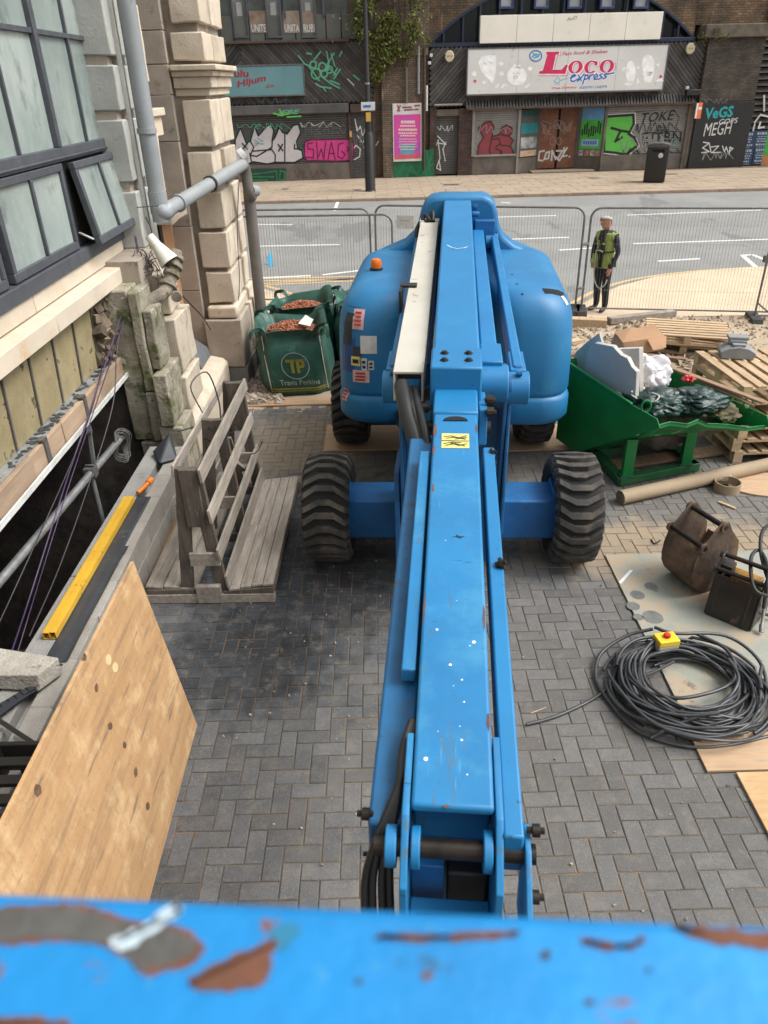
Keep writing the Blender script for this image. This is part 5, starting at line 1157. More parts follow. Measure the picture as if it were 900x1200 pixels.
def lp_(pts, r_=.0125):
    g = G(); g.tube(smoothpath([Vector(p)-Vector((2.05, 3.78, 0)) for p in pts], 7), r_, 8); mk('loop', g, CAB, cc, smooth=60)
lp_([pz(765, 737, .17), pz(735, 745, .12), pz(705, 765, .06), pz(698, 790, .03), pz(708, 815, .02), pz(745, 855, .02), pz(800, 874, .02), pz(850, 874, .02), pz(905, 862, .02)])
lp_([pz(617, 849, .014), pz(650, 840, .014), pz(690, 822, .014), pz(712, 807, .016), pz(735, 795, .03), pz(760, 790, .05), pz(790, 775, .10)], .011)
lp_([pz(762, 865, .03), pz(790, 850, .08), pz(830, 838, .12), pz(870, 842, .08), pz(895, 830, .05)])
lp_([pz(767, 735, .2), pz(790, 742, .2), pz(850, 745, .15), pz(890, 775, .08), pz(898, 820, .04), pz(880, 850, .03)])
lp_([pz(722, 766, .04), pz(726, 790, .05), pz(745, 815, .08), pz(790, 833, .12), pz(850, 832, .1), pz(885, 805, .08), pz(893, 780, .08)])
lp_([pz(815, 742, .17), pz(850, 760, .17), pz(862, 785, .15), pz(850, 805, .14), pz(800, 818, .13), pz(760, 812, .1)])
es = em('emergency_stop', (1.99, 4.10, .20), math.radians(8), label='yellow emergency stop box with a red button resting on the cable coil', cat='emergency stop')
g = G(); g.rbox(-.075, .075, -.055, .055, -.06, -.012, .006, 2); mk('box_base', g, mat('light_grey_plastic', (.38, .38, .35), rough=.5), es)
g = G(); g.rbox(-.076, .076, -.056, .056, -.011, .035, .006, 2); mk('box_lid', g, mat('yellow_plastic', (.78, .50, .02), (.70, .44, .02), rough=.4), es)
g = G(); g.lathe([(0, .062), (.022, .060), (.026, .052), (.026, .045), (.016, .043), (.016, .035)], 20); mk('button', g, mat('red_plastic', (.55, .015, .01), rough=.3), es, smooth=40)
# ---- green tipping skip
GRN = mat('green_skip_paint', (.010, .225, .055), (.008, .17, .042), rough=.42, scale=3, bump=.15, bscale=10, spots=[(5, .63, .70, (.10, .30, .14)), (11, .68, .73, (.09, .06, .035)), (1.7, .58, .75, (.02, .20, .06))])
GRND = mat('green_skip_paint_dirty', (.012, .13, .04), (.02, .075, .03), rough=.6, scale=4, spots=[(4, .55, .68, (.09, .075, .05))])
sk = em('tipping_skip', (2.0, 7.8, 0), label='bright green metal tipping skip heaped with building waste', cat='skip')
dv = Vector((.42, -.907, 0)); wv = Vector((.975, .222, 0)); WS = 1.24
def S3(s, w_, z): return dv*s+wv*w_+Vector((0, 0, z))
rim = [(0, 1.02), (1.48, .85)]
side = [(0, .10), (.36, .07), (1.18, .60), (1.50, .80), (1.44, .88), (1.10, .90), (0, 1.04)]
side2 = [(0, .10), (.36, .07), (1.18, .56), (1.50, .66), (1.44, .76), (1.0, .78), (0, .83)]
def panel(name, pts, off, m=GRN, par=sk, bev=.004):
    g = G(); n = len(pts); P_ = [Vector(p) for p in pts]
    g.add(P_+[p+off for p in P_], [tuple(range(n)), tuple(range(2*n-1, n-1, -1))]+[(i, (i+1) % n, n+(i+1) % n, n+i) for i in range(n)]); return mk(name, g, m, par, bev=bev)
lw = panel('end_wall', [S3(s, 0, z) for s, z in side], wv*.012)
panel('end_wall', [S3(s, WS, z) for s, z in side2], -wv*.012)
panel('back_wall', [S3(0, .012, .10), S3(0, WS-.012, .10), S3(0, WS-.012, .82), S3(0, .012, 1.03)], dv*.012)
panel('floor', [S3(.012, .012, .10), S3(.36, .012, .075), S3(.36, WS-.012, .075), S3(.012, WS-.012, .10)], Vector((0, 0, .012)))
panel('chute_plate', [S3(.36, .012, .075), S3(1.20, .012, .60), S3(1.19, WS-.012, .56), S3(.36, WS-.012, .075)], Vector((0, 0, .012)))
# dented front lip
g = G(); lip = [(0.012, 0, 0), (.14, .0, .05), (.30, .03, .03), (.42, .02, .09), (.55, .0, .02), (.8, .0, .0), (1.0, .02, -.04), (1.2, .0, -.02), (WS-.012, 0, -.02)]
base = len(g.v)
for (w_, ds, dz) in lip:
    t = w_/WS; zb = .60-.04*t; zt_ = .80-.14*t+dz*.7; 
    g.v += [S3(1.20, w_, zb), S3(1.50-.04+ds, w_, zt_-.02), S3(1.50-.05+ds, w_, zt_+.02), S3(1.47+ds, w_, zt_+.02), S3(1.21, w_, zb-.012)]
for i in range(len(lip)-1):
    for j in range(5):
        a = base+i*5; g.f.append([a+j, a+(j+1) % 5, a+5+(j+1) % 5, a+5+j]); g.m.append(0)
lipo = mk('front_lip', g, mat('green_skip_paint_chipped', (.012, .22, .055), (.010, .17, .045), rough=.5, scale=4, spots=[(7, .60, .66, (.32, .40, .28)), (12, .64, .7, (.10, .06, .03))]), sk)
g = G(); g.beam(S3(-.01, -.005, 1.04), S3(1.10, -.005, .905), .03, .03); mk('rim_bar', g, GRN, sk, bev=.006)
g = G(); g.beam(S3(-.01, WS+.005, .84), S3(1.0, WS+.005, .79), .03, .03); g.beam(S3(-.01, 0, 1.04), S3(-.01, WS, .84), .03, .03); mk('rim_bar', g, GRN, sk, bev=.006)
for (s, w_, z) in ((.02, .0, 1.05), (1.25, .03, .90), (1.22, WS-.03, .79)):
    g = G(); c = S3(s, w_, z)
    g.tube([c+Vector((math.cos(a)*.045, 0, .035+math.sin(a)*.06)) for a in [k*math.pi/8 for k in range(17)]], .010, 6); mk('lifting_eye', g, GRN, sk, smooth=50)
# base frame
def W2(x, y, z): return Vector((x-2.0, y-7.8, z))
fl = pz(727, 568); fr_ = pz(812, 551); bl_ = pz(697, 536); br_ = fr_+(bl_-fl)
for a, b in ((fl, fr_), (fl, bl_), (fr_, br_), (bl_, br_)):
    g = G(); A = Vector((a.x-2.0, a.y-7.8, .055)); B = Vector((b.x-2.0, b.y-7.8, .055)); g.beam(A, B, .10, .09, e=.04); mk('base_beam', g, GRND, sk, bev=.006)
for p, t in ((fl.lerp(fr_, .06), .47), (fl.lerp(fr_, .86), .50), (bl_.lerp(br_, .1), .3), (bl_.lerp(br_, .85), .3)):
    g = G(); g.box(p.x-2.0-.055, p.x-2.0+.055, p.y-7.8-.04, p.y-7.8+.04, .10, t+.05); mk('leg', g, GRN, sk, bev=.006)
    g = G(); g.box(p.x-2.0-.075, p.x-2.0+.075, p.y-7.8-.055, p.y-7.8+.055, .10, .115); mk('foot_plate', g, GRND, sk, bev=.003)
# contents (world coordinates)
def SW(s, w_, z): return Vector((2.0, 7.8, 0))+S3(s, w_, z)
FOIL = mat('grey_foil_board', (.50, .485, .47), (.42, .41, .40), rough=.75, scale=2, bump=.3, bscale=10, spot=(5, .6, .75, (.42, .44, .46)))
FOAM = mat('foam_edge', (.62, .58, .48), rough=.9)
def board(pts2, A, U, V, th, m, label, cat='insulation board'):
    g = G(); n = len(pts2); nn = U.cross(V).normalized()*th; P_ = [A+U*a+V*b for a, b in pts2]
    g.add(P_+[p+nn for p in P_], [tuple(range(n)), tuple(range(2*n-1, n-1, -1))]+[(i, (i+1) % n, n+(i+1) % n, n+i) for i in range(n)])
    return mk('insulation_board', g, m, label=label, cat=cat, bev=.003)
yd = 7.35
A = py(685, 468, 7.25); B = py(742, 495, 6.75); 
def quadboard(pix, Yf, th, m, label, cat='insulation board', name='insulation_board'):
    P_ = [py(x, y, Yf(x, y)) for x, y in pix]; nn = (P_[1]-P_[0]).cross(P_[2]-P_[0]).normalized()
    if nn.y < 0: nn = -nn
    n = len(P_); g = G(); g.add(P_+[p+nn*th for p in P_], [tuple(range(n)), tuple(range(2*n-1, n-1, -1))]+[(i, (i+1) % n, n+(i+1) % n, n+i) for i in range(n)])
    return mk(name, g, m, label=label, cat=cat, bev=.003)
pf = lambda c0: (lambda x, y: 7.8-(x-660)*.0118+c0)
quadboard([(664, 440), (675, 412), (690, 399), (702, 390), (708, 412), (702, 470), (672, 462)], pf(.22), .03, FOIL, 'curved grey foil board furthest left in the green skip')
quadboard([(676, 450), (686, 424), (690, 408), (697, 402), (718, 406), (727, 416), (735, 420), (740, 430), (746, 436), (744, 478), (746, 512), (700, 482)], pf(.10), .05, FOIL, 'tall grey foil board with a broken corner standing in the green skip')
quadboard([(722, 409), (749, 408), (750, 470), (749, 490), (738, 500)], pf(.30), .05, mat('white_board', (.58, .56, .52), (.50, .48, .44), rough=.7, scale=3), 'white edged board standing behind the tall grey one in the skip')
CARD = mat('brown_cardboard', (.40, .235, .13), (.33, .19, .105), rough=.85, scale=3, bump=.2, bscale=12)
cb = em('cardboard_box', py(745, 405, 7.9), .3, label='crushed brown cardboard box on top of the rubbish in the skip', cat='cardboard box')
g = G(); g.hexa([(-.22, -.16, -.05), (.24, -.18, -.02), (.27, .16, 0), (-.2, .18, -.03)], [(-.26, -.12, .10), (.20, -.20, .14), (.30, .14, .17), (-.18, .16, .12)]); mk('carton', g, CARD, cb, bev=.006)
g = G(); g.add([(.0, -.18, .12), (.22, -.20, .14), (.16, -.30, .05), (.02, -.28, .03)], [(0, 1, 2, 3)]); g.add([(-.26, -.12, .10), (.0, -.16, .12), (-.05, .05, .20), (-.22, .1, .15)], [(0, 1, 2, 3)]); g.add([(.3, .14, .17), (.2, -.2, .14), (.06, -.12, .05), (.1, .1, .08)], [(0, 1, 2, 3)]); mk('flap', g, CARD, cb, fix=False)
def crumple(name, c, sx, sy, sz, m, label, cat, seed=0, amp=.25, sub=4, fr=5):
    bm = bmesh.new(); bmesh.ops.create_icosphere(bm, subdivisions=sub, radius=1)
    for v in bm.verts:
        n = v.co.normalized(); k = 1+amp*noise.noise(n*1.6+Vector((seed, 0, 0)))+amp*.8*abs(noise.noise(n*fr*.6+Vector((seed, 5, 0))))-amp*.35*abs(noise.noise(n*fr*1.5+Vector((seed, 2, 7))))
        v.co = Vector((n.x*sx*k, n.y*sy*k, n.z*sz*k))
    g = G(); g.frombm(bm); return mk(name, g, m, smooth=45, label=label, cat=cat, loc=c)
DGB = mat('dark_green_plastic', (.010, .035, .031), (.006, .022, .02), rough=.42, scale=4, bump=.5, bscale=14, spot=(5, .58, .75, (.03, .10, .085)))
WPL = mat('white_polythene', (.62, .60, .62), (.52, .50, .53), rough=.4, scale=4, bump=.3, bscale=12)
crumple('rubbish_sack', SW(1.02, .30, .86), .28, .19, .13, DGB, 'crumpled dark green plastic sack at the left of the skip lip', 'sack', 3, .38, 5, 5)
crumple('rubbish_sack', SW(1.0, .80, .82), .27, .19, .12, DGB, 'crumpled dark green plastic sack at the right of the skip lip', 'sack', 8, .38, 5, 5)
crumple('polythene_sheet', SW(.55, .60, .98), .22, .16, .19, WPL, 'crumpled white polythene sheeting in the middle of the skip', 'polythene sheet', 5, .36, 5, 4)
crumple('plaster_rubble', SW(.78, .25, .83), .20, .16, .13, mat('pale_plaster', (.50, .45, .37), (.40, .35, .28), rough=.95, scale=6), 'pale plaster lump between the boards and the dark sacks', 'plaster lump', 11, .3, 3, 4)
crumple('plaster_rubble', SW(1.12, 1.06, .70), .14, .13, .07, mat('olive_sacking', (.19, .17, .10), (.14, .12, .07), rough=.95, scale=6), 'brown green sacking at the right end of the skip', 'sacking', 12, .5, 4, 6)
crumple('waste_fill', SW(.62, .68, .55), .50, .42, .26, mat('mixed_waste', (.16, .13, .10), (.07, .06, .05), rough=.95, scale=9, bump=1), 'dark mixed building waste filling the skip', 'building waste', 21, .5, 4, 6)
g = G(); Tm = Matrix.Translation(SW(.45, .33, 1.02)) @ Euler((1.45, .15, .5)).to_matrix().to_4x4(); g.lathe([(.075, -.03), (.11, -.03), (.11, .03), (.075, .03), (.075, -.03)], 28, Tm); mk('tape_roll', g, mat('blue_grey_tape', (.20, .24, .36), (.5, .5, .52), rough=.4, scale=3, st=(1, 1, 9)), smooth=40, label='roll of blue grey tape standing on edge beside the white polythene', cat='tape roll')
crumple('red_netting', SW(.80, .86, .98), .05, .045, .035, mat('red_mesh', (.55, .03, .04), rough=.5), 'scrap of bright red netting poking out of the skip', 'netting', 2, .6, 4, 9)
g = G(); g.tube(smoothpath([SW(1.05, .02, 1.02), SW(1.0, .06, .96), SW(1.1, .12, .92), SW(1.2, .16, .95), SW(1.17, .22, .99), SW(1.10, .2, 1.0)], 6), .009, 7); mk('cable_end', g, mat('pale_cord', (.45, .47, .42), rough=.6), smooth=60, label='pale cord curled over the left dark sack in the skip', cat='cord')
for i, (a, b) in enumerate((((.32, .95, .98), (1.42, 1.18, .90)), ((.30, 1.02, .96), (1.38, 1.12, .86)))):
    g = G(); g.beam(SW(*a), SW(*b), .07-.02*i, .02); mk('timber_plank', g, WOODB, bev=.003, label=('upper brown plank lying over the right side of the skip', 'lower narrow plank lying over the right side of the skip')[i], cat='plank')
# ---- pallets
def mkpallet(L_=1.2, W_=1.0, ns=7, m=WOODP):
    p = em('wooden_pallet')
    bw_ = .098
    for i in range(ns):
        x = -W_/2+bw_/2+(W_-bw_)*i/(ns-1); g = G(); g.box(x-bw_/2, x+bw_/2, -L_/2, L_/2, .122, .144); mk('deck_board', g, m, p, bev=.002)
    for j in (-1, 0, 1):
        y = j*(L_/2-.05); g = G(); g.box(-W_/2, W_/2, y-.05, y+.05, .10, .121); mk('stringer_board', g, m, p, bev=.002)
        for i in (-1, 0, 1):
            x = i*(W_/2-.05); g = G(); g.box(x-.05, x+.05, y-.05, y+.05, .022, .0995); mk('pallet_block', g, m, p, bev=.002)
    for i in (-1, 0, 1):
        x = i*(W_/2-.05); g = G(); g.box(x-.05, x+.05, -L_/2, L_/2, 0, .0215); mk('base_board', g, m, p, bev=.002)
    return p
pal = mkpallet(); base_c = Vector((4.30, 7.86, 0))
nm = ['bottom pallet', 'second pallet from the bottom', 'third pallet from the bottom', 'fourth pallet from the bottom', 'fifth pallet from the bottom', 'topmost pallet']
for k in range(6):
    p = pal if k == 0 else copy_tree(pal)
    p.location = base_c+Vector((random.uniform(-.03, .03)-.012*k, random.uniform(-.03, .03), k*.1465)); p.rotation_euler = (0, 0, math.radians(3)+random.uniform(-.03, .03))
    tag(p, nm[k]+' of the stack behind the green skip', 'pallet', 'pallets stacked behind the skip')
for (c, rz, lb_) in (((4.75, 11.25, .03), 1.15, 'loose pallet lying on the rubble beyond the pallet stack'), ((5.3, 9.9, .02), .55, 'flat pallet on the gravel between the stack and the fence')):
    p = copy_tree(pal); p.location = c; p.rotation_euler = (.03, .02, rz); tag(p, lb_, 'pallet', 'loose pallets on the gravel')
p = copy_tree(pal); p.location = (4.72, 11.2, .185); p.rotation_euler = (.0, .03, 1.25); tag(p, 'upper pallet of the two lying by the rubble heap', 'pallet', 'loose pallets on the gravel')
gb = em('grey_ridge_blocks', (4.08, 8.22, .885), -.25, label='grey moulded concrete blocks piled on the topmost pallet', cat='concrete blocks')
GBM = mat('grey_block', (.24, .25, .255), (.19, .20, .205), rough=.8, scale=5)
g = G(); g.prism([(-.17, 0), (.17, 0), (.19, .07), (.11, .12), (0, .14), (-.11, .12), (-.19, .07)], -.13, .13, 'y'); mk('lower_block', g, GBM, gb, bev=.008)
g = G(); g.box(-.09, .09, -.02, .12, .14, .18); g.box(-.11, .11, .0, .14, .18, .215); g.box(-.07, .07, -.10, -.03, .135, .16); mk('upper_block', g, GBM, gb, bev=.006)
# ---- loose timbers on the dirt
tims = [((2.75, 12.35, .14), (3.75, 12.1, .14), .18, .20, 'thick timber sleeper end at the foot of the fence below the worker', WOODP),
        ((3.8, 12.15, .20), (5.0, 12.5, .20), .14, .10, 'long dusty timber beam lying along the rubble heap', WOODG),
        ((2.3, 11.2, .07), (3.2, 11.55, .07), .14, .05, 'short pale plank on the dirt left of the skip', WOODP),
        ((2.2, 10.6, .09), (3.4, 10.9, .09), .10, .06, 'narrow plank lying on the dirt behind the lift cowl', WOODB),
        ((2.3, 9.9, .06), (3.5, 10.2, .06), .16, .04, 'flat worn plank behind the green skip', WOODG),
        ((2.5, 10.2, .10), (3.6, 11.3, .06), .08, .05, 'crooked brown batten lying across the planks behind the skip', WOODB),
        ((2.9, 9.6, .06), (3.7, 10.7, .10), .12, .04, 'pale sawn board resting on the planks behind the skip', WOODP),
        ((3.6, 10.9, .06), (4.5, 10.5, .06), .09, .05, 'short brown offcut beside the loose pallets', WOODB),
        ((2.4, 7.2, .03), (3.9, 7.55, .03), .2, .03, 'dirty plank under the green skip', WOODB)]
for a, b, w_, h_, lb_, m in tims:
    A = Vector(a); B = Vector(b); g = G(); c = (A+B)/2; g.beam(A-c, B-c, w_, h_); mk('timber_offcut', g, m, loc=c, bev=.004, label=lb_, cat='timber')
g = G()
for i in range(520):
    x = random.uniform(2.0, 5.2); y = random.uniform(9.3, 12.2); L_ = random.uniform(.05, .28); a = random.uniform(0, 3.14); c = Vector((x, y, .03+random.uniform(0, .04))); d = Vector((math.cos(a), math.sin(a), random.uniform(-.1, .1)))*L_/2
    g.beam(c-d, c+d, random.uniform(.015, .05), .012)
mk('wood_scraps', g, mat('wood_scraps', (.33, .25, .17), (.15, .11, .08), rough=.9, isl=.45, scale=6), kind='stuff')
# ---- cardboard tube, ring, ply disc, stick
KR = mat('kraft_tube', (.34, .26, .17), (.29, .22, .145), rough=.75, scale=2.5, spot=(5, .6, .75, (.23, .17, .11)))
A = pz(727, 583, .075); B = pz(915, 541, .075); d = (B-A).normalized(); L_ = (B-A).length
T = Matrix.Translation(A) @ d.to_track_quat('Z', 'Y').to_matrix().to_4x4()
g = G(); g.lathe([(.066, 0), (.072, 0), (.072, L_), (.066, L_), (.066, 0)], 28, T); mk('cardboard_tube', g, KR, smooth=40, label='long brown cardboard tube lying in front of the green skip', cat='tube')
c = pz(851, 574, .0)
g = G(); g.lathe([(.118, .004), (.128, .0), (.130, .10), (.120, .10), (.118, .004)], 36, Matrix.Translation(c)); mk('cardboard_ring', g, KR, smooth=40, label='short ring of coiled cardboard strip in front of the long tube', cat='ring')
g = G(); cx, cy = 3.98, 6.72
g.prism([(cx+.42*math.cos(a), cy+.26*math.sin(a)) for a in [k*math.pi/12 for k in range(25)]][:-1], .003, .02, 'z'); mk('plywood_offcut', g, PLYE, bev=.002, label='rounded plywood offcut beside the cardboard ring at the right edge', cat='plywood')
g = G(); g.box(3.44, 3.60, 6.76, 6.84, .10, .16, Matrix()); mk('wood_block', g, WOODP, bev=.004, loc=(0, 0, -.06), label='small wood block between the cardboard ring and the tube', cat='wood block')
A = pz(842, 588, .012); B = pz(862, 596, .012); g = G(); g.beam(A, B, .025, .015); mk('wood_stick', g, WOODP, label='short pale stick on the paving below the cardboard ring', cat='stick')
A = pz(622, 836, .006); B = pz(640, 829, .006); g = G(); g.beam(A, B, .006, .005); mk('wood_stick', g, WOODP, label='tiny pale splinter beside the loose end of the black cable', cat='stick')
g = G(); g.tube(smoothpath([pz(763, 632, .01), pz(767, 637, .012), pz(774, 633, .01)], 4), .006, 5); mk('metal_scrap', g, PIN, smooth=60, label='bent metal scrap on the paving left of the rusty bucket', cat='scrap')
g = G()
for i in range(420):
    x = random.uniform(-1.5, 4.2); y = random.uniform(1.8, 9.1); r_ = random.choice([.003, .004, .006, .008]); T = Matrix.Translation((x, y, .002+r_*.5)) @ Euler((random.random()*6, random.random()*6, 0)).to_matrix().to_4x4() @ Matrix.Diagonal((r_, r_*.7, r_*.6, 1)); g.box(-1, 1, -1, 1, -1, 1, T)
mk('grit', g, mat('pale_grit', (.40, .36, .30), (.2, .17, .13), rough=.95, isl=.5, scale=10), kind='stuff')
# ================================================================ FAR SIDE OF THE ROAD
FA = math.atan(.054); FO = Vector((0, 35.95, 0)); MF = Matrix.Translation(FO) @ Matrix.Rotation(FA, 4, 'Z'); MFI = MF.inverted()
FN = Vector((math.sin(FA), -math.cos(FA), 0))    # facade normal toward the viewer
def fu(x, y, v=0):      # photo point to facade-local (u, v, z) on the plane local y = v
    o = MFI @ CAMP; d = MFI.to_3x3() @ ray(x, y); t = (v-o.y)/d.y; return o+d*t
def froot(name, **k):
    o = em(name, FO, FA, **k); return o
WB = mat('black_timber_cladding', (.075, .069, .064), (.045, .042, .040), rough=.8, scale=3, rnd=.2, isl=.35, spot=(2.5, .56, .75, (.09, .068, .05)))
WB2 = mat('black_backing', (.012, .011, .011), rough=.9)
BRN = mat('brown_trim', (.085, .055, .04), (.05, .035, .028), rough=.8, scale=3, spot=(3, .6, .7, (.03, .028, .026)))
SHUT = mat('grey_roller_shutter', (.27, .262, .245), (.20, .193, .18), rough=.6, scale=1.2, spot=(2, .58, .75, (.06, .055, .05)))
SHUTD = mat('dark_roller_shutter', (.10, .095, .092), (.062, .06, .058), rough=.6, scale=1.5, spot=(3, .6, .75, (.09, .08, .07)))
STALL = mat('stained_render', (.155, .13, .11), (.09, .078, .068), rough=.9, scale=2, bump=.3, spot=(3, .55, .7, (.13, .105, .08)))
def brick_mat(name, c, c2, mortar, sc=1.0):
    m = mat(name, c, c2, rough=.95, scale=1.5, spots=[(1.1, .52, .75, tuple(x*.55 for x in c2), (1, 1, .35)), (2.3, .60, .72, tuple(min(1, x*1.7) for x in c), (2.5, 2.5, .3))])
    N = m.node_tree.nodes; L = m.node_tree.links; b = N['Principled BSDF']; src = b.inputs['Base Color'].links[0].from_socket
    tc = N.new('ShaderNodeTexCoord'); mp = N.new('ShaderNodeMapping'); mp.inputs['Rotation'].default_value = (math.radians(90), 0, 0)
    L.new(tc.outputs['Object'], mp.inputs['Vector']); bt = N.new('ShaderNodeTexBrick'); bt.inputs['Scale'].default_value = 1
    bt.inputs['Brick Width'].default_value = .225*sc; bt.inputs['Row Height'].default_value = .075*sc; bt.inputs['Mortar Size'].default_value = .010*sc
    bt.inputs['Color1'].default_value = (.75, .75, .75, 1); bt.inputs['Color2'].default_value = (1.25, 1.2, 1.15, 1); bt.inputs['Mortar'].default_value = (*mortar, 1)
    sx = N.new('ShaderNodeSeparateXYZ'); L.new(tc.outputs['Object'], sx.inputs[0]); cx = N.new('ShaderNodeCombineXYZ')
    ad = N.new('ShaderNodeMath'); ad.operation = 'ADD'; L.new(sx.outputs[0], ad.inputs[0]); L.new(sx.outputs[1], ad.inputs[1]); L.new(ad.outputs[0], cx.inputs[0]); L.new(sx.outputs[2], cx.inputs[1]); L.new(cx.outputs[0], bt.inputs['Vector'])
    mx = N.new('ShaderNodeMix'); mx.data_type = 'RGBA'; mx.blend_type = 'MULTIPLY'; mx.inputs[0].default_value = 1; L.new(src, mx.inputs[6]); L.new(bt.outputs['Color'], mx.inputs[7]); L.new(mx.outputs[2], b.inputs['Base Color'])
    bp = N.new('ShaderNodeBump'); bp.inputs['Strength'].default_value = .6; bp.inputs['Distance'].default_value = .02; bp.invert = True; L.new(bt.outputs['Fac'], bp.inputs['Height']); L.new(bp.outputs[0], b.inputs['Normal'])
    return m
BRK = brick_mat('sooty_brown_brick', (.19, .142, .105), (.11, .082, .064), (.5, .5, .5))
BRKD = brick_mat('black_brick', (.10, .084, .07), (.052, .045, .04), (.55, .55, .55))
BRKP = brick_mat('purple_brown_brick', (.085, .055, .048), (.055, .036, .032), (.5, .5, .5))
BRKT = brick_mat('warm_arch_brick', (.20, .13, .075), (.075, .055, .04), (.5, .5, .5), 1.2)
NAVY = mat('navy_frame', (.012, .022, .055), (.01, .016, .04), rough=.5)
BANDW = mat('cream_sign_board', (.84, .80, .71), (.76, .72, .63), rough=.7, scale=.8, spot=(1.5, .60, .75, (.66, .60, .50)))
SIGNW = mat('pale_grey_sign', (.68, .68, .66), (.61, .61, .59), rough=.5, scale=.8, spot=(3, .62, .75, (.36, .35, .33)))
TEAL = mat('teal_sign', (.13, .27, .29), (.11, .23, .25), rough=.6, scale=1, spot=(4, .62, .75, (.16, .22, .21)))
def stroke_obj(name, lines, w_, m, parent, v, closed=False, zoomf=None, fn=None):
    g = G(); g.nrm = Vector((0, -1, 0)); g.lift = 0
    f = fn or (lambda x, y: fu(x, y, v))
    if zoomf: lines = [[zoomf(*p) for p in ln] for ln in lines]
    strokes(g, lines, w_, f); return mk(name, g, m, parent, fix=False)
def poly_obj(name, pts, m, parent, v, zoomf=None):
    if zoomf: pts = [zoomf(*p) for p in pts]
    g = G(); g.quad(*[fu(x, y, v) for x, y in pts]); return mk(name, g, m, parent, fix=False)
def text_obj(name, body, x0, y0, x1, y1, hpx, m, parent, v, bold=0, shear=0, **k):
    """baseline from photo point (x0,y0) to (x1,y1), cap height hpx photo pixels"""
    g = G(); A = fu(x0, y0, v); B = fu(x1, y1, v); C_ = fu(x0, y0-hpx, v); H_ = Vector((0, 0, (C_-A).length))
    add_text(g, body, A, (B-A).normalized(), H_, (B-A).length, bold, shear); return mk(name, g, m, parent, fix=False, **k)
def shutter(name, u0, u1, z0, z1, v, m, par, pitch=.085):
    g = G(); z = z0; 
    while z < z1-.01:
        t = min(z+pitch, z1); g.prism([(v+.012, z), (v-.012, z+pitch*.2), (v-.012, z+pitch*.8), (v+.012, t), (v+.03, t), (v+.03, z)], u0, u1, 'x'); z = t
    return mk(name, g, m, par)
def cladding(name, u0, u1, z0, z1, v, par, ang=1, step=.19, m=WB, vee=None):
    """diagonal boards clipped to a rectangle; vee = u where the direction flips"""
    g = G()
    spans = [(u0, u1, ang)] if vee is None else [(u0, vee, 1), (vee, u1, -1)]
    for a, b, s in spans:
        L_ = (z1-z0)
        k = a-L_ if True else a
        t = a-L_
        while t < b+L_:
            # board centre line u = t + (z-z0) (s=1) ; clip
            za, zb = z0, z1
            if s > 0: ua, ub = t, t+L_
            else: ua, ub = t+L_, t
            # clip to [a, b]
            P0 = Vector((ua, 0, za)); P1 = Vector((ub, 0, zb)); d = P1-P0; t0, t1 = 0., 1.
            if abs(d.x) > 1e-6:
                q0 = (a-P0.x)/d.x; q1 = (b-P0.x)/d.x; t0 = max(t0, min(q0, q1)); t1 = min(t1, max(q0, q1))
            if t1-t0 > .02:
                A = P0+d*t0; B = P0+d*t1; A.y = B.y = v-.03+random.uniform(-.008, .008); g.beam(A, B, step*.62, .06, up=(0, -1, 0))
            t += step
    bk = G(); bk.box(u0, u1, v, v+.05, z0, z1)
    p = mk(name, bk, WB2, par); mk('diagonal_boards', g, m, p, kind='stuff', fix=False)
    return p
Z1 = lambda x, y: (260+x/5.625, 50+y/5.625)
Z2 = lambda x, y: (500+x/2.25, y/2.25)
Z3 = lambda x, y: (540+x/4.5, 110+y/4.5)
Z4 = lambda x, y: (700+x/4.5, 90+y/4.5)
Z5 = lambda x, y: (400+x/5.625, 100+y/5.625)
Z6 = lambda x, y: (500+x/4.5, y/4.5)
GW = mat('pale_spray', (.62, .62, .60), rough=.7, scale=3); GLIL = mat('white_lilac_spray', (.56, .53, .53), (.48, .45, .47), rough=.7); GBK = mat('black_spray', (.01, .01, .012), rough=.7)
GPK = mat('pink_spray', (.62, .05, .25), (.52, .04, .21), rough=.7); GGR = mat('mint_spray', (.12, .42, .26), rough=.7); GDG = mat('green_spray', (.01, .19, .08), (.01, .12, .055), rough=.7)
GLG = mat('lime_spray', (.10, .45, .06), (.09, .38, .05), rough=.7); GRD = mat('dull_red_spray', (.24, .04, .05), (.19, .035, .045), rough=.7); GTL = mat('turquoise_spray', (.02, .36, .38), rough=.7); GLB = mat('pale_blue_spray', (.18, .35, .40), rough=.7)
# ---- left shop
LS = froot('closed_shop', label='closed black clad shop with a teal sign and graffitied shutters on the far left', cat='shop')
g = G(); g.box(-16, 0.02, .25, 6, 0, 2.95); g.box(-16, .02, .2, 6, 2.95, 5.2); g.box(-16, -.95, .15, 6, 5.2, 9); mk('wall', g, BRKD, LS)
cladding('fascia_cladding', -7.6, -.02, 2.98, 5.16, .14, LS, vee=-5.35)
g = G(); g.box(-9, .02, -.22, .2, 2.62, 2.96) if False else g.box(-9, -1.06, -.16, .24, 2.60, 2.95); mk('shutter_box', g, SHUTD, LS, bev=.02)
g = G(); g.box(-1.0, .02, -.08, .24, 2.58, 2.9); mk('shutter_box', g, BRN, LS, bev=.02)
s1 = shutter('roller_shutter', -9, -1.12, .66, 2.62, .16, SHUTD, LS)
g = G(); g.box(-9, -1.08, .06, .25, 0, .66); mk('stall_riser', g, STALL, LS, bev=.01)
g = G(); g.box(-1.10, -.98, .04, .25, 0, 2.6); g.box(-.06, .06, .04, .25, 0, 2.6); mk('door_post', g, BRN, LS, bev=.01)
s2 = shutter('roller_shutter', -.98, -.06, .02, 2.6, .18, SHUTD, LS)
us = fu(270, 80).x
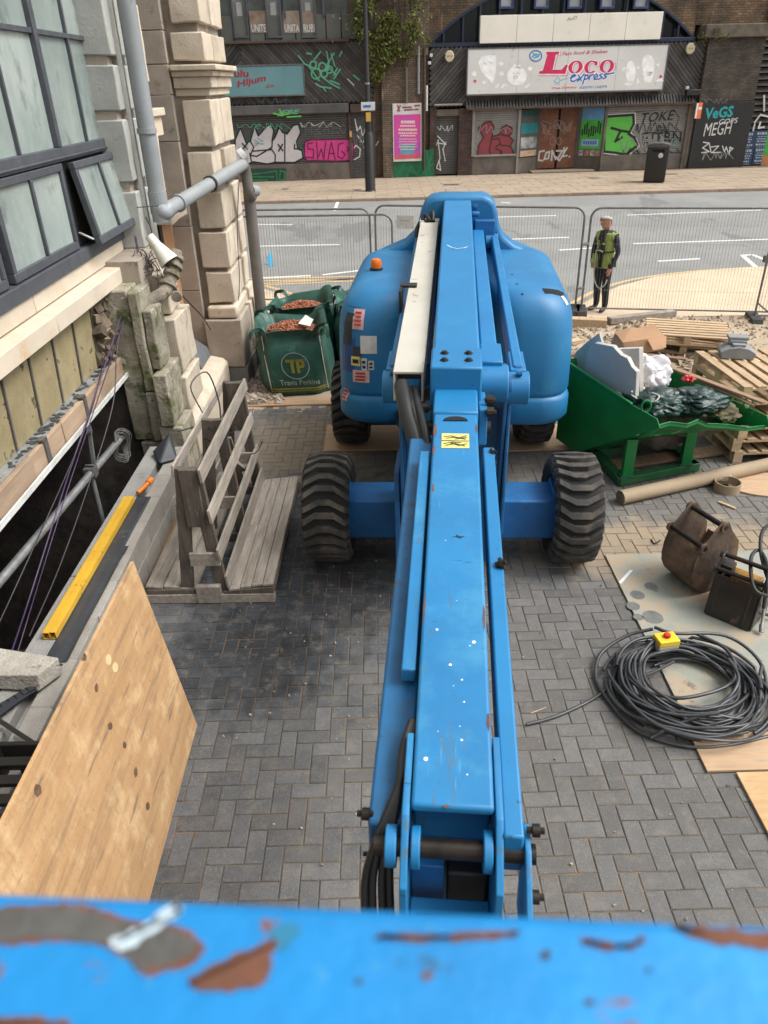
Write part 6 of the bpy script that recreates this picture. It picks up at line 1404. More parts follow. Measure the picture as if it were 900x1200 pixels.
g = G(); g.box(-8.2, fu(356, 95, -.0).x, -.12, .10, 3.30, 4.36); sg = mk('shop_sign', g, TEAL, LS, bev=.02)
g = G(); x1 = fu(356, 95).x; g.box(-8.2, x1+.03, -.135, .1, 3.26, 3.31); g.box(x1-.0, x1+.04, -.135, .1, 3.26, 4.40); g.box(-8.2, x1+.03, -.135, .1, 4.36, 4.41); mk('sign_frame', g, DSTEEL, sg, bev=.005)
RSIGN = mat('dark_red_lettering', (.30, .025, .045), rough=.6)
text_obj('lettering', 'Thulu', 258, 90.5, 292, 90.5, 9, RSIGN, sg, -.125, .03, .1)
text_obj('lettering', 'Hljum', 278.5, 105, 312, 97, 10, RSIGN, sg, -.125, .03, .1)
text_obj('lettering', 'Co.', 312, 103.5, 322, 101.5, 4, RSIGN, sg, -.125, .02, .2)
# throw-ups
wpts = [(85, 800), (88, 640), (122, 560), (160, 660), (188, 650), (215, 550), (240, 615), (300, 548), (325, 538), (342, 580), (330, 650), (348, 630), (378, 558), (400, 592), (430, 602), (470, 545), (505, 538), (520, 590), (492, 650), (500, 700), (528, 712), (535, 760), (480, 790), (350, 788), (300, 800), (210, 785), (150, 806)]
poly_obj('graffiti_fill', wpts, GLIL, s1, .13, Z1)
stroke_obj('graffiti_outline', [wpts+[wpts[0]], [(188, 650), (210, 690), (188, 742), (230, 750), (330, 690), (332, 640)], [(205, 715), (330, 705), (352, 740), (350, 790)], [(415, 600), (415, 780)], [(480, 670), (478, 700), (500, 700)], [(185, 730), (196, 790)]], .028, GBK, s1, .125, zoomf=Z1)
stroke_obj('graffiti_outline', [[(p[0]+(6 if p[0] > 300 else -2), p[1]-10) for p in wpts[1:22]]], .02, mat('teal_glow_spray', (.03, .12, .10), rough=.7), s1, .128, zoomf=Z1)
stroke_obj('graffiti_marks', [[(135, 665), (168, 702)], [(168, 665), (135, 705)], [(372, 672), (402, 712)], [(400, 670), (374, 714)]], .03, GBK, s1, .12, zoomf=Z1)
stroke_obj('graffiti_marks', [[(215, 640), (245, 660), (220, 680)], [(235, 630), (270, 650)], [(112, 690), (140, 720), (170, 690)], [(220, 664), (276, 668)]], .022, GLB, s1, .12, zoomf=Z1)
ppts = [(548, 655), (590, 640), (840, 636), (868, 665), (868, 740), (850, 775), (760, 780), (640, 776), (560, 778), (545, 740)]
poly_obj('graffiti_fill', ppts, GPK, s1, .13, Z1)
stroke_obj('graffiti_outline', [ppts+[ppts[0]], [(600, 660), (565, 665), (568, 700), (605, 705), (605, 760), (560, 755)], [(625, 655), (632, 765), (655, 700), (672, 765), (685, 655)], [(700, 770), (722, 655), (748, 770)], [(705, 730), (742, 730)], [(800, 660), (768, 670), (765, 750), (795, 765), (812, 735), (790, 715)], [(825, 690), (845, 700), (825, 712)], [(840, 650), (845, 765)]], .022, mat('wine_spray', (.13, .01, .045), rough=.7), s1, .12, zoomf=Z1)
stroke_obj('graffiti_tag', [[(545, 530), (552, 610)], [(552, 545), (572, 590), (592, 535), (590, 600)], [(610, 540), (650, 560), (615, 575), (655, 600), (612, 605)], [(668, 590), (700, 530), (705, 600)], [(665, 570), (710, 575)], [(730, 540), (725, 600), (770, 590)], [(735, 565), (765, 560)], [(800, 535), (775, 570), (805, 600), (820, 560), (800, 538)]], .012, mat('grey_spray', (.16, .17, .18), rough=.7), s1, .12, zoomf=Z1)
bx = [o for o in bpy.data.objects if o.name.startswith('shutter_box')][0]
text_obj('graffiti_tag', 'jEBE', 325, 136.5, 352, 135, 7, GGR, bx, -.165, .02, .3)
stroke_obj('graffiti_tag', [[(340, 465), (390, 480), (430, 470)], [(380, 440), (400, 480)], [(430, 490), (520, 485)]], .03, GLG, bx, -.166, zoomf=Z1)
sr = [o for o in bpy.data.objects if o.name.startswith('stall_riser')][0]
stroke_obj('graffiti_tag', [[(150, 850), (150, 905), (300, 905)], [(150, 850), (180, 870), (300, 855), (360, 845), (365, 905)], [(385, 845), (415, 850), (412, 905), (380, 905), (385, 845)], [(180, 885), (340, 885)]], .03, GDG, sr, .055, zoomf=Z1)
poly_obj('graffiti_patch', [(140, 830), (420, 828), (430, 845), (140, 848)], mat('dark_green_wash', (.012, .055, .04), rough=.8), sr, .056, Z1)
poly_obj('graffiti_patch', [(90, 835), (425, 838), (418, 912), (150, 912)], mat('dark_green_wash2', (.018, .05, .03), rough=.8), sr, .0565, Z1)
stroke_obj('graffiti_tag', [[(480, 845), (500, 890), (520, 850)], [(540, 855), (530, 890), (560, 885)], [(580, 850), (600, 890), (630, 850), (640, 890)], [(660, 850), (690, 870), (670, 890)]], .02, mat('brown_spray', (.12, .05, .035), rough=.7), sr, .055, zoomf=Z1)
cl = [o for o in bpy.data.objects if o.name.startswith('fascia_cladding')][0]
ng = [[(505, 85), (545, 140), (570, 150), (590, 180), (640, 250)], [(650, 60), (610, 110)], [(690, 60), (705, 130), (700, 180)], [(740, 70), (690, 150), (750, 210)], [(560, 70), (590, 75)], [(720, 75), (745, 155)], [(790, 60), (775, 90)], [(620, 270), (650, 290), (720, 300)], [(660, 225), (720, 270), (775, 300)], [(780, 175), (740, 235)], [(760, 170), (735, 215)], [(670, 300), (685, 320)], [(715, 250), (775, 275)], [(870, 215), (905, 245)]]
for cx_, cy_, r_ in ((602, 145, 20), (662, 160, 24), (620, 205, 30), (710, 178, 20), (675, 205, 20)): ng.append([(cx_+r_*math.cos(a*math.pi/6), cy_+r_*1.15*math.sin(a*math.pi/6)) for a in range(13)])
stroke_obj('graffiti_tag', ng, .028, GGR, cl, .055, zoomf=Z1)
stroke_obj('graffiti_tag', [[(830, 240), (870, 280)], [(878, 505), (890, 580)], [(60, 0), (61, 1)]], .02, GW, cl, .055, zoomf=Z1)
stroke_obj('graffiti_tag', [[(95, 255), (110, 300), (125, 270), (140, 330), (160, 290)], [(105, 330), (140, 380), (165, 340), (150, 410)], [(150, 350), (200, 330)], [(215, 350), (225, 400), (245, 370)], [(85, 490), (120, 470), (125, 420), (95, 395), (80, 420)], [(170, 380), (200, 400)]], .024, GW, s2, .15, zoomf=Z5)
g = G(); q = fu(411, 157, .0); g.box(q.x-.05, q.x+.05, -.0, .04, q.z-.12, q.z+.12); mk('notice', g, mat('orange_notice', (.6, .35, .15), rough=.6), LS)
# upper storey with windows
PANL = mat('grey_green_panel', (.105, .115, .105), (.075, .08, .07), rough=.8, scale=1, rnd=.14, spots=[(1.5, .55, .75, (.13, .085, .05), (2, 1, .5))])
for i in range(16):
    a = -9.9+i*.62; g = G(); g.box(a+.02, a+.60, .05, .15, 5.24, 6.1 if True else 9); mk('wall_panel', g, PANL, LS, bev=.01)
for i, (xa, xb) in enumerate(((243, 262), (275, 293), (314, 332), (354, 372))):
    A = fu(xa, 47, .1); B = fu(xb, 47, .1); T_ = fu(xa, 8, .1).z; z0 = fu(xa, 45, .1).z
    g = G(); g.box(A.x, B.x, .00, .15, z0, z0+.07); g.box(A.x, A.x+.07, .0, .15, z0+.07, z0+2.0); g.box(B.x-.07, B.x, .0, .15, z0+.07, z0+2.0); w_ = mk('window', g, FRAME, LS, bev=.01)
    g = G(); g.box(A.x+.07, B.x-.07, .09, .11, z0+.07, z0+2.0); mk('pane', g, mat('pale_window_glass', (.20, .205, .19), (.13, .135, .125), rough=.2, scale=2), w_)
    g = G(); g.box(A.x+.2, B.x-.2, .06, .085, z0+.12, z0+1.2); mk('blind', g, mat('white_blind', (.34, .34, .33), rough=.8), w_)
for i in range(-3, 4):
    g = G(); a = -5.0+i*1.55; g.box(a-.04, a+.04, .0, .16, 6.0, 8.9); mk('mullion', g, FRAME, LS)
g = G(); g.box(-12, -.95, .1, .16, 6.1, 9); mk('glazing', g, mat('upper_glazing', (.09, .10, .095), (.05, .055, .05), rough=.25, scale=1.2), LS)
g = G(); g.box(-12, -.92, -.1, .2, 5.15, 5.24); mk('ledge', g, BRN, LS, bev=.01)
for body, xa, xb in (('UNITE', 294, 313), ('UNITA', 333, 352), ('RUBI', 355, 370)):
    A = fu(xa, 39, .045); B = fu(xb, 39, .045); g = G(); g.box(A.x, B.x, .035, .05, A.z, A.z+.75); bn = mk('banner', g, mat('brown_banner', (.16, .10, .07), (.26, .22, .18), rough=.7, scale=2), LS)
    text_obj('banner_text', body, xa+1, 37.5, xb-1, 37.5, 9, GW, bn, .03, .01)
# ---- viaduct: piers, arches and brick above
VD = froot('railway_viaduct', label='sooty brick railway viaduct with arches and piers above the shops', cat='viaduct')
def arch_pts(uc, zc, R, ua, ub, n=24):
    a0 = math.acos((ub-uc)/R); a1 = math.acos((ua-uc)/R); return [(uc+R*math.cos(a0+(a1-a0)*i/n), zc+R*math.sin(a0+(a1-a0)*i/n)) for i in range(n+1)]
UC, ZC, RA = 8.0, -1.15, 8.32
ap = arch_pts(UC, ZC, RA, 2.4, 13.6)
g = G(); g.prism([(13.6, 5.0)]+ap+[(2.4, 5.0), (2.4, 12), (13.6, 12)], .25, 6, 'y')
g.f = []; g.v = []; g.m = []
up = ap[::-1]      # left to right
for (a, b) in zip(up[:-1], up[1:]):
    g.hexa([(a[0], .25, a[1]), (b[0], .25, b[1]), (b[0], 6, b[1]), (a[0], 6, a[1])], [(a[0], .25, 12), (b[0], .25, 12), (b[0], 6, 12), (a[0], 6, 12)])
mk('spandrel', g, BRKT, VD)
g = G(); g.box(.02, 2.4, .2, 6, 0, 12); mk('pier', g, BRK, VD)
g = G(); g.box(-.95, .02, .2, 6, 5.2, 12); mk('pier', g, BRK, VD)
g = G(); g.box(.35, 2.15, -.12, .2, 0, 4.6); g.box(.2, 2.3, -.16, .2, 4.6, 4.85); mk('pier_face', g, BRK, VD, bev=.02)
for (a, b, v_) in ((14.15, 16.6, -.10),):
    g = G(); g.box(a, b, v_, 6, 2.62, 4.95); mk('pier', g, BRKD, VD)
    g = G(); g.box(a-.05, b+.05, v_-.06, 6, 0, 2.6); mk('pier_base', g, mat('black_painted_brick', (.018, .018, .019), (.012, .012, .012), rough=.7, scale=3, bump=.4), VD, bev=.01)
    g = G(); g.box(a-.3, b+.1, v_-.16, 6, 4.96, 5.45); mk('capital', g, mat('weathered_capital', (.15, .125, .095), (.085, .072, .058), rough=.95, scale=3, bump=.4), VD, bev=.04)
g = G(); g.hexa([(13.6, .24, 5.46), (16.7, .24, 5.46), (16.7, 6, 5.46), (13.6, 6, 5.46)], [(13.6, .24, 12), (18.5, .24, 12), (18.5, 6, 12), (13.6, 6, 12)]); mk('spandrel', g, BRKT, VD)
g = G(); a2 = arch_pts(23.0, -.6, 8.6, 17.0, 29)[::-1]
for (a, b) in zip(a2[:-1], a2[1:]): g.hexa([(a[0], .26, a[1]), (b[0], .26, b[1]), (b[0], 6, b[1]), (a[0], 6, a[1])], [(a[0], .26, 12), (b[0], .26, 12), (b[0], 6, 12), (a[0], 6, 12)])
mk('spandrel', g, BRKT, VD)
g = G(); g.box(-20, -.95, .5, 6, 9, 12); g.box(30, 60, .3, 6, 0, 12); g.box(-60, -16, .3, 6, 0, 12); mk('wall', g, BRK, VD)
for (x, ya, yb) in ((508, 152-0, 108), (0, 0, 0)):
    pass
for (xx, y0_, y1_, m_) in ((490.5, 54, 110, PIPE), (500, 100, 130, WHT), (497.5, 56, 200, BRN), (476, 60, 120, mat('grey_pipe_far', (.13, .12, .11), rough=.7))):
    A = fu(xx, y0_, -.2); B = fu(xx, y1_, -.2); g = G(); g.cyl((A.x, -.2, max(0, B.z)), (A.x, -.2, A.z), .05, 8); mk('wall_pipe', g, m_, VD, smooth=50)
# poster on the pier
PP = froot('event_poster', label='tall pink and purple poster pasted on the brick pier by the lamp post', cat='poster')
PKP = mat('pink_poster', (.66, .06, .27), (.42, .08, .46), rough=.55, scale=1.2, spots=[(.9, .56, .66, (.16, .10, .38))])
c0 = fu(461, 189.5, -.14); c1 = fu(494, 120.5, -.14)
g = G(); g.box(c0.x, c1.x, -.155, -.125, c0.z, c1.z); po = mk('backing_sheet', g, mat('off_white_paper', (.70, .66, .64), rough=.7, scale=2), PP)
zt_ = fu(480, 134, -.14).z; zb_ = fu(480, 186, -.14).z
g = G(); g.box(c0.x+.04, c1.x-.04, -.160, -.156, zb_, zt_); mk('print', g, PKP, PP)
g = G(); g.mi = 0
rows = [(143, 8, 3.2), (147.5, 9, 2), (152, 11, 2.6), (156, 11, 1.8), (159, 9, 1.6), (163, 10, 1), (166, 11, 1), (169, 10, 1), (172, 11, 1), (175, 9, 1)]
for k, (yy, hw, hh) in enumerate(rows):
    x = 478-hw
    while x < 478+hw:
        wd = random.uniform(1, 2.4); A = fu(x, yy+hh/2, -.1615); B = fu(min(x+wd, 478+hw), yy-hh/2, -.1615); g.quad((A.x, -.1615, A.z), (B.x, -.1615, A.z), (B.x, -.1615, B.z), (A.x, -.1615, B.z)); x += wd+.5
mk('poster_lines', g, mat('warm_print', (.72, .52, .30), (.75, .66, .62), rough=.6, scale=2), PP, fix=False)
poly_obj('print_panel', [(469, 170), (486, 168), (485, 181), (470, 181)], mat('poster_blue', (.12, .34, .46), rough=.6), PP, -.1608)
poly_obj('print_panel', [(463, 181.5), (493, 180), (493, 185), (463, 187)], mat('poster_red', (.62, .10, .13), rough=.6), PP, -.1606)
text_obj('poster_heading', 'XXIX', 484, 126.2, 491, 126, 2.2, GBK, PP, -.162) if False else None
g = G(); g.nrm = Vector((0, -1, 0)); g.lift = 0; strokes(g, [[(466, 123.5), (468, 130)], [(469, 124), (466, 130)], [(472, 126), (482, 125.5)], [(474, 129), (484, 128.4)], [(486, 124), (491.5, 123.6)], [(486, 128.5), (490, 128)]], .03, lambda x, y: fu(x, y, -.162)); mk('poster_heading', g, mat('dull_red_print', (.25, .08, .10), rough=.6), PP, fix=False)
vd_p = [o for o in bpy.data.objects if o.name.startswith('pier_face')][0]
poly_obj('green_graffiti', [(345, 510), (610, 410), (612, 612), (355, 610), (335, 560)], mat('green_wash', (.012, .14, .055), (.012, .06, .03), rough=.8, scale=1.5), vd_p, -.123, Z5)
stroke_obj('green_graffiti', [[(350, 540), (380, 590), (410, 520), (430, 600), (460, 530), (500, 590), (540, 480), (560, 600), (600, 440)], [(360, 590), (420, 540), (520, 600), (600, 520)], [(560, 430), (590, 600)]], .03, GDG, vd_p, -.126, zoomf=Z5)
# hanging plant
VN = em('climbing_plant', tuple(MF @ Vector((.4, -.1, 6))), FA, label='leafy green climber hanging down the brick pier behind the lamp post', cat='climbing plant')
LEAF = mat('climber_leaf', (.15, .16, .03), (.075, .09, .02), rough=.7, isl=.5, scale=3, spot=(2, .6, .7, (.13, .085, .03)))
g = G(); st = G()
cl_ = [(-.75, .5, 1.2), (.0, .7, 1.3), (.9, .6, 1.2), (-.55, -.5, .7), (.35, -.4, .9), (1.0, -.6, .8), (.1, -1.2, .7), (-.3, -1.6, .45), (.7, -1.3, .45), (-.55, -1.1, .4), (.95, 1.3, 1.0), (-.2, -2.0, .35)]
for cx_, cz, R_ in cl_:
    for i in range(int(1500*R_)):
        q = Vector((random.gauss(0, .36), random.gauss(0, .22), random.gauss(0, .40)))*R_
        c = Vector((cx_, -.12-abs(q.y), cz))+Vector((q.x, 0, q.z))
        if noise.noise(c*1.7) < -.12: continue
        s_ = random.uniform(.035, .085); R3 = Euler((random.uniform(-1, 1), random.uniform(-1, 1), random.uniform(0, 6))).to_matrix()
        g.add([c+R3 @ Vector(p)*s_ for p in ((-.5, 0, 0), (0, 0, -1), (.5, 0, 0), (0, .15, .9))], [(0, 1, 2, 3)])
for i in range(16):
    x = random.uniform(-.8, 1.2); st.tube(smoothpath([(x, -.1, 2), (x+random.uniform(-.2, .2), -.22, .5), (x+random.uniform(-.3, .3), -.3, -1), (x+random.uniform(-.3, .3), -.2, -1.8)], 4), .012, 4)
mk('foliage', g, LEAF, VN, fix=False, kind='stuff'); mk('stem', st, mat('climber_stem', (.06, .045, .03), rough=.9), VN)
def weed(x, y, n, R_, label):
    c0 = MF @ (fu(x, y, -.12)+Vector((0, 0, 0))); w = em('wall_weed', tuple(c0), FA, label=label, cat='weed'); g = G(); s2_ = G()
    for k in range(n):
        a = random.uniform(-1.2, 1.2); L_ = R_*random.uniform(.5, 1); e = Vector((math.sin(a)*L_, -.15, math.cos(a)*L_*.7-.25*L_)); s2_.tube(smoothpath([(0, 0, 0), e*.5+Vector((0, 0, .08)), e], 3), .007, 4)
        for i in range(16):
            c = e*random.uniform(.4, 1.1)+Vector((random.gauss(0, .06), random.gauss(0, .05), random.gauss(0, .06))); s_ = random.uniform(.03, .06); R3 = Euler((random.uniform(-1, 1), random.uniform(-1, 1), random.uniform(0, 6))).to_matrix()
            g.add([c+R3 @ Vector(p)*s_ for p in ((-.5, 0, 0), (0, 0, -1), (.5, 0, 0), (0, .15, .9))], [(0, 1, 2, 3)])
    mk('foliage', g, LEAF, w, fix=False, kind='stuff'); mk('stem', s2_, MC['climber_stem'], w)
weed(836, 45, 14, .75, 'leggy weed growing from the top of the right hand pier')
weed(500, 50, 5, .3, 'small weed sprouting at the left foot of the big arch')
# ---- takeaway shop in the arch
TS = froot('takeaway_shop', label='takeaway shop under the arch with a wide white sign and boarded brown doors', cat='shop')
g = G(); g.box(2.42, 6.3, .3, .5, 0, 5.0); mk('wall', g, WB2, TS); g = G(); g.box(10.2, 13.58, .3, .5, 0, 5.0); mk('wall', g, WB2, TS); g = G(); g.box(6.3, 10.2, .3, .5, 2.7, 5.0); mk('wall', g, WB2, TS)
g = G(); ap2 = arch_pts(UC, ZC, RA-.03, 2.45, 13.55); g.prism([(13.55, 5.0)]+ap2+[(2.45, 5.0)], .55, .7, 'y'); mk('arch_glazing', g, DWIN, TS)
cladding('fascia_cladding', 2.42, 3.98, 2.72, 4.86, .12, TS, ang=1)
cladding('fascia_cladding', 3.98, 8.0, 2.60, 4.86, .13, TS, ang=1)
cladding('fascia_cladding', 8.0, 14.1, 2.60, 4.86, .12, TS, ang=-1)
g = G()
for i in range(74):
    u = 4.0+i*.135; g.beam((u, -.18, 2.62), (u, .10, 2.98), .085, .03, up=(0, -1, 1))
cn = mk('canopy_slats', g, WB, TS, kind='stuff', fix=False); g = G(); g.box(3.98, 14.0, -.22, -.14, 2.55, 2.64); mk('canopy_trim', g, BRN, TS, bev=.01)
g = G(); g.hexa([(3.98, -.16, 2.60), (14.0, -.16, 2.60), (14.0, .12, 2.60), (3.98, .12, 2.60)], [(3.98, -.10, 2.63), (14.0, -.10, 2.63), (14.0, .12, 2.95), (3.98, .12, 2.95)]); mk('canopy', g, WB2, TS)
# arch frame
g = G()
apo = arch_pts(UC, ZC, RA-.02, 2.42, 13.58)[::-1]
for a, b in zip(apo[:-1], apo[1:]): g.beam((a[0], .28, a[1]), (b[0], .28, b[1]), .10, .12, up=(0, -1, 0), e=.02)
g.box(2.4, 13.6, .05, .34, 4.88, 5.02); fr = mk('arch_frame', g, NAVY, TS, bev=.01)
for u in [3.0, 3.8, 4.5, 5.3, 12.2, 12.9] + [6.2+.88*i for i in range(7)]:
    zt2 = ZC+math.sqrt(max(0, RA*RA-(u-UC)**2)); g = G(); g.box(u-.035, u+.035, .24, .34, 5.0, zt2-.03); mk('arch_mullion', g, NAVY, fr)
for xx in (593, 634, 673, 711, 750):
    A = fu(xx-8.5, 10.5, .2); B = fu(xx+8.5, 10.5, .2)
    g = G(); g.box(A.x, B.x, .16, .3, A.z, A.z+.08); g.box(A.x, A.x+.08, .16, .3, A.z+.08, A.z+1); g.box(B.x-.08, B.x, .16, .3, A.z+.08, A.z+1); w_ = mk('window', g, mat('blue_window_frame', (.025, .045, .12), rough=.5), TS, bev=.01)
    g = G(); g.box(A.x+.08, B.x-.08, .22, .24, A.z+.08, A.z+1); mk('pane', g, mat('bright_pane', (.33, .35, .37), (.22, .24, .26), rough=.2, scale=2), w_)
g = G(); c0 = fu(562, 51, -.05); c1 = fu(778, 14, -.05)
for i in range(5):
    a = c0.x+(c1.x-c0.x)*i/5; b = c0.x+(c1.x-c0.x)*(i+1)/5; g = G(); g.box(a+.006, b-.006, -.05, .2, c0.z, 5.93); bd = mk('blank_sign_board', g, BANDW, TS, bev=.01)
    if i == 2:
        text_obj('small_writing', 'AuO', 664, 24.5, 676, 22.5, 4, mat('grey_marker', (.18, .17, .15), rough=.7), bd, -.056, 0, .2)
# Loco sign
s0 = fu(547.2, 111, -.2); s1_ = fu(784, 50, -.2); SZ0, SZ1 = fu(547.2, 111, -.2).z, fu(548, 58, -.2).z
g = G(); g.box(s0.x, s1_.x, -.20, .12, SZ0, SZ1); SN = mk('shop_sign', g, SIGNW, TS, bev=.015, label='wide pale sign reading Loco express')
g = G(); g.box(s0.x-.03, s1_.x+.03, -.215, .1, SZ0-.05, SZ0-.003); g.box(s0.x-.03, s1_.x+.03, -.215, .1, SZ1+.003, SZ1+.04); g.box(s0.x-.04, s0.x-.003, -.215, .1, SZ0, SZ1); g.box(s1_.x+.003, s1_.x+.04, -.215, .1, SZ0, SZ1); mk('sign_frame', g, DSTEEL, SN)
for k in (1, 2, 3): 
    u = s0.x+(s1_.x-s0.x)*k/4; g = G(); g.box(u-.006, u+.006, -.2025, -.2005, SZ0, SZ1); mk('panel_joint', g, mat('joint_grey', (.30, .30, .29), rough=.7), SN)
LRED = mat('loco_red', (.66, .025, .12), rough=.5); LBLU = mat('loco_blue', (.03, .14, .50), rough=.5); LWHI = mat('sign_white', (.97, .97, .97), rough=.5)
def loco(m, dv_, grow, v):
    g = G(); sh_ = .20
    def Q(x, y): return Z6(x, y)
    def ring(cx, cy, rx, ry, tx, ty, a0=0, a1=2*math.pi, n=28, sl=.18):
        for i in range(n):
            ps = []
            for a, o in ((a0+(a1-a0)*i/n, 1), (a0+(a1-a0)*(i+1)/n, 1), (a0+(a1-a0)*(i+1)/n, 0), (a0+(a1-a0)*i/n, 0)):
                ex = (rx+grow) if o else max(1, rx-tx-grow*.6); ey = (ry+grow) if o else max(1, ry-ty-grow*.6)
                X_ = cx+ex*math.cos(a); Y_ = cy-ey*math.sin(a); X_ += (cy-Y_)*sl; ps.append(fu(*Q(X_+dv_[0], Y_+dv_[1]), v))
            g.quad(*ps)
    e = grow
    L1 = [(628-e, 285+e), (632-e, 272-e), (700+e, 272-e), (697+e, 286+e), (682+e, 288), (665+e, 368-e), (712, 366-e), (735-e, 340-e), (745+e, 340-e), (732+e, 390+e), (590-e, 390+e), (594-e, 376-e), (612-e, 372), (636-e, 288)]
    g.quad(*[fu(*Q(x+dv_[0], y+dv_[1]), v) for x, y in L1])
    ring(785, 354, 38, 35, 21, 8); 
    ring(868, 354, 37, 35, 21, 8, math.radians(48), math.radians(318))
    g.quad(*[fu(*Q(x+dv_[0], y+dv_[1]), v) for x, y in [(888, 322), (903+e, 325-e), (900+e, 345+e), (886, 345)]])
    ring(950, 350, 38, 36, 21, 8)
    return mk('lettering', g, m, SN, fix=False)
loco(mat('pink_outline', (.70, .38, .42), rough=.5), (4, 5), 7, -.2020); loco(LWHI, (1, 1), 4, -.2030); loco(LRED, (0, 0), 0, -.2040)
text_obj('lettering', 'Fast food & Shakes', 658.5, 65, 712, 62, 4.2, LRED, SN, -.2045, .012, .35)
def script(lines, w_, m, v): return stroke_obj('lettering', lines, w_, m, SN, v, zoomf=Z6)
ex = [[(757, 412), (785, 400), (780, 392), (765, 400), (760, 425), (775, 430), (800, 415)], [(800, 395), (815, 425)], [(830, 392), (795, 430)], [(838, 395), (822, 445)], [(835, 400), (850, 395), (852, 412), (832, 420)], [(862, 395), (856, 422)], [(860, 402), (878, 392)], [(882, 412), (902, 402), (896, 390), (882, 400), (884, 420), (902, 416)], [(926, 388), (912, 396), (925, 408), (908, 418)], [(950, 386), (936, 394), (948, 406), (930, 416)], [(950, 392), (988, 384)]]
for ln_ in ([ex, .055, LWHI, -.2046], [ex, .030, LBLU, -.2056]): script(*ln_)
script([[(672, 430), (690, 405), (705, 425), (690, 440), (672, 430)], [(705, 425), (745, 412)], [(682, 440), (680, 448)], [(698, 438), (698, 448)]], .018, mat('pale_blue_print', (.30, .50, .62), rough=.6), -.204)
def oval(cx, cy, rx, ry, n=22): return [(cx+rx*math.cos(2*math.pi*i/n), cy+ry*math.sin(2*math.pi*i/n)) for i in range(n+1)]
script([oval(575, 295, 32, 28)], .022, LBLU, -.204); script([[(555, 300), (575, 285), (595, 290)], [(565, 305), (590, 298)], [(570, 290), (560, 280), (585, 300), (600, 282)]], .024, mat('cyan_print', (.10, .42, .62), rough=.6), -.205)
text_obj('lettering', 'Free Delivery', 647, 105.2, 676, 104, 3.2, LRED, SN, -.204, .02, .2)
text_obj('lettering', '02070110079', 679, 104.2, 711, 103, 3.0, LBLU, SN, -.204, .01)
# pale cut-out food shapes
def blob_(pts): return poly_obj('food_cutout', pts, LWHI, SN, -.2032, Z6)
blob_([(272, 330), (290, 300), (330, 290), (365, 292), (368, 340), (358, 420), (346, 442), (318, 410), (290, 380)])
blob_(oval(475, 400, 52, 50)[:-1]); blob_([(450, 360), (462, 335), (478, 350), (492, 338), (500, 362)])
blob_([(a, b) for a, b in oval(250, 388, 12, 14)][:-1]); blob_(oval(392, 336, 13, 11)[:-1]); blob_(oval(395, 388, 12, 12)[:-1]); blob_(oval(545, 362, 12, 11)[:-1])
for pts in ([(290, 438), (300, 425), (318, 432), (300, 445)], [(355, 460), (375, 440), (385, 450), (370, 465)], [(388, 462), (408, 440), (415, 450), (402, 466)], [(415, 450), (425, 440), (425, 462)], [(515, 460), (540, 440), (545, 450), (525, 467)]): blob_(pts)
ZL = lambda x, y: (500+x/2.25, y/2.25)
def blob2(pts): return poly_obj('food_cutout', pts, LWHI, SN, -.2032, ZL)
blob2(oval(538, 190, 13, 30)[:-1]); blob2(oval(584, 172, 17, 28)[:-1]); blob2([(568, 190), (600, 188), (592, 218), (575, 218)])
for pts in ([(515, 180), (524, 176), (524, 186), (516, 190)], [(552, 178), (560, 174), (560, 184)], [(604, 170), (614, 166), (612, 178)], [(520, 222), (535, 212), (545, 222), (530, 228)], [(556, 205), (562, 218), (552, 222)], [(600, 215), (620, 205), (626, 215)]): blob2(pts)
script([oval(468, 408, 12, 6), [(455, 385), (462, 388)], [(480, 384), (488, 387)], [(300, 330), (315, 340)], [(330, 325), (345, 335)]], .010, mat('faint_grey', (.45, .45, .44), rough=.6), -.205)
for (cx_, cy_, zf) in ((255, 428, Z6), (617, 202, ZL)):
    r_ = 12 if zf is Z6 else 6
    poly_obj('star', [(cx_+(r_ if i % 2 == 0 else r_*.45)*math.sin(i*math.pi/5), cy_-(r_ if i % 2 == 0 else r_*.45)*math.cos(i*math.pi/5)) for i in range(10)], LRED, SN, -.204, zf)
# ground floor
g = G(); g.box(3.68, 4.32, -.02, .28, 0, 2.62); g.box(2.42, 2.72, .0, .28, 0, 2.7); mk('brick_strip', g, BRKP, TS)
sd = shutter('roller_shutter', 2.72, 3.68, .05, 2.35, .18, SHUTD, TS); g = G(); g.box(2.68, 3.72, .02, .28, 2.35, 2.60); mk('shutter_box', g, STALL, TS, bev=.01)
g = G(); g.cyl((2.6, -.06, 2.78), (3.8, -.06, 2.78), .04, 8); mk('awning_rail', g, mat('grey_rail', (.28, .27, .25), rough=.6), TS)
g = G(); g.box(4.32, 6.36, .0, .28, 0, .76); mk('stall_riser', g, STALL, TS, bev=.01); g = G(); g.box(10.12, 14.15, .0, .28, 0, .62); mk('stall_riser', g, STALL, TS, bev=.01)
g = G(); g.box(4.26, 4.38, -.05, .28, .74, 2.6); g.box(6.27, 6.38, -.05, .28, .0, 2.6); g.box(4.38, 6.27, -.05, .1, .72, .80); mk('shutter_frame', g, SHUT, TS, bev=.01)
sh1 = shutter('roller_shutter', 4.38, 6.27, .78, 2.52, .06, SHUT, TS)
rp = [(130, 150), (160, 145), (175, 175), (165, 225), (205, 215), (215, 180), (240, 165), (270, 180), (272, 205), (255, 222), (275, 245), (262, 275), (278, 310), (268, 345), (200, 350), (110, 348), (88, 320), (95, 270), (120, 230), (95, 180)]
poly_obj('graffiti_fill', rp, GRD, sh1, .035, Z3)
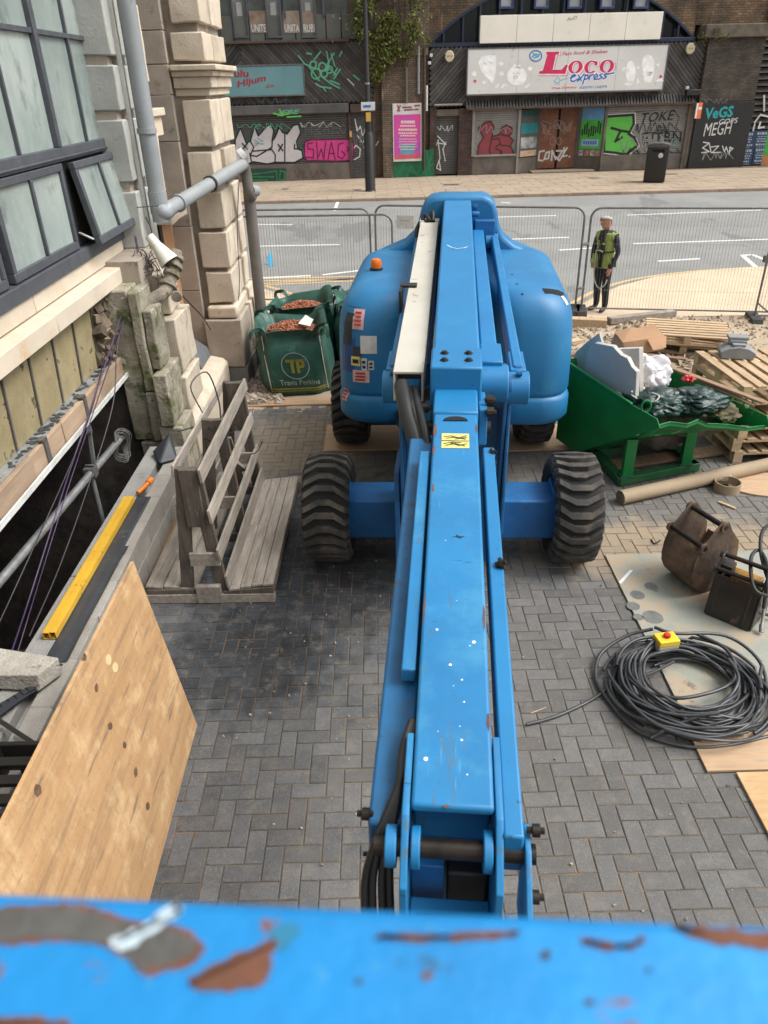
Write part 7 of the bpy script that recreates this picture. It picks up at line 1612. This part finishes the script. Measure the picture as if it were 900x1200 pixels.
stroke_obj('graffiti_outline', [rp+[rp[0]], [(165, 225), (150, 300), (165, 345)], [(160, 240), (200, 235), (210, 260), (185, 280)], [(215, 215), (255, 222)], [(185, 290), (210, 300), (205, 345)], [(210, 270), (262, 275)], [(215, 300), (222, 345)]], .026, mat('dark_wine_spray', (.06, .01, .015), rough=.7), sh1, .03, zoomf=Z3)
# splayed entrance
DOOR = mat('worn_brown_door', (.22, .085, .04), (.13, .05, .028), rough=.6, scale=2, spots=[(3, .58, .70, (.30, .16, .10)), (6, .62, .7, (.05, .03, .02))])
def panelq(name, pts, m, par, th=.03):
    g = G(); n = len(pts); P_ = [Vector(p) for p in pts]; nn = (P_[1]-P_[0]).cross(P_[2]-P_[0]).normalized()
    if nn.y < 0: nn = -nn
    g.add(P_+[p+nn*th for p in P_], [tuple(range(n)), tuple(range(2*n-1, n-1, -1))]+[(i, (i+1) % n, n+(i+1) % n, n+i) for i in range(n)]); return mk(name, g, m, par)
DV = .75
dx0, dx1 = fu(629, 190, DV).x, fu(673, 190, DV).x; 
wL = panelq('side_riser', [(6.38, .03, 0), (dx0, DV, 0), (dx0, DV, .62), (6.38, .03, .62)], STALL, TS)
wR = panelq('side_riser', [(dx1, DV, 0), (10.12, .03, 0), (10.12, .03, .62), (dx1, DV, .62)], STALL, TS)
g = G(); g.box(6.3, 10.2, DV+.06, DV+.5, 0, 3); g.box(6.3, 10.2, .0, DV+.1, 2.62, 2.7); mk('entrance_recess', g, WB2, TS)
dl = G(); dm = (dx0+dx1)/2
for a, b in ((dx0, dm-.02), (dm+.02, dx1)):
    g = G(); g.box(a+.03, b-.03, DV-.02, DV+.03, .10, 2.50); d_ = mk('door', g, DOOR, TS, bev=.008)
    for z0, z1 in ((.2, 1.25), (1.35, 2.4)):
        g = G(); g.box(a+.14, b-.14, DV-.028, DV-.021, z0, z1); mk('door_panel', g, DOOR, d_, bev=.004)
g = G(); g.box(dx0-.04, dx0+.03, DV-.05, DV+.05, 0, 2.6); g.box(dx1-.03, dx1+.04, DV-.05, DV+.05, 0, 2.6); g.box(dx0, dx1, DV-.05, DV+.05, 2.5, 2.6); mk('door_frame', g, SHUTD, TS)
g = G(); g.box(dx0-.4, dx1+.7, -.1, DV, .005, .06); mk('doorstep', g, FARP, TS)
d0 = [o for o in bpy.data.objects if o.name == 'door'][0]
stroke_obj('graffiti_tag', [[(440, 300), (415, 305), (410, 350), (432, 352)], [(450, 310), (440, 345), (462, 340), (468, 305), (450, 310)], [(478, 350), (482, 300), (500, 345)], [(505, 300), (535, 300), (510, 345)], [(500, 330), (520, 352), (560, 285)], [(545, 285), (540, 330), (560, 325)], [(572, 330), (574, 332)]], .035, GW, d0, DV-.032, zoomf=Z3)
stroke_obj('graffiti_tag', [[(420, 150), (450, 170), (430, 205), (480, 215)], [(430, 140), (480, 160)], [(530, 140), (560, 200), (590, 150)], [(540, 190), (585, 160)], oval(510, 160, 18, 22), oval(485, 250, 14, 22), oval(518, 250, 12, 20)], .018, mat('faded_spray', (.28, .20, .18), rough=.7), d0, DV-.032, zoomf=Z3)
def sidepanel(x0, x1, ua, va, ub, vb, y0, y1):
    return lambda s, t: Vector((ua+(ub-ua)*s, va+(vb-va)*s, y0+(y1-y0)*t))
fL = sidepanel(0, 0, 6.40, .0, dx0, DV-.05, .66, 2.5)
def pq(f, s0, s1, t0, t1, m, name='poster_panel'):
    g = G(); off = Vector((0, -.01, 0)); g.quad(*[f(s, t)+off for s, t in ((s0, t0), (s1, t0), (s1, t1), (s0, t1))]); return mk(name, g, m, TS, fix=False)
panelq('side_window', [fL(0, 0), fL(1, 0), fL(1, 1), fL(0, 1)], SHUTD, TS)
pq(fL, .05, .9, .0, .13, mat('orange_print', (.42, .20, .12), (.5, .42, .3), rough=.6, scale=6)); pq(fL, .05, .9, .18, .42, mat('white_print', (.42, .44, .44), (.12, .13, .13), rough=.6, scale=3)); pq(fL, .05, .9, .50, .72, mat('teal_print', (.01, .24, .26), (.01, .16, .18), rough=.6, scale=3)); pq(fL, .05, .9, .86, .98, mat('dark_teal_print', (.01, .08, .09), rough=.6))
fR = sidepanel(0, 0, dx1, DV-.05, 10.10, .0, .60, 2.55)
panelq('side_window', [fR(0, 0), fR(1, 0), fR(1, 1), fR(0, 1)], SHUTD, TS)
pq(fR, .12, .95, .74, .98, mat('sky_blue_poster', (.08, .25, .48), (.12, .32, .55), rough=.5, scale=2)); pq(fR, .12, .95, .14, .74, mat('bright_green_poster', (.06, .40, .05), (.04, .32, .04), rough=.5, scale=2))
off = Vector((0, -.016, 0))
g = G()
for k in range(9):
    s_ = .18+k*.085; t0_ = .42+random.uniform(-.04, .06); a = fR(s_-.025, t0_)+off; b = fR(s_+.03, t0_+random.uniform(.12, .26))+off
    g.quad(a, Vector((b.x, b.y, a.z)), b, Vector((a.x, a.y, b.z)))
mk('poster_figures', g, GBK, TS, fix=False)
g = G(); g.quad(*[fR(s, t)+off for s, t in ((.2, .2), (.85, .2), (.85, .34), (.2, .34))]); pb_ = mk('poster_panel', g, mat('pale_blue_label', (.30, .45, .65), rough=.5), TS, fix=False)
g = G(); off2 = Vector((0, -.02, 0))
for k in range(6): g.quad(*[fR(s, t)+off2 for s, t in ((.26+k*.09, .24), (.32+k*.09, .24), (.32+k*.09, .31), (.26+k*.09, .31))])
mk('poster_lines', g, LBLU, TS, fix=False)
for k in range(4): pq(fR, .12+k*.22, .30+k*.22, .0, .12, mat('menu_%s' % 'abcd'[k], [(.5, .5, .48), (.45, .2, .15), (.5, .48, .4), (.5, .3, .25)][k], (.15, .1, .1), rough=.6, scale=9), 'menu_card')
g = G(); g.box(10.08, 10.20, -.06, .28, 0, 2.62); mk('post', g, STALL, TS, bev=.015); g = G(); g.box(13.78, 14.12, -.05, .28, 0, 2.62); mk('post', g, STALL, TS, bev=.015)
g = G(); g.box(13.98, 14.02, -.07, -.05, .1, 2.4); mk('post_edge', g, mat('pale_edge', (.24, .21, .17), rough=.8), TS)
sh2 = shutter('roller_shutter', 10.20, 13.78, .64, 2.52, .08, SHUT, TS)
gp_ = [(40, 210), (190, 200), (192, 250), (165, 300), (195, 320), (212, 360), (150, 410), (90, 400), (36, 395)]
poly_obj('graffiti_fill', gp_, GLG, sh2, .055, Z4)
stroke_obj('graffiti_outline', [gp_+[gp_[0]], [(75, 270), (130, 285), (165, 290)], [(120, 290), (95, 340), (130, 320)]], .05, GBK, sh2, .048, zoomf=Z4)
stroke_obj('graffiti_outline', [[(p[0]+(10 if p[0] > 100 else -6), p[1]+(8 if p[1] > 300 else -8)) for p in gp_]], .025, GW, sh2, .05, zoomf=Z4)
text_obj('graffiti_tag', 'TOKE', 751, 144, 790, 140, 11, GBK, sh2, .048, .0, .2); text_obj('graffiti_tag', 'ETERN', 752, 168, 798, 166, 12, GBK, sh2, .048, .0, -.1)
stroke_obj('graffiti_outline', [[(225, 370), (228, 270), (250, 255), (290, 262), (285, 300), (235, 310)], [(200, 180), (330, 172)], [(410, 170), (430, 210), (418, 260), (436, 300)], [(205, 380), (240, 395)]], .016, mat('light_grey_spray', (.27, .27, .26), rough=.7), sh2, .046, zoomf=Z4)
stroke_obj('graffiti_outline', [[(200, 185), (290, 178)], [(405, 172), (432, 215), (415, 262), (440, 300)], [(240, 300), (300, 290), (400, 330)], [(300, 280), (420, 290)], [(350, 340), (420, 330)]], .014, GBK, sh2, .045, zoomf=Z4)
stroke_obj('graffiti_outline', [[(350, 325), (430, 330)], [(360, 350), (440, 345)], [(380, 370), (430, 375)], [(370, 390), (435, 392)]], .02, mat('teal_grey_spray', (.10, .20, .20), rough=.7), sh2, .044, zoomf=Z4)
stroke_obj('graffiti_tag', [[(635, 335), (690, 390), (640, 380), (650, 480), (625, 550)], [(690, 375), (670, 420), (685, 500)], [(620, 330), (625, 400), (640, 360)], [(620, 540), (655, 560), (645, 500)]], .022, GW, sd, .15, zoomf=Z5)
text_obj('number', 'P', 625, 127, 628, 127, 3, WHT, TS, -.23) if False else None
for (x, y, lb_) in ((526.5, 66, 'round cream alarm box on the black cladding left of the sign'), (808.5, 57, 'round cream alarm box on the black cladding right of the sign')):
    c = fu(x, y, -.03); o = em('alarm_box', tuple(MF @ c), FA, label=lb_, cat='alarm box')
    g = G(); g.prism([(.20*math.cos(a+math.pi/8), .22*math.sin(a+math.pi/8)) for a in [k*math.pi/4 for k in range(8)]], -.09, .03, 'y'); mk('case', g, mat('cream_alarm', (.55, .50, .34), (.48, .43, .30), rough=.6, scale=6), o, bev=.03)
    g = G(); g.box(-.12, .12, -.094, -.0905, -.03, .04); mk('face_label', g, mat('tan_label', (.42, .32, .16), rough=.6), o)
for (x, y, lb_) in ((805, 103, 'small white security light under the right alarm box'), (505, 65, 'white security camera at the left end of the cladding'), (503, 74, 'small white junction box below the security camera')):
    c = fu(x, y, -.1); g = G(); g.rbox(-.06, .06, -.08, .08, -.06, .06, .02, 2); mk('wall_light', g, WHT, loc=tuple(MF @ c), rot=(0, 0, FA), label=lb_, cat='wall light')
c = fu(812, 108, -.2); g = G(); g.box(-.3, .3, -.1, .15, -.12, .1); mk('floodlight', g, BLK, loc=tuple(MF @ c), rot=(0, 0, FA), bev=.02, label='black floodlight box above the right end of the long shutter', cat='floodlight')
c = fu(819, 130, -.35); o = em('projecting_sign', tuple(MF @ c), FA+.5, label='small orange and white sign projecting from the pier beside the shutter', cat='sign')
g = G(); g.box(-.12, .16, -.02, .02, -.30, .32); mk('sign_face', g, mat('orange_sign', (.60, .14, .04), rough=.5), o, bev=.005)
g = G(); g.box(-.22, -.125, -.02, .02, -.28, .30); mk('sign_face', g, WHT, o, bev=.005); g = G(); g.box(-.08, .12, -.024, -.0205, .05, .15); mk('sign_print', g, WHT, o); g = G(); g.box(-.05, .0, .02, .3, .1, .13); mk('sign_bracket', g, BLK, o)
pb2 = [o for o in bpy.data.objects if o.name.startswith('pier_base')][0]
text_obj('graffiti_tag', 'VeGS', 825, 140, 858, 137, 13, GTL, pb2, -.165, .03, 0); text_obj('graffiti_tag', 'COPS', 842, 146, 864, 144, 6, GW, pb2, -.167, .01, .1)
text_obj('graffiti_tag', 'MEGH', 824, 160, 856, 157, 15, GW, pb2, -.166, 0, .1)
stroke_obj('graffiti_tag', [[(560, 345), (590, 350), (555, 375), (590, 395), (550, 400)], [(600, 370), (640, 365), (605, 400), (650, 398)], [(660, 365), (670, 395), (680, 370), (690, 400)], [(700, 370), (695, 410)], [(698, 372), (715, 378), (700, 392)], [(590, 350), (600, 400)]], .022, GW, pb2, -.166, zoomf=Z4)
# right arch with shutter and posters
RS = froot('slatted_gateway', label='tall dark slatted gate in the arch at the far right with posters pasted on it', cat='gate')
g = G(); g.box(16.65, 30, .35, .6, 0, 9); mk('backing', g, WB2, RS)
for i in range(30):
    z = .05+i*.24; g = G(); g.hexa([(16.66, .12, z), (22, .12, z), (22, .34, z+.02), (16.66, .34, z+.02)], [(16.66, .24, z+.19), (22, .24, z+.19), (22, .34, z+.19), (16.66, .34, z+.19)]); mk('slat', g, mat('dark_slat', (.055, .042, .034), (.03, .025, .022), rough=.8, rnd=.2, scale=4), RS)
PB = mat('navy_poster', (.018, .045, .10), (.012, .03, .07), rough=.5, scale=3); PT = mat('pale_blue_lettering', (.35, .42, .52), rough=.6)
for i, (xa, ya) in enumerate(((864, 194), (880.5, 193), (866, 175), (882, 174))):
    A = fu(xa, ya, .08); g = G(); g.box(A.x, A.x+.62, .06, .08, A.z, A.z+.72); p = mk('poster', g, PB, RS)
    g = G()
    for k, (zz, hh, f_) in enumerate(((.55, .10, .8), (.46, .03, .6), (.36, .05, .7), (.26, .05, .6), (.12, .07, .7), (.04, .02, .5))):
        x = A.x+.31-.31*f_; 
        while x < A.x+.31+.31*f_-.04: wd = random.uniform(.04, .12); g.box(x, min(x+wd, A.x+.6), .055, .0595, A.z+zz, A.z+zz+hh); x += wd+.03
    mk('poster_lines', g, PT, p)
A = fu(891, 194, .08); g = G(); g.box(A.x, A.x+.9, .05, .08, A.z+.42, A.z+1.5); mk('poster', g, mat('green_poster2', (.05, .36, .06), rough=.5), RS); g = G(); g.box(A.x, A.x+.9, .05, .08, A.z, A.z+.41); mk('poster', g, mat('orange_poster', (.45, .18, .06), rough=.5), RS)
stroke_obj('graffiti_tag', [[(760, 270), (790, 262), (770, 290), (800, 285)], [(830, 250), (820, 290), (900, 290)], [(830, 240), (860, 200), (900, 210)], [(860, 240), (850, 270), (880, 265)], [(880, 100), (880, 180)], [(790, 195), (785, 215)]], .035, GW, RS, .09, zoomf=Z4)
# extra tags over the shutters and cladding
rt = random.Random(3)
def scribble(x, y, w_, h_, m, par, v, n=7, lw=.018):
    pts = []; 
    for i in range(n*2): pts.append((x+w_*i/(n*2)+rt.uniform(-.1, .1)*w_, y+h_*(.5*(1 if i % 2 else -1)*rt.uniform(.4, 1))))
    pts = [(p.x, p.y) for p in smoothpath([Vector((a, b, 0)) for a, b in pts], 3)]; stroke_obj('graffiti_tag', [pts], lw, m, par, v)
scribble(730, 168, 60, 22, MC['light_grey_spray'], sh2, .043, 10); scribble(742, 150, 50, 14, GBK, sh2, .042, 9, .014); scribble(728, 178, 70, 10, GBK, sh2, .041, 12, .012)
scribble(562, 152, 40, 12, MC['light_grey_spray'], sh1, .028, 6, .012); scribble(512, 150, 22, 10, GW, sd, .149, 4, .012)
scribble(634, 150, 36, 14, MC['faded_spray'], d0, DV-.031, 8, .014); scribble(280, 148, 60, 8, GGR, s1, .119, 9, .012); scribble(350, 146, 50, 8, GW, s1, .118, 8, .010)
scribble(415, 160, 20, 26, MC['grey_spray'], s2, .149, 5, .014); scribble(300, 118, 40, 8, MC['grey_spray'], cl, .054, 6, .014); scribble(824, 183, 36, 10, MC['light_grey_spray'], pb2, -.1655, 7, .014)
scribble(826, 118, 30, 8, MC['grey_spray'], pb2, -.1657, 5, .012)
# ---- lamp post, bin
LPp = pz(434, 224)
LP = em('lamp_post', (LPp.x, LPp.y, 0), FA, label='black lamp post with a thick base on the far pavement', cat='lamp post')
g = G(); g.lathe([(.22, 0), (.20, .03), (.19, .06), (.19, 1.95), (.15, 2.02), (.14, 2.1)], 18); mk('base', g, BLK, LP, smooth=40)
g = G(); g.lathe([(.13, 2.1), (.12, 3.0), (.09, 3.1), (.085, 9.0)], 14); mk('shaft', g, BLK, LP, smooth=40)
g = G(); g.box(-.26, .26, -.15, -.13, 2.78, 3.06); pl2 = mk('sign_plate', g, WHT, LP, bev=.004); g = G(); g.box(-.18, .1, -.155, -.1505, 2.88, 2.96); mk('sign_print', g, LBLU, pl2)
g = G(); g.box(-.09, .09, -.14, -.12, 2.42, 2.72); mk('sticker', g, mat('amber_sticker', (.65, .38, .06), rough=.6), LP)
g = G(); g.lathe([(.10, 3.62), (.10, 3.68)], 14); g.lathe([(.10, 6.2), (.10, 6.28)], 14); mk('band', g, STEEL, LP)
BNp = pz(768, 214)
BN = em('litter_bin', (BNp.x, BNp.y+.2, 0), -.35, label='black street litter bin on the far pavement in front of the long shutter', cat='litter bin')
g = G(); g.rbox(-.40, .40, -.33, .33, .03, 1.30, .03, 2); mk('bin_body', g, BLK, BN, smooth=35)
g = G(); g.prism([(-.42, 1.26), (.42, 1.26), (.42, 1.36), (.2, 1.42), (-.2, 1.42), (-.42, 1.36)], -.35, .35, 'y'); mk('bin_hood', g, mat('grey_black_hood', (.10, .10, .095), (.05, .05, .05), rough=.6, scale=4), BN, bev=.02)
g = G(); g.cyl((.12, -.345, .98), (.12, -.331, .98), .09, 16); mk('badge', g, GW, BN)
g = G(); g.box(-.41, -.401, -.22, .1, .25, .85); mk('orange_panel', g, mat('amber_panel', (.55, .27, .07), rough=.5), BN)
g = G(); g.box(-.2, .25, -.345, -.335, 1.10, 1.2); mk('bin_mouth', g, DRK, BN)
# ================================================================ FENCE
WIRE = mat('fence_wire', (.30, .30, .29), rough=.5, metal=.3); FPOST = mat('fence_tube', (.20, .20, .195), (.13, .13, .125), rough=.5, metal=.4, scale=9)
def fence(A, B, label, ztop=1.78, zbot=.10, foot=True, infill=True, rr=.019):
    A = Vector((*A, 0)); B = Vector((*B, 0)); d = B-A; L_ = d.length; rz = math.atan2(d.y, d.x)
    f = em('mesh_fence_panel', A, rz, label=label, cat='fence panel', group='mesh fence panels along the road')
    r = .17
    pts = [(0, 0, .0), (0, 0, ztop-r)]+[(r-r*math.cos(t), 0, ztop-r+r*math.sin(t)) for t in [i*math.pi/12 for i in range(1, 7)]]+[(L_-r, 0, ztop)]+[(L_-r+r*math.sin(t), 0, ztop-r+r*math.cos(t)) for t in [i*math.pi/12 for i in range(1, 7)]]+[(L_, 0, 0)]
    g = G(); g.tube(pts, rr, 8); mk('frame', g, FPOST, f, smooth=60)
    g = G(); g.cyl((0, 0, zbot), (L_, 0, zbot), .015, 8); mk('bottom_rail', g, FPOST, f, smooth=60)
    g = G(); n = int(L_/.052)
    for i in range(1, n):
        x = L_*i/n; z1 = ztop
        e = min(x, L_-x)
        if e < r: z1 = ztop-r+math.sqrt(max(0, r*r-(r-e)**2))
        g.tube([(x, .0, zbot), (x, .0, z1)], .0019, 3, cap=False)
    for z in (.42, .8, 1.2, 1.5): g.tube([(0, 0, z), (L_, 0, z)], .0019, 3, cap=False)
    mk('wire_mesh', g, WIRE, f, fix=False)
    if foot:
        for x in (0, L_):
            g = G(); g.prism([(-.30, 0), (.30, 0), (.26, .10), (-.26, .10)], x-.09, x+.09, 'x'); mk('foot_block', g, mat('rubber_foot', (.05, .05, .048), rough=.9), f, bev=.01)
    return f
AA = py(300, 253, 13.75); 
fence((-3.25, 13.85), (.27, 13.62), 'front left mesh fence panel ending in front of the next one by the orange beacon', 1.72)
fence((-3.9, 14.7), (-.12, 14.35), 'rear left mesh fence panel overlapped by the nearer one', 1.72)
bfp = fence((-.02, 14.30), (3.54, 13.38), 'middle mesh fence panel running behind the blue lift', 1.78)
fence((3.64, 13.34), (7.1, 12.70), 'right mesh fence panel in front of the man', 1.78)
fence((6.42, 12.58), (9.7, 11.9), 'mesh fence panel at the far right edge with its brace foot', 1.75)
g = G(); g.beam((6.44, 12.60, .3), (6.70, 12.72, .12), .02, .02); g.beam((6.40, 12.6, .10), (6.9, 12.5, .10), .03, .02); g.box(6.36, 6.48, 12.54, 12.62, .98, 1.08); mk('fence_clamp', g, DSTEEL, label='steel clamp and brace at the foot of the far right fence post', cat='clamp')
c = py(475, 260, 13.9)
o = em('fence_notice', tuple(c), -.25, label='white notice board tied to the middle fence panel beside the lift hood', cat='notice')
g = G(); g.box(-.16, .16, -.004, .004, -.11, .11); mk('board', g, WHT, o); g = G(); g.box(-.10, .08, -.006, -.0045, .01, .03); g.box(-.10, .04, -.006, -.0045, -.04, -.03); mk('notice_print', g, mat('faint_print', (.45, .45, .44), rough=.6), o)
g = G(); g.cyl((3.54, 13.36, 1.20), (3.66, 13.33, 1.20), .03, 8); g.cyl((3.54, 13.36, .45), (3.66, 13.33, .45), .025, 8); mk('fence_coupler', g, STEEL, label='pair of couplers joining the middle and right fence panels', cat='coupler')
# ================================================================ PERSON
def person():
    P_ = em('person', (4.03, 13.52, -.004), 0, label='white haired man in a yellow hi-vis vest and dark clothes standing behind the fence', cat='person')
    V = []; E = []; R = []
    def add(p, r, par=None):
        V.append(Vector(p)); R.append(r if isinstance(r, tuple) else (r, r)); i = len(V)-1
        if par is not None: E.append((par, i))
        return i
    hip = add((0, 0, .90), (.145, .10)); w1 = add((0, .0, 1.02), (.145, .105), hip); ch = add((0, .0, 1.20), (.16, .115), w1); sh_ = add((0, .01, 1.34), (.145, .09), ch); nk = add((-.01, .0, 1.42), (.055, .055), sh_); hd = add((-.02, -.03, 1.50), (.075, .085), nk); h2 = add((-.03, -.04, 1.575), (.090, .108), hd); h3 = add((-.03, -.03, 1.645), (.080, .095), h2)
    for s in (-1, 1):
        a = add((s*.085, 0, .80), (.092, .092), hip); k = add((s*.09, -.015, .46), (.072, .072), a); an = add((s*.095, .01, .12), (.058, .058), k); 
        f0 = add((s*.10, -.02, .05), (.046, .045), an); f1 = add((s*.12+(-.03 if s < 0 else 0), -.16, .035), (.045, .03), f0)
        e0 = add((s*.185, .01, 1.325), (.06, .06), sh_)
        if s > 0: el = add((s*.245, .03, 1.06), (.046, .046), e0); wr = add((s*.215, -.09, .84), (.030, .034), el); hn = add((s*.20, -.12, .76), (.030, .04), wr)
        else: el = add((s*.25, .0, 1.06), (.046, .046), e0); wr = add((s*.17, -.13, .90), (.030, .034), el); hn = add((s*.13, -.17, .87), (.030, .035), wr)
        for q in range(4):
            b_ = hn; dx = (q-1.5)*.018; p0 = V[hn]
            c1 = add(p0+Vector((-.005*s, dx-.0, -.045)), (.0095, .0095), b_); add(p0+Vector((-.014*s, dx-.006, -.078-.006*(q in (1, 2)))), (.008, .008), c1)
        c1 = add(V[hn]+Vector((-.03*s, -.025, -.01)), (.010, .010), hn); add(V[hn]+Vector((-.035*s, -.035, -.04)), (.009, .009), c1)
    me = bpy.data.meshes.new('b'); me.from_pydata([tuple(v) for v in V], E, []); o = bpy.data.objects.new('b', me); COL.objects.link(o)
    m = o.modifiers.new('s', 'SKIN'); m.use_smooth_shade = True
    for i, r in enumerate(R): me.skin_vertices[0].data[i].radius = r
    me.skin_vertices[0].data[0].use_root = True
    m2 = o.modifiers.new('u', 'SUBSURF'); m2.levels = 2; m2.render_levels = 2
    dg = bpy.context.evaluated_depsgraph_get(); me2 = bpy.data.meshes.new_from_object(o.evaluated_get(dg)); bpy.data.objects.remove(o)
    SKN = mat('skin', (.48, .24, .17), (.42, .20, .14), rough=.6, scale=20); TRS = mat('black_trousers', (.018, .018, .021), (.012, .012, .014), rough=.85, scale=12, bump=.4, bscale=30); SHR = mat('navy_top', (.028, .028, .045), (.02, .02, .032), rough=.85, scale=12, bump=.4, bscale=25); SHO = mat('black_boots', (.02, .02, .02), (.09, .10, .11), rough=.5, scale=9)
    me2.materials.clear()
    for mm in (SHR, TRS, SKN, SHO): me2.materials.append(mm)
    for p in me2.polygons:
        c = p.center; p.use_smooth = True; k = 0
        if c.z < .09: k = 3
        elif c.z < .93 and abs(c.x) < .17 and c.y > -.10: k = 1
        elif c.z < .80 and abs(c.x) < .16: k = 1
        if c.z > 1.425: k = 2
        if (abs(c.x) > .17 and c.z < .80) or (c.x > .15 and c.z < .81 and c.y < -.05 and c.z > .6): k = 2
        if c.x < -.04 and c.y < -.135 and .75 < c.z < .90: k = 2
        p.material_index = k
    bo = bpy.data.objects.new('body', me2); COL.objects.link(bo); bo.parent = P_
    # vest and hair as shells
    def shell(name, keep, off, m_, par):
        bm = bmesh.new(); bm.from_mesh(me2); bm.normal_update(); 
        for v in bm.verts: v.co = v.co+v.normal*off
        bmesh.ops.delete(bm, geom=[f for f in bm.faces if not keep(f.calc_center_median(), f.normal)], context='FACES')
        g = G(); g.frombm(bm); ob = mk(name, g, m_, par, fix=False)
        for p in ob.data.polygons: p.use_smooth = True
        so = ob.modifiers.new('solid', 'SOLIDIFY'); so.thickness = .008; return ob
    HV = mat('hi_vis_yellow', (.33, .42, .10), (.22, .30, .07), rough=.7, scale=10)
    vest = shell('hi_vis_vest', lambda c, n: .88 < c.z < 1.395 and abs(c.x) < .19 and not (c.y < 0 and abs(c.x+.015) < .062+.012*(c.z < 1.1)) and not (abs(c.x) > .165 and c.z < 1.28) and c.z < 1.40, .020, HV, P_)
    g = G()
    for s in (-1, 1): g.prism([(s*.05, .80), (s*.165, .80), (s*.175, 1.02), (s*.06, 1.02)], -.128, -.120, 'y')
    g.prism([(-.165, .78), (.165, .78), (.17, 1.0), (-.17, 1.0)], .115, .123, 'y'); mk('vest_hem', g, HV, vest)
    hair = shell('hair', lambda c, n: c.z > 1.50 and (c.y > .0 or (c.z > 1.60 and (n.z > .45 or c.y > -.08)) or c.z > 1.68), .014, mat('white_hair', (.46, .44, .41), (.34, .32, .30), rough=.8, scale=60, bump=.6, bscale=90), P_)
    g = G(); g.rbox(-.045, -.015, -.165, -.13, 1.545, 1.575, .008, 2); mk('nose', g, SKN, P_, smooth=60)
    g = G(); g.box(-.06, .0, -.142, -.136, 1.520, 1.525); mk('mouth', g, mat('lips', (.35, .12, .10), rough=.6), P_)
    for s in (-1, 1):
        g = G(); g.rbox(-.03+s*.03-.010, -.03+s*.03+.010, -.148, -.136, 1.582, 1.594, .003, 1); mk('eye', g, mat('eye_dark', (.05, .04, .04), rough=.3), P_)
        g = G(); g.rbox(-.03+s*.082-.008, -.03+s*.082+.008, -.06, -.03, 1.545, 1.60, .006, 2); mk('ear', g, SKN, P_, smooth=60)
    LAN = mat('white_lanyard', (.58, .56, .50), rough=.7)
    g = G(); g.tube(smoothpath([(-.09, -.135, 1.09), (-.10, -.15, .9), (-.09, -.14, .65), (-.05, -.12, .50), (.04, -.12, .44), (.12, -.10, .50), (.15, -.08, .60)], 6), .012, 6); g.tube(smoothpath([(-.10, -.14, 1.08), (-.02, -.15, 1.10), (.05, -.145, 1.08)], 4), .011, 6); mk('lanyard', g, LAN, P_, smooth=60)
    g = G(); g.tube([(.165*math.cos(a), .13*math.sin(a), 1.075+.005*math.sin(a)) for a in [k*math.pi/12 for k in range(25)]], .014, 6); mk('harness_belt', g, BLK, P_, smooth=60)
    g = G(); g.box(.035, .07, -.150, -.142, 1.20, 1.235); mk('badge', g, mat('yellow_badge', (.6, .4, .05), rough=.6), P_)
    P_.rotation_euler = (math.radians(2), 0, math.radians(-52)); P_.scale = (1, 1, .985)
    return P_
person()
bpy.context.view_layer.update()
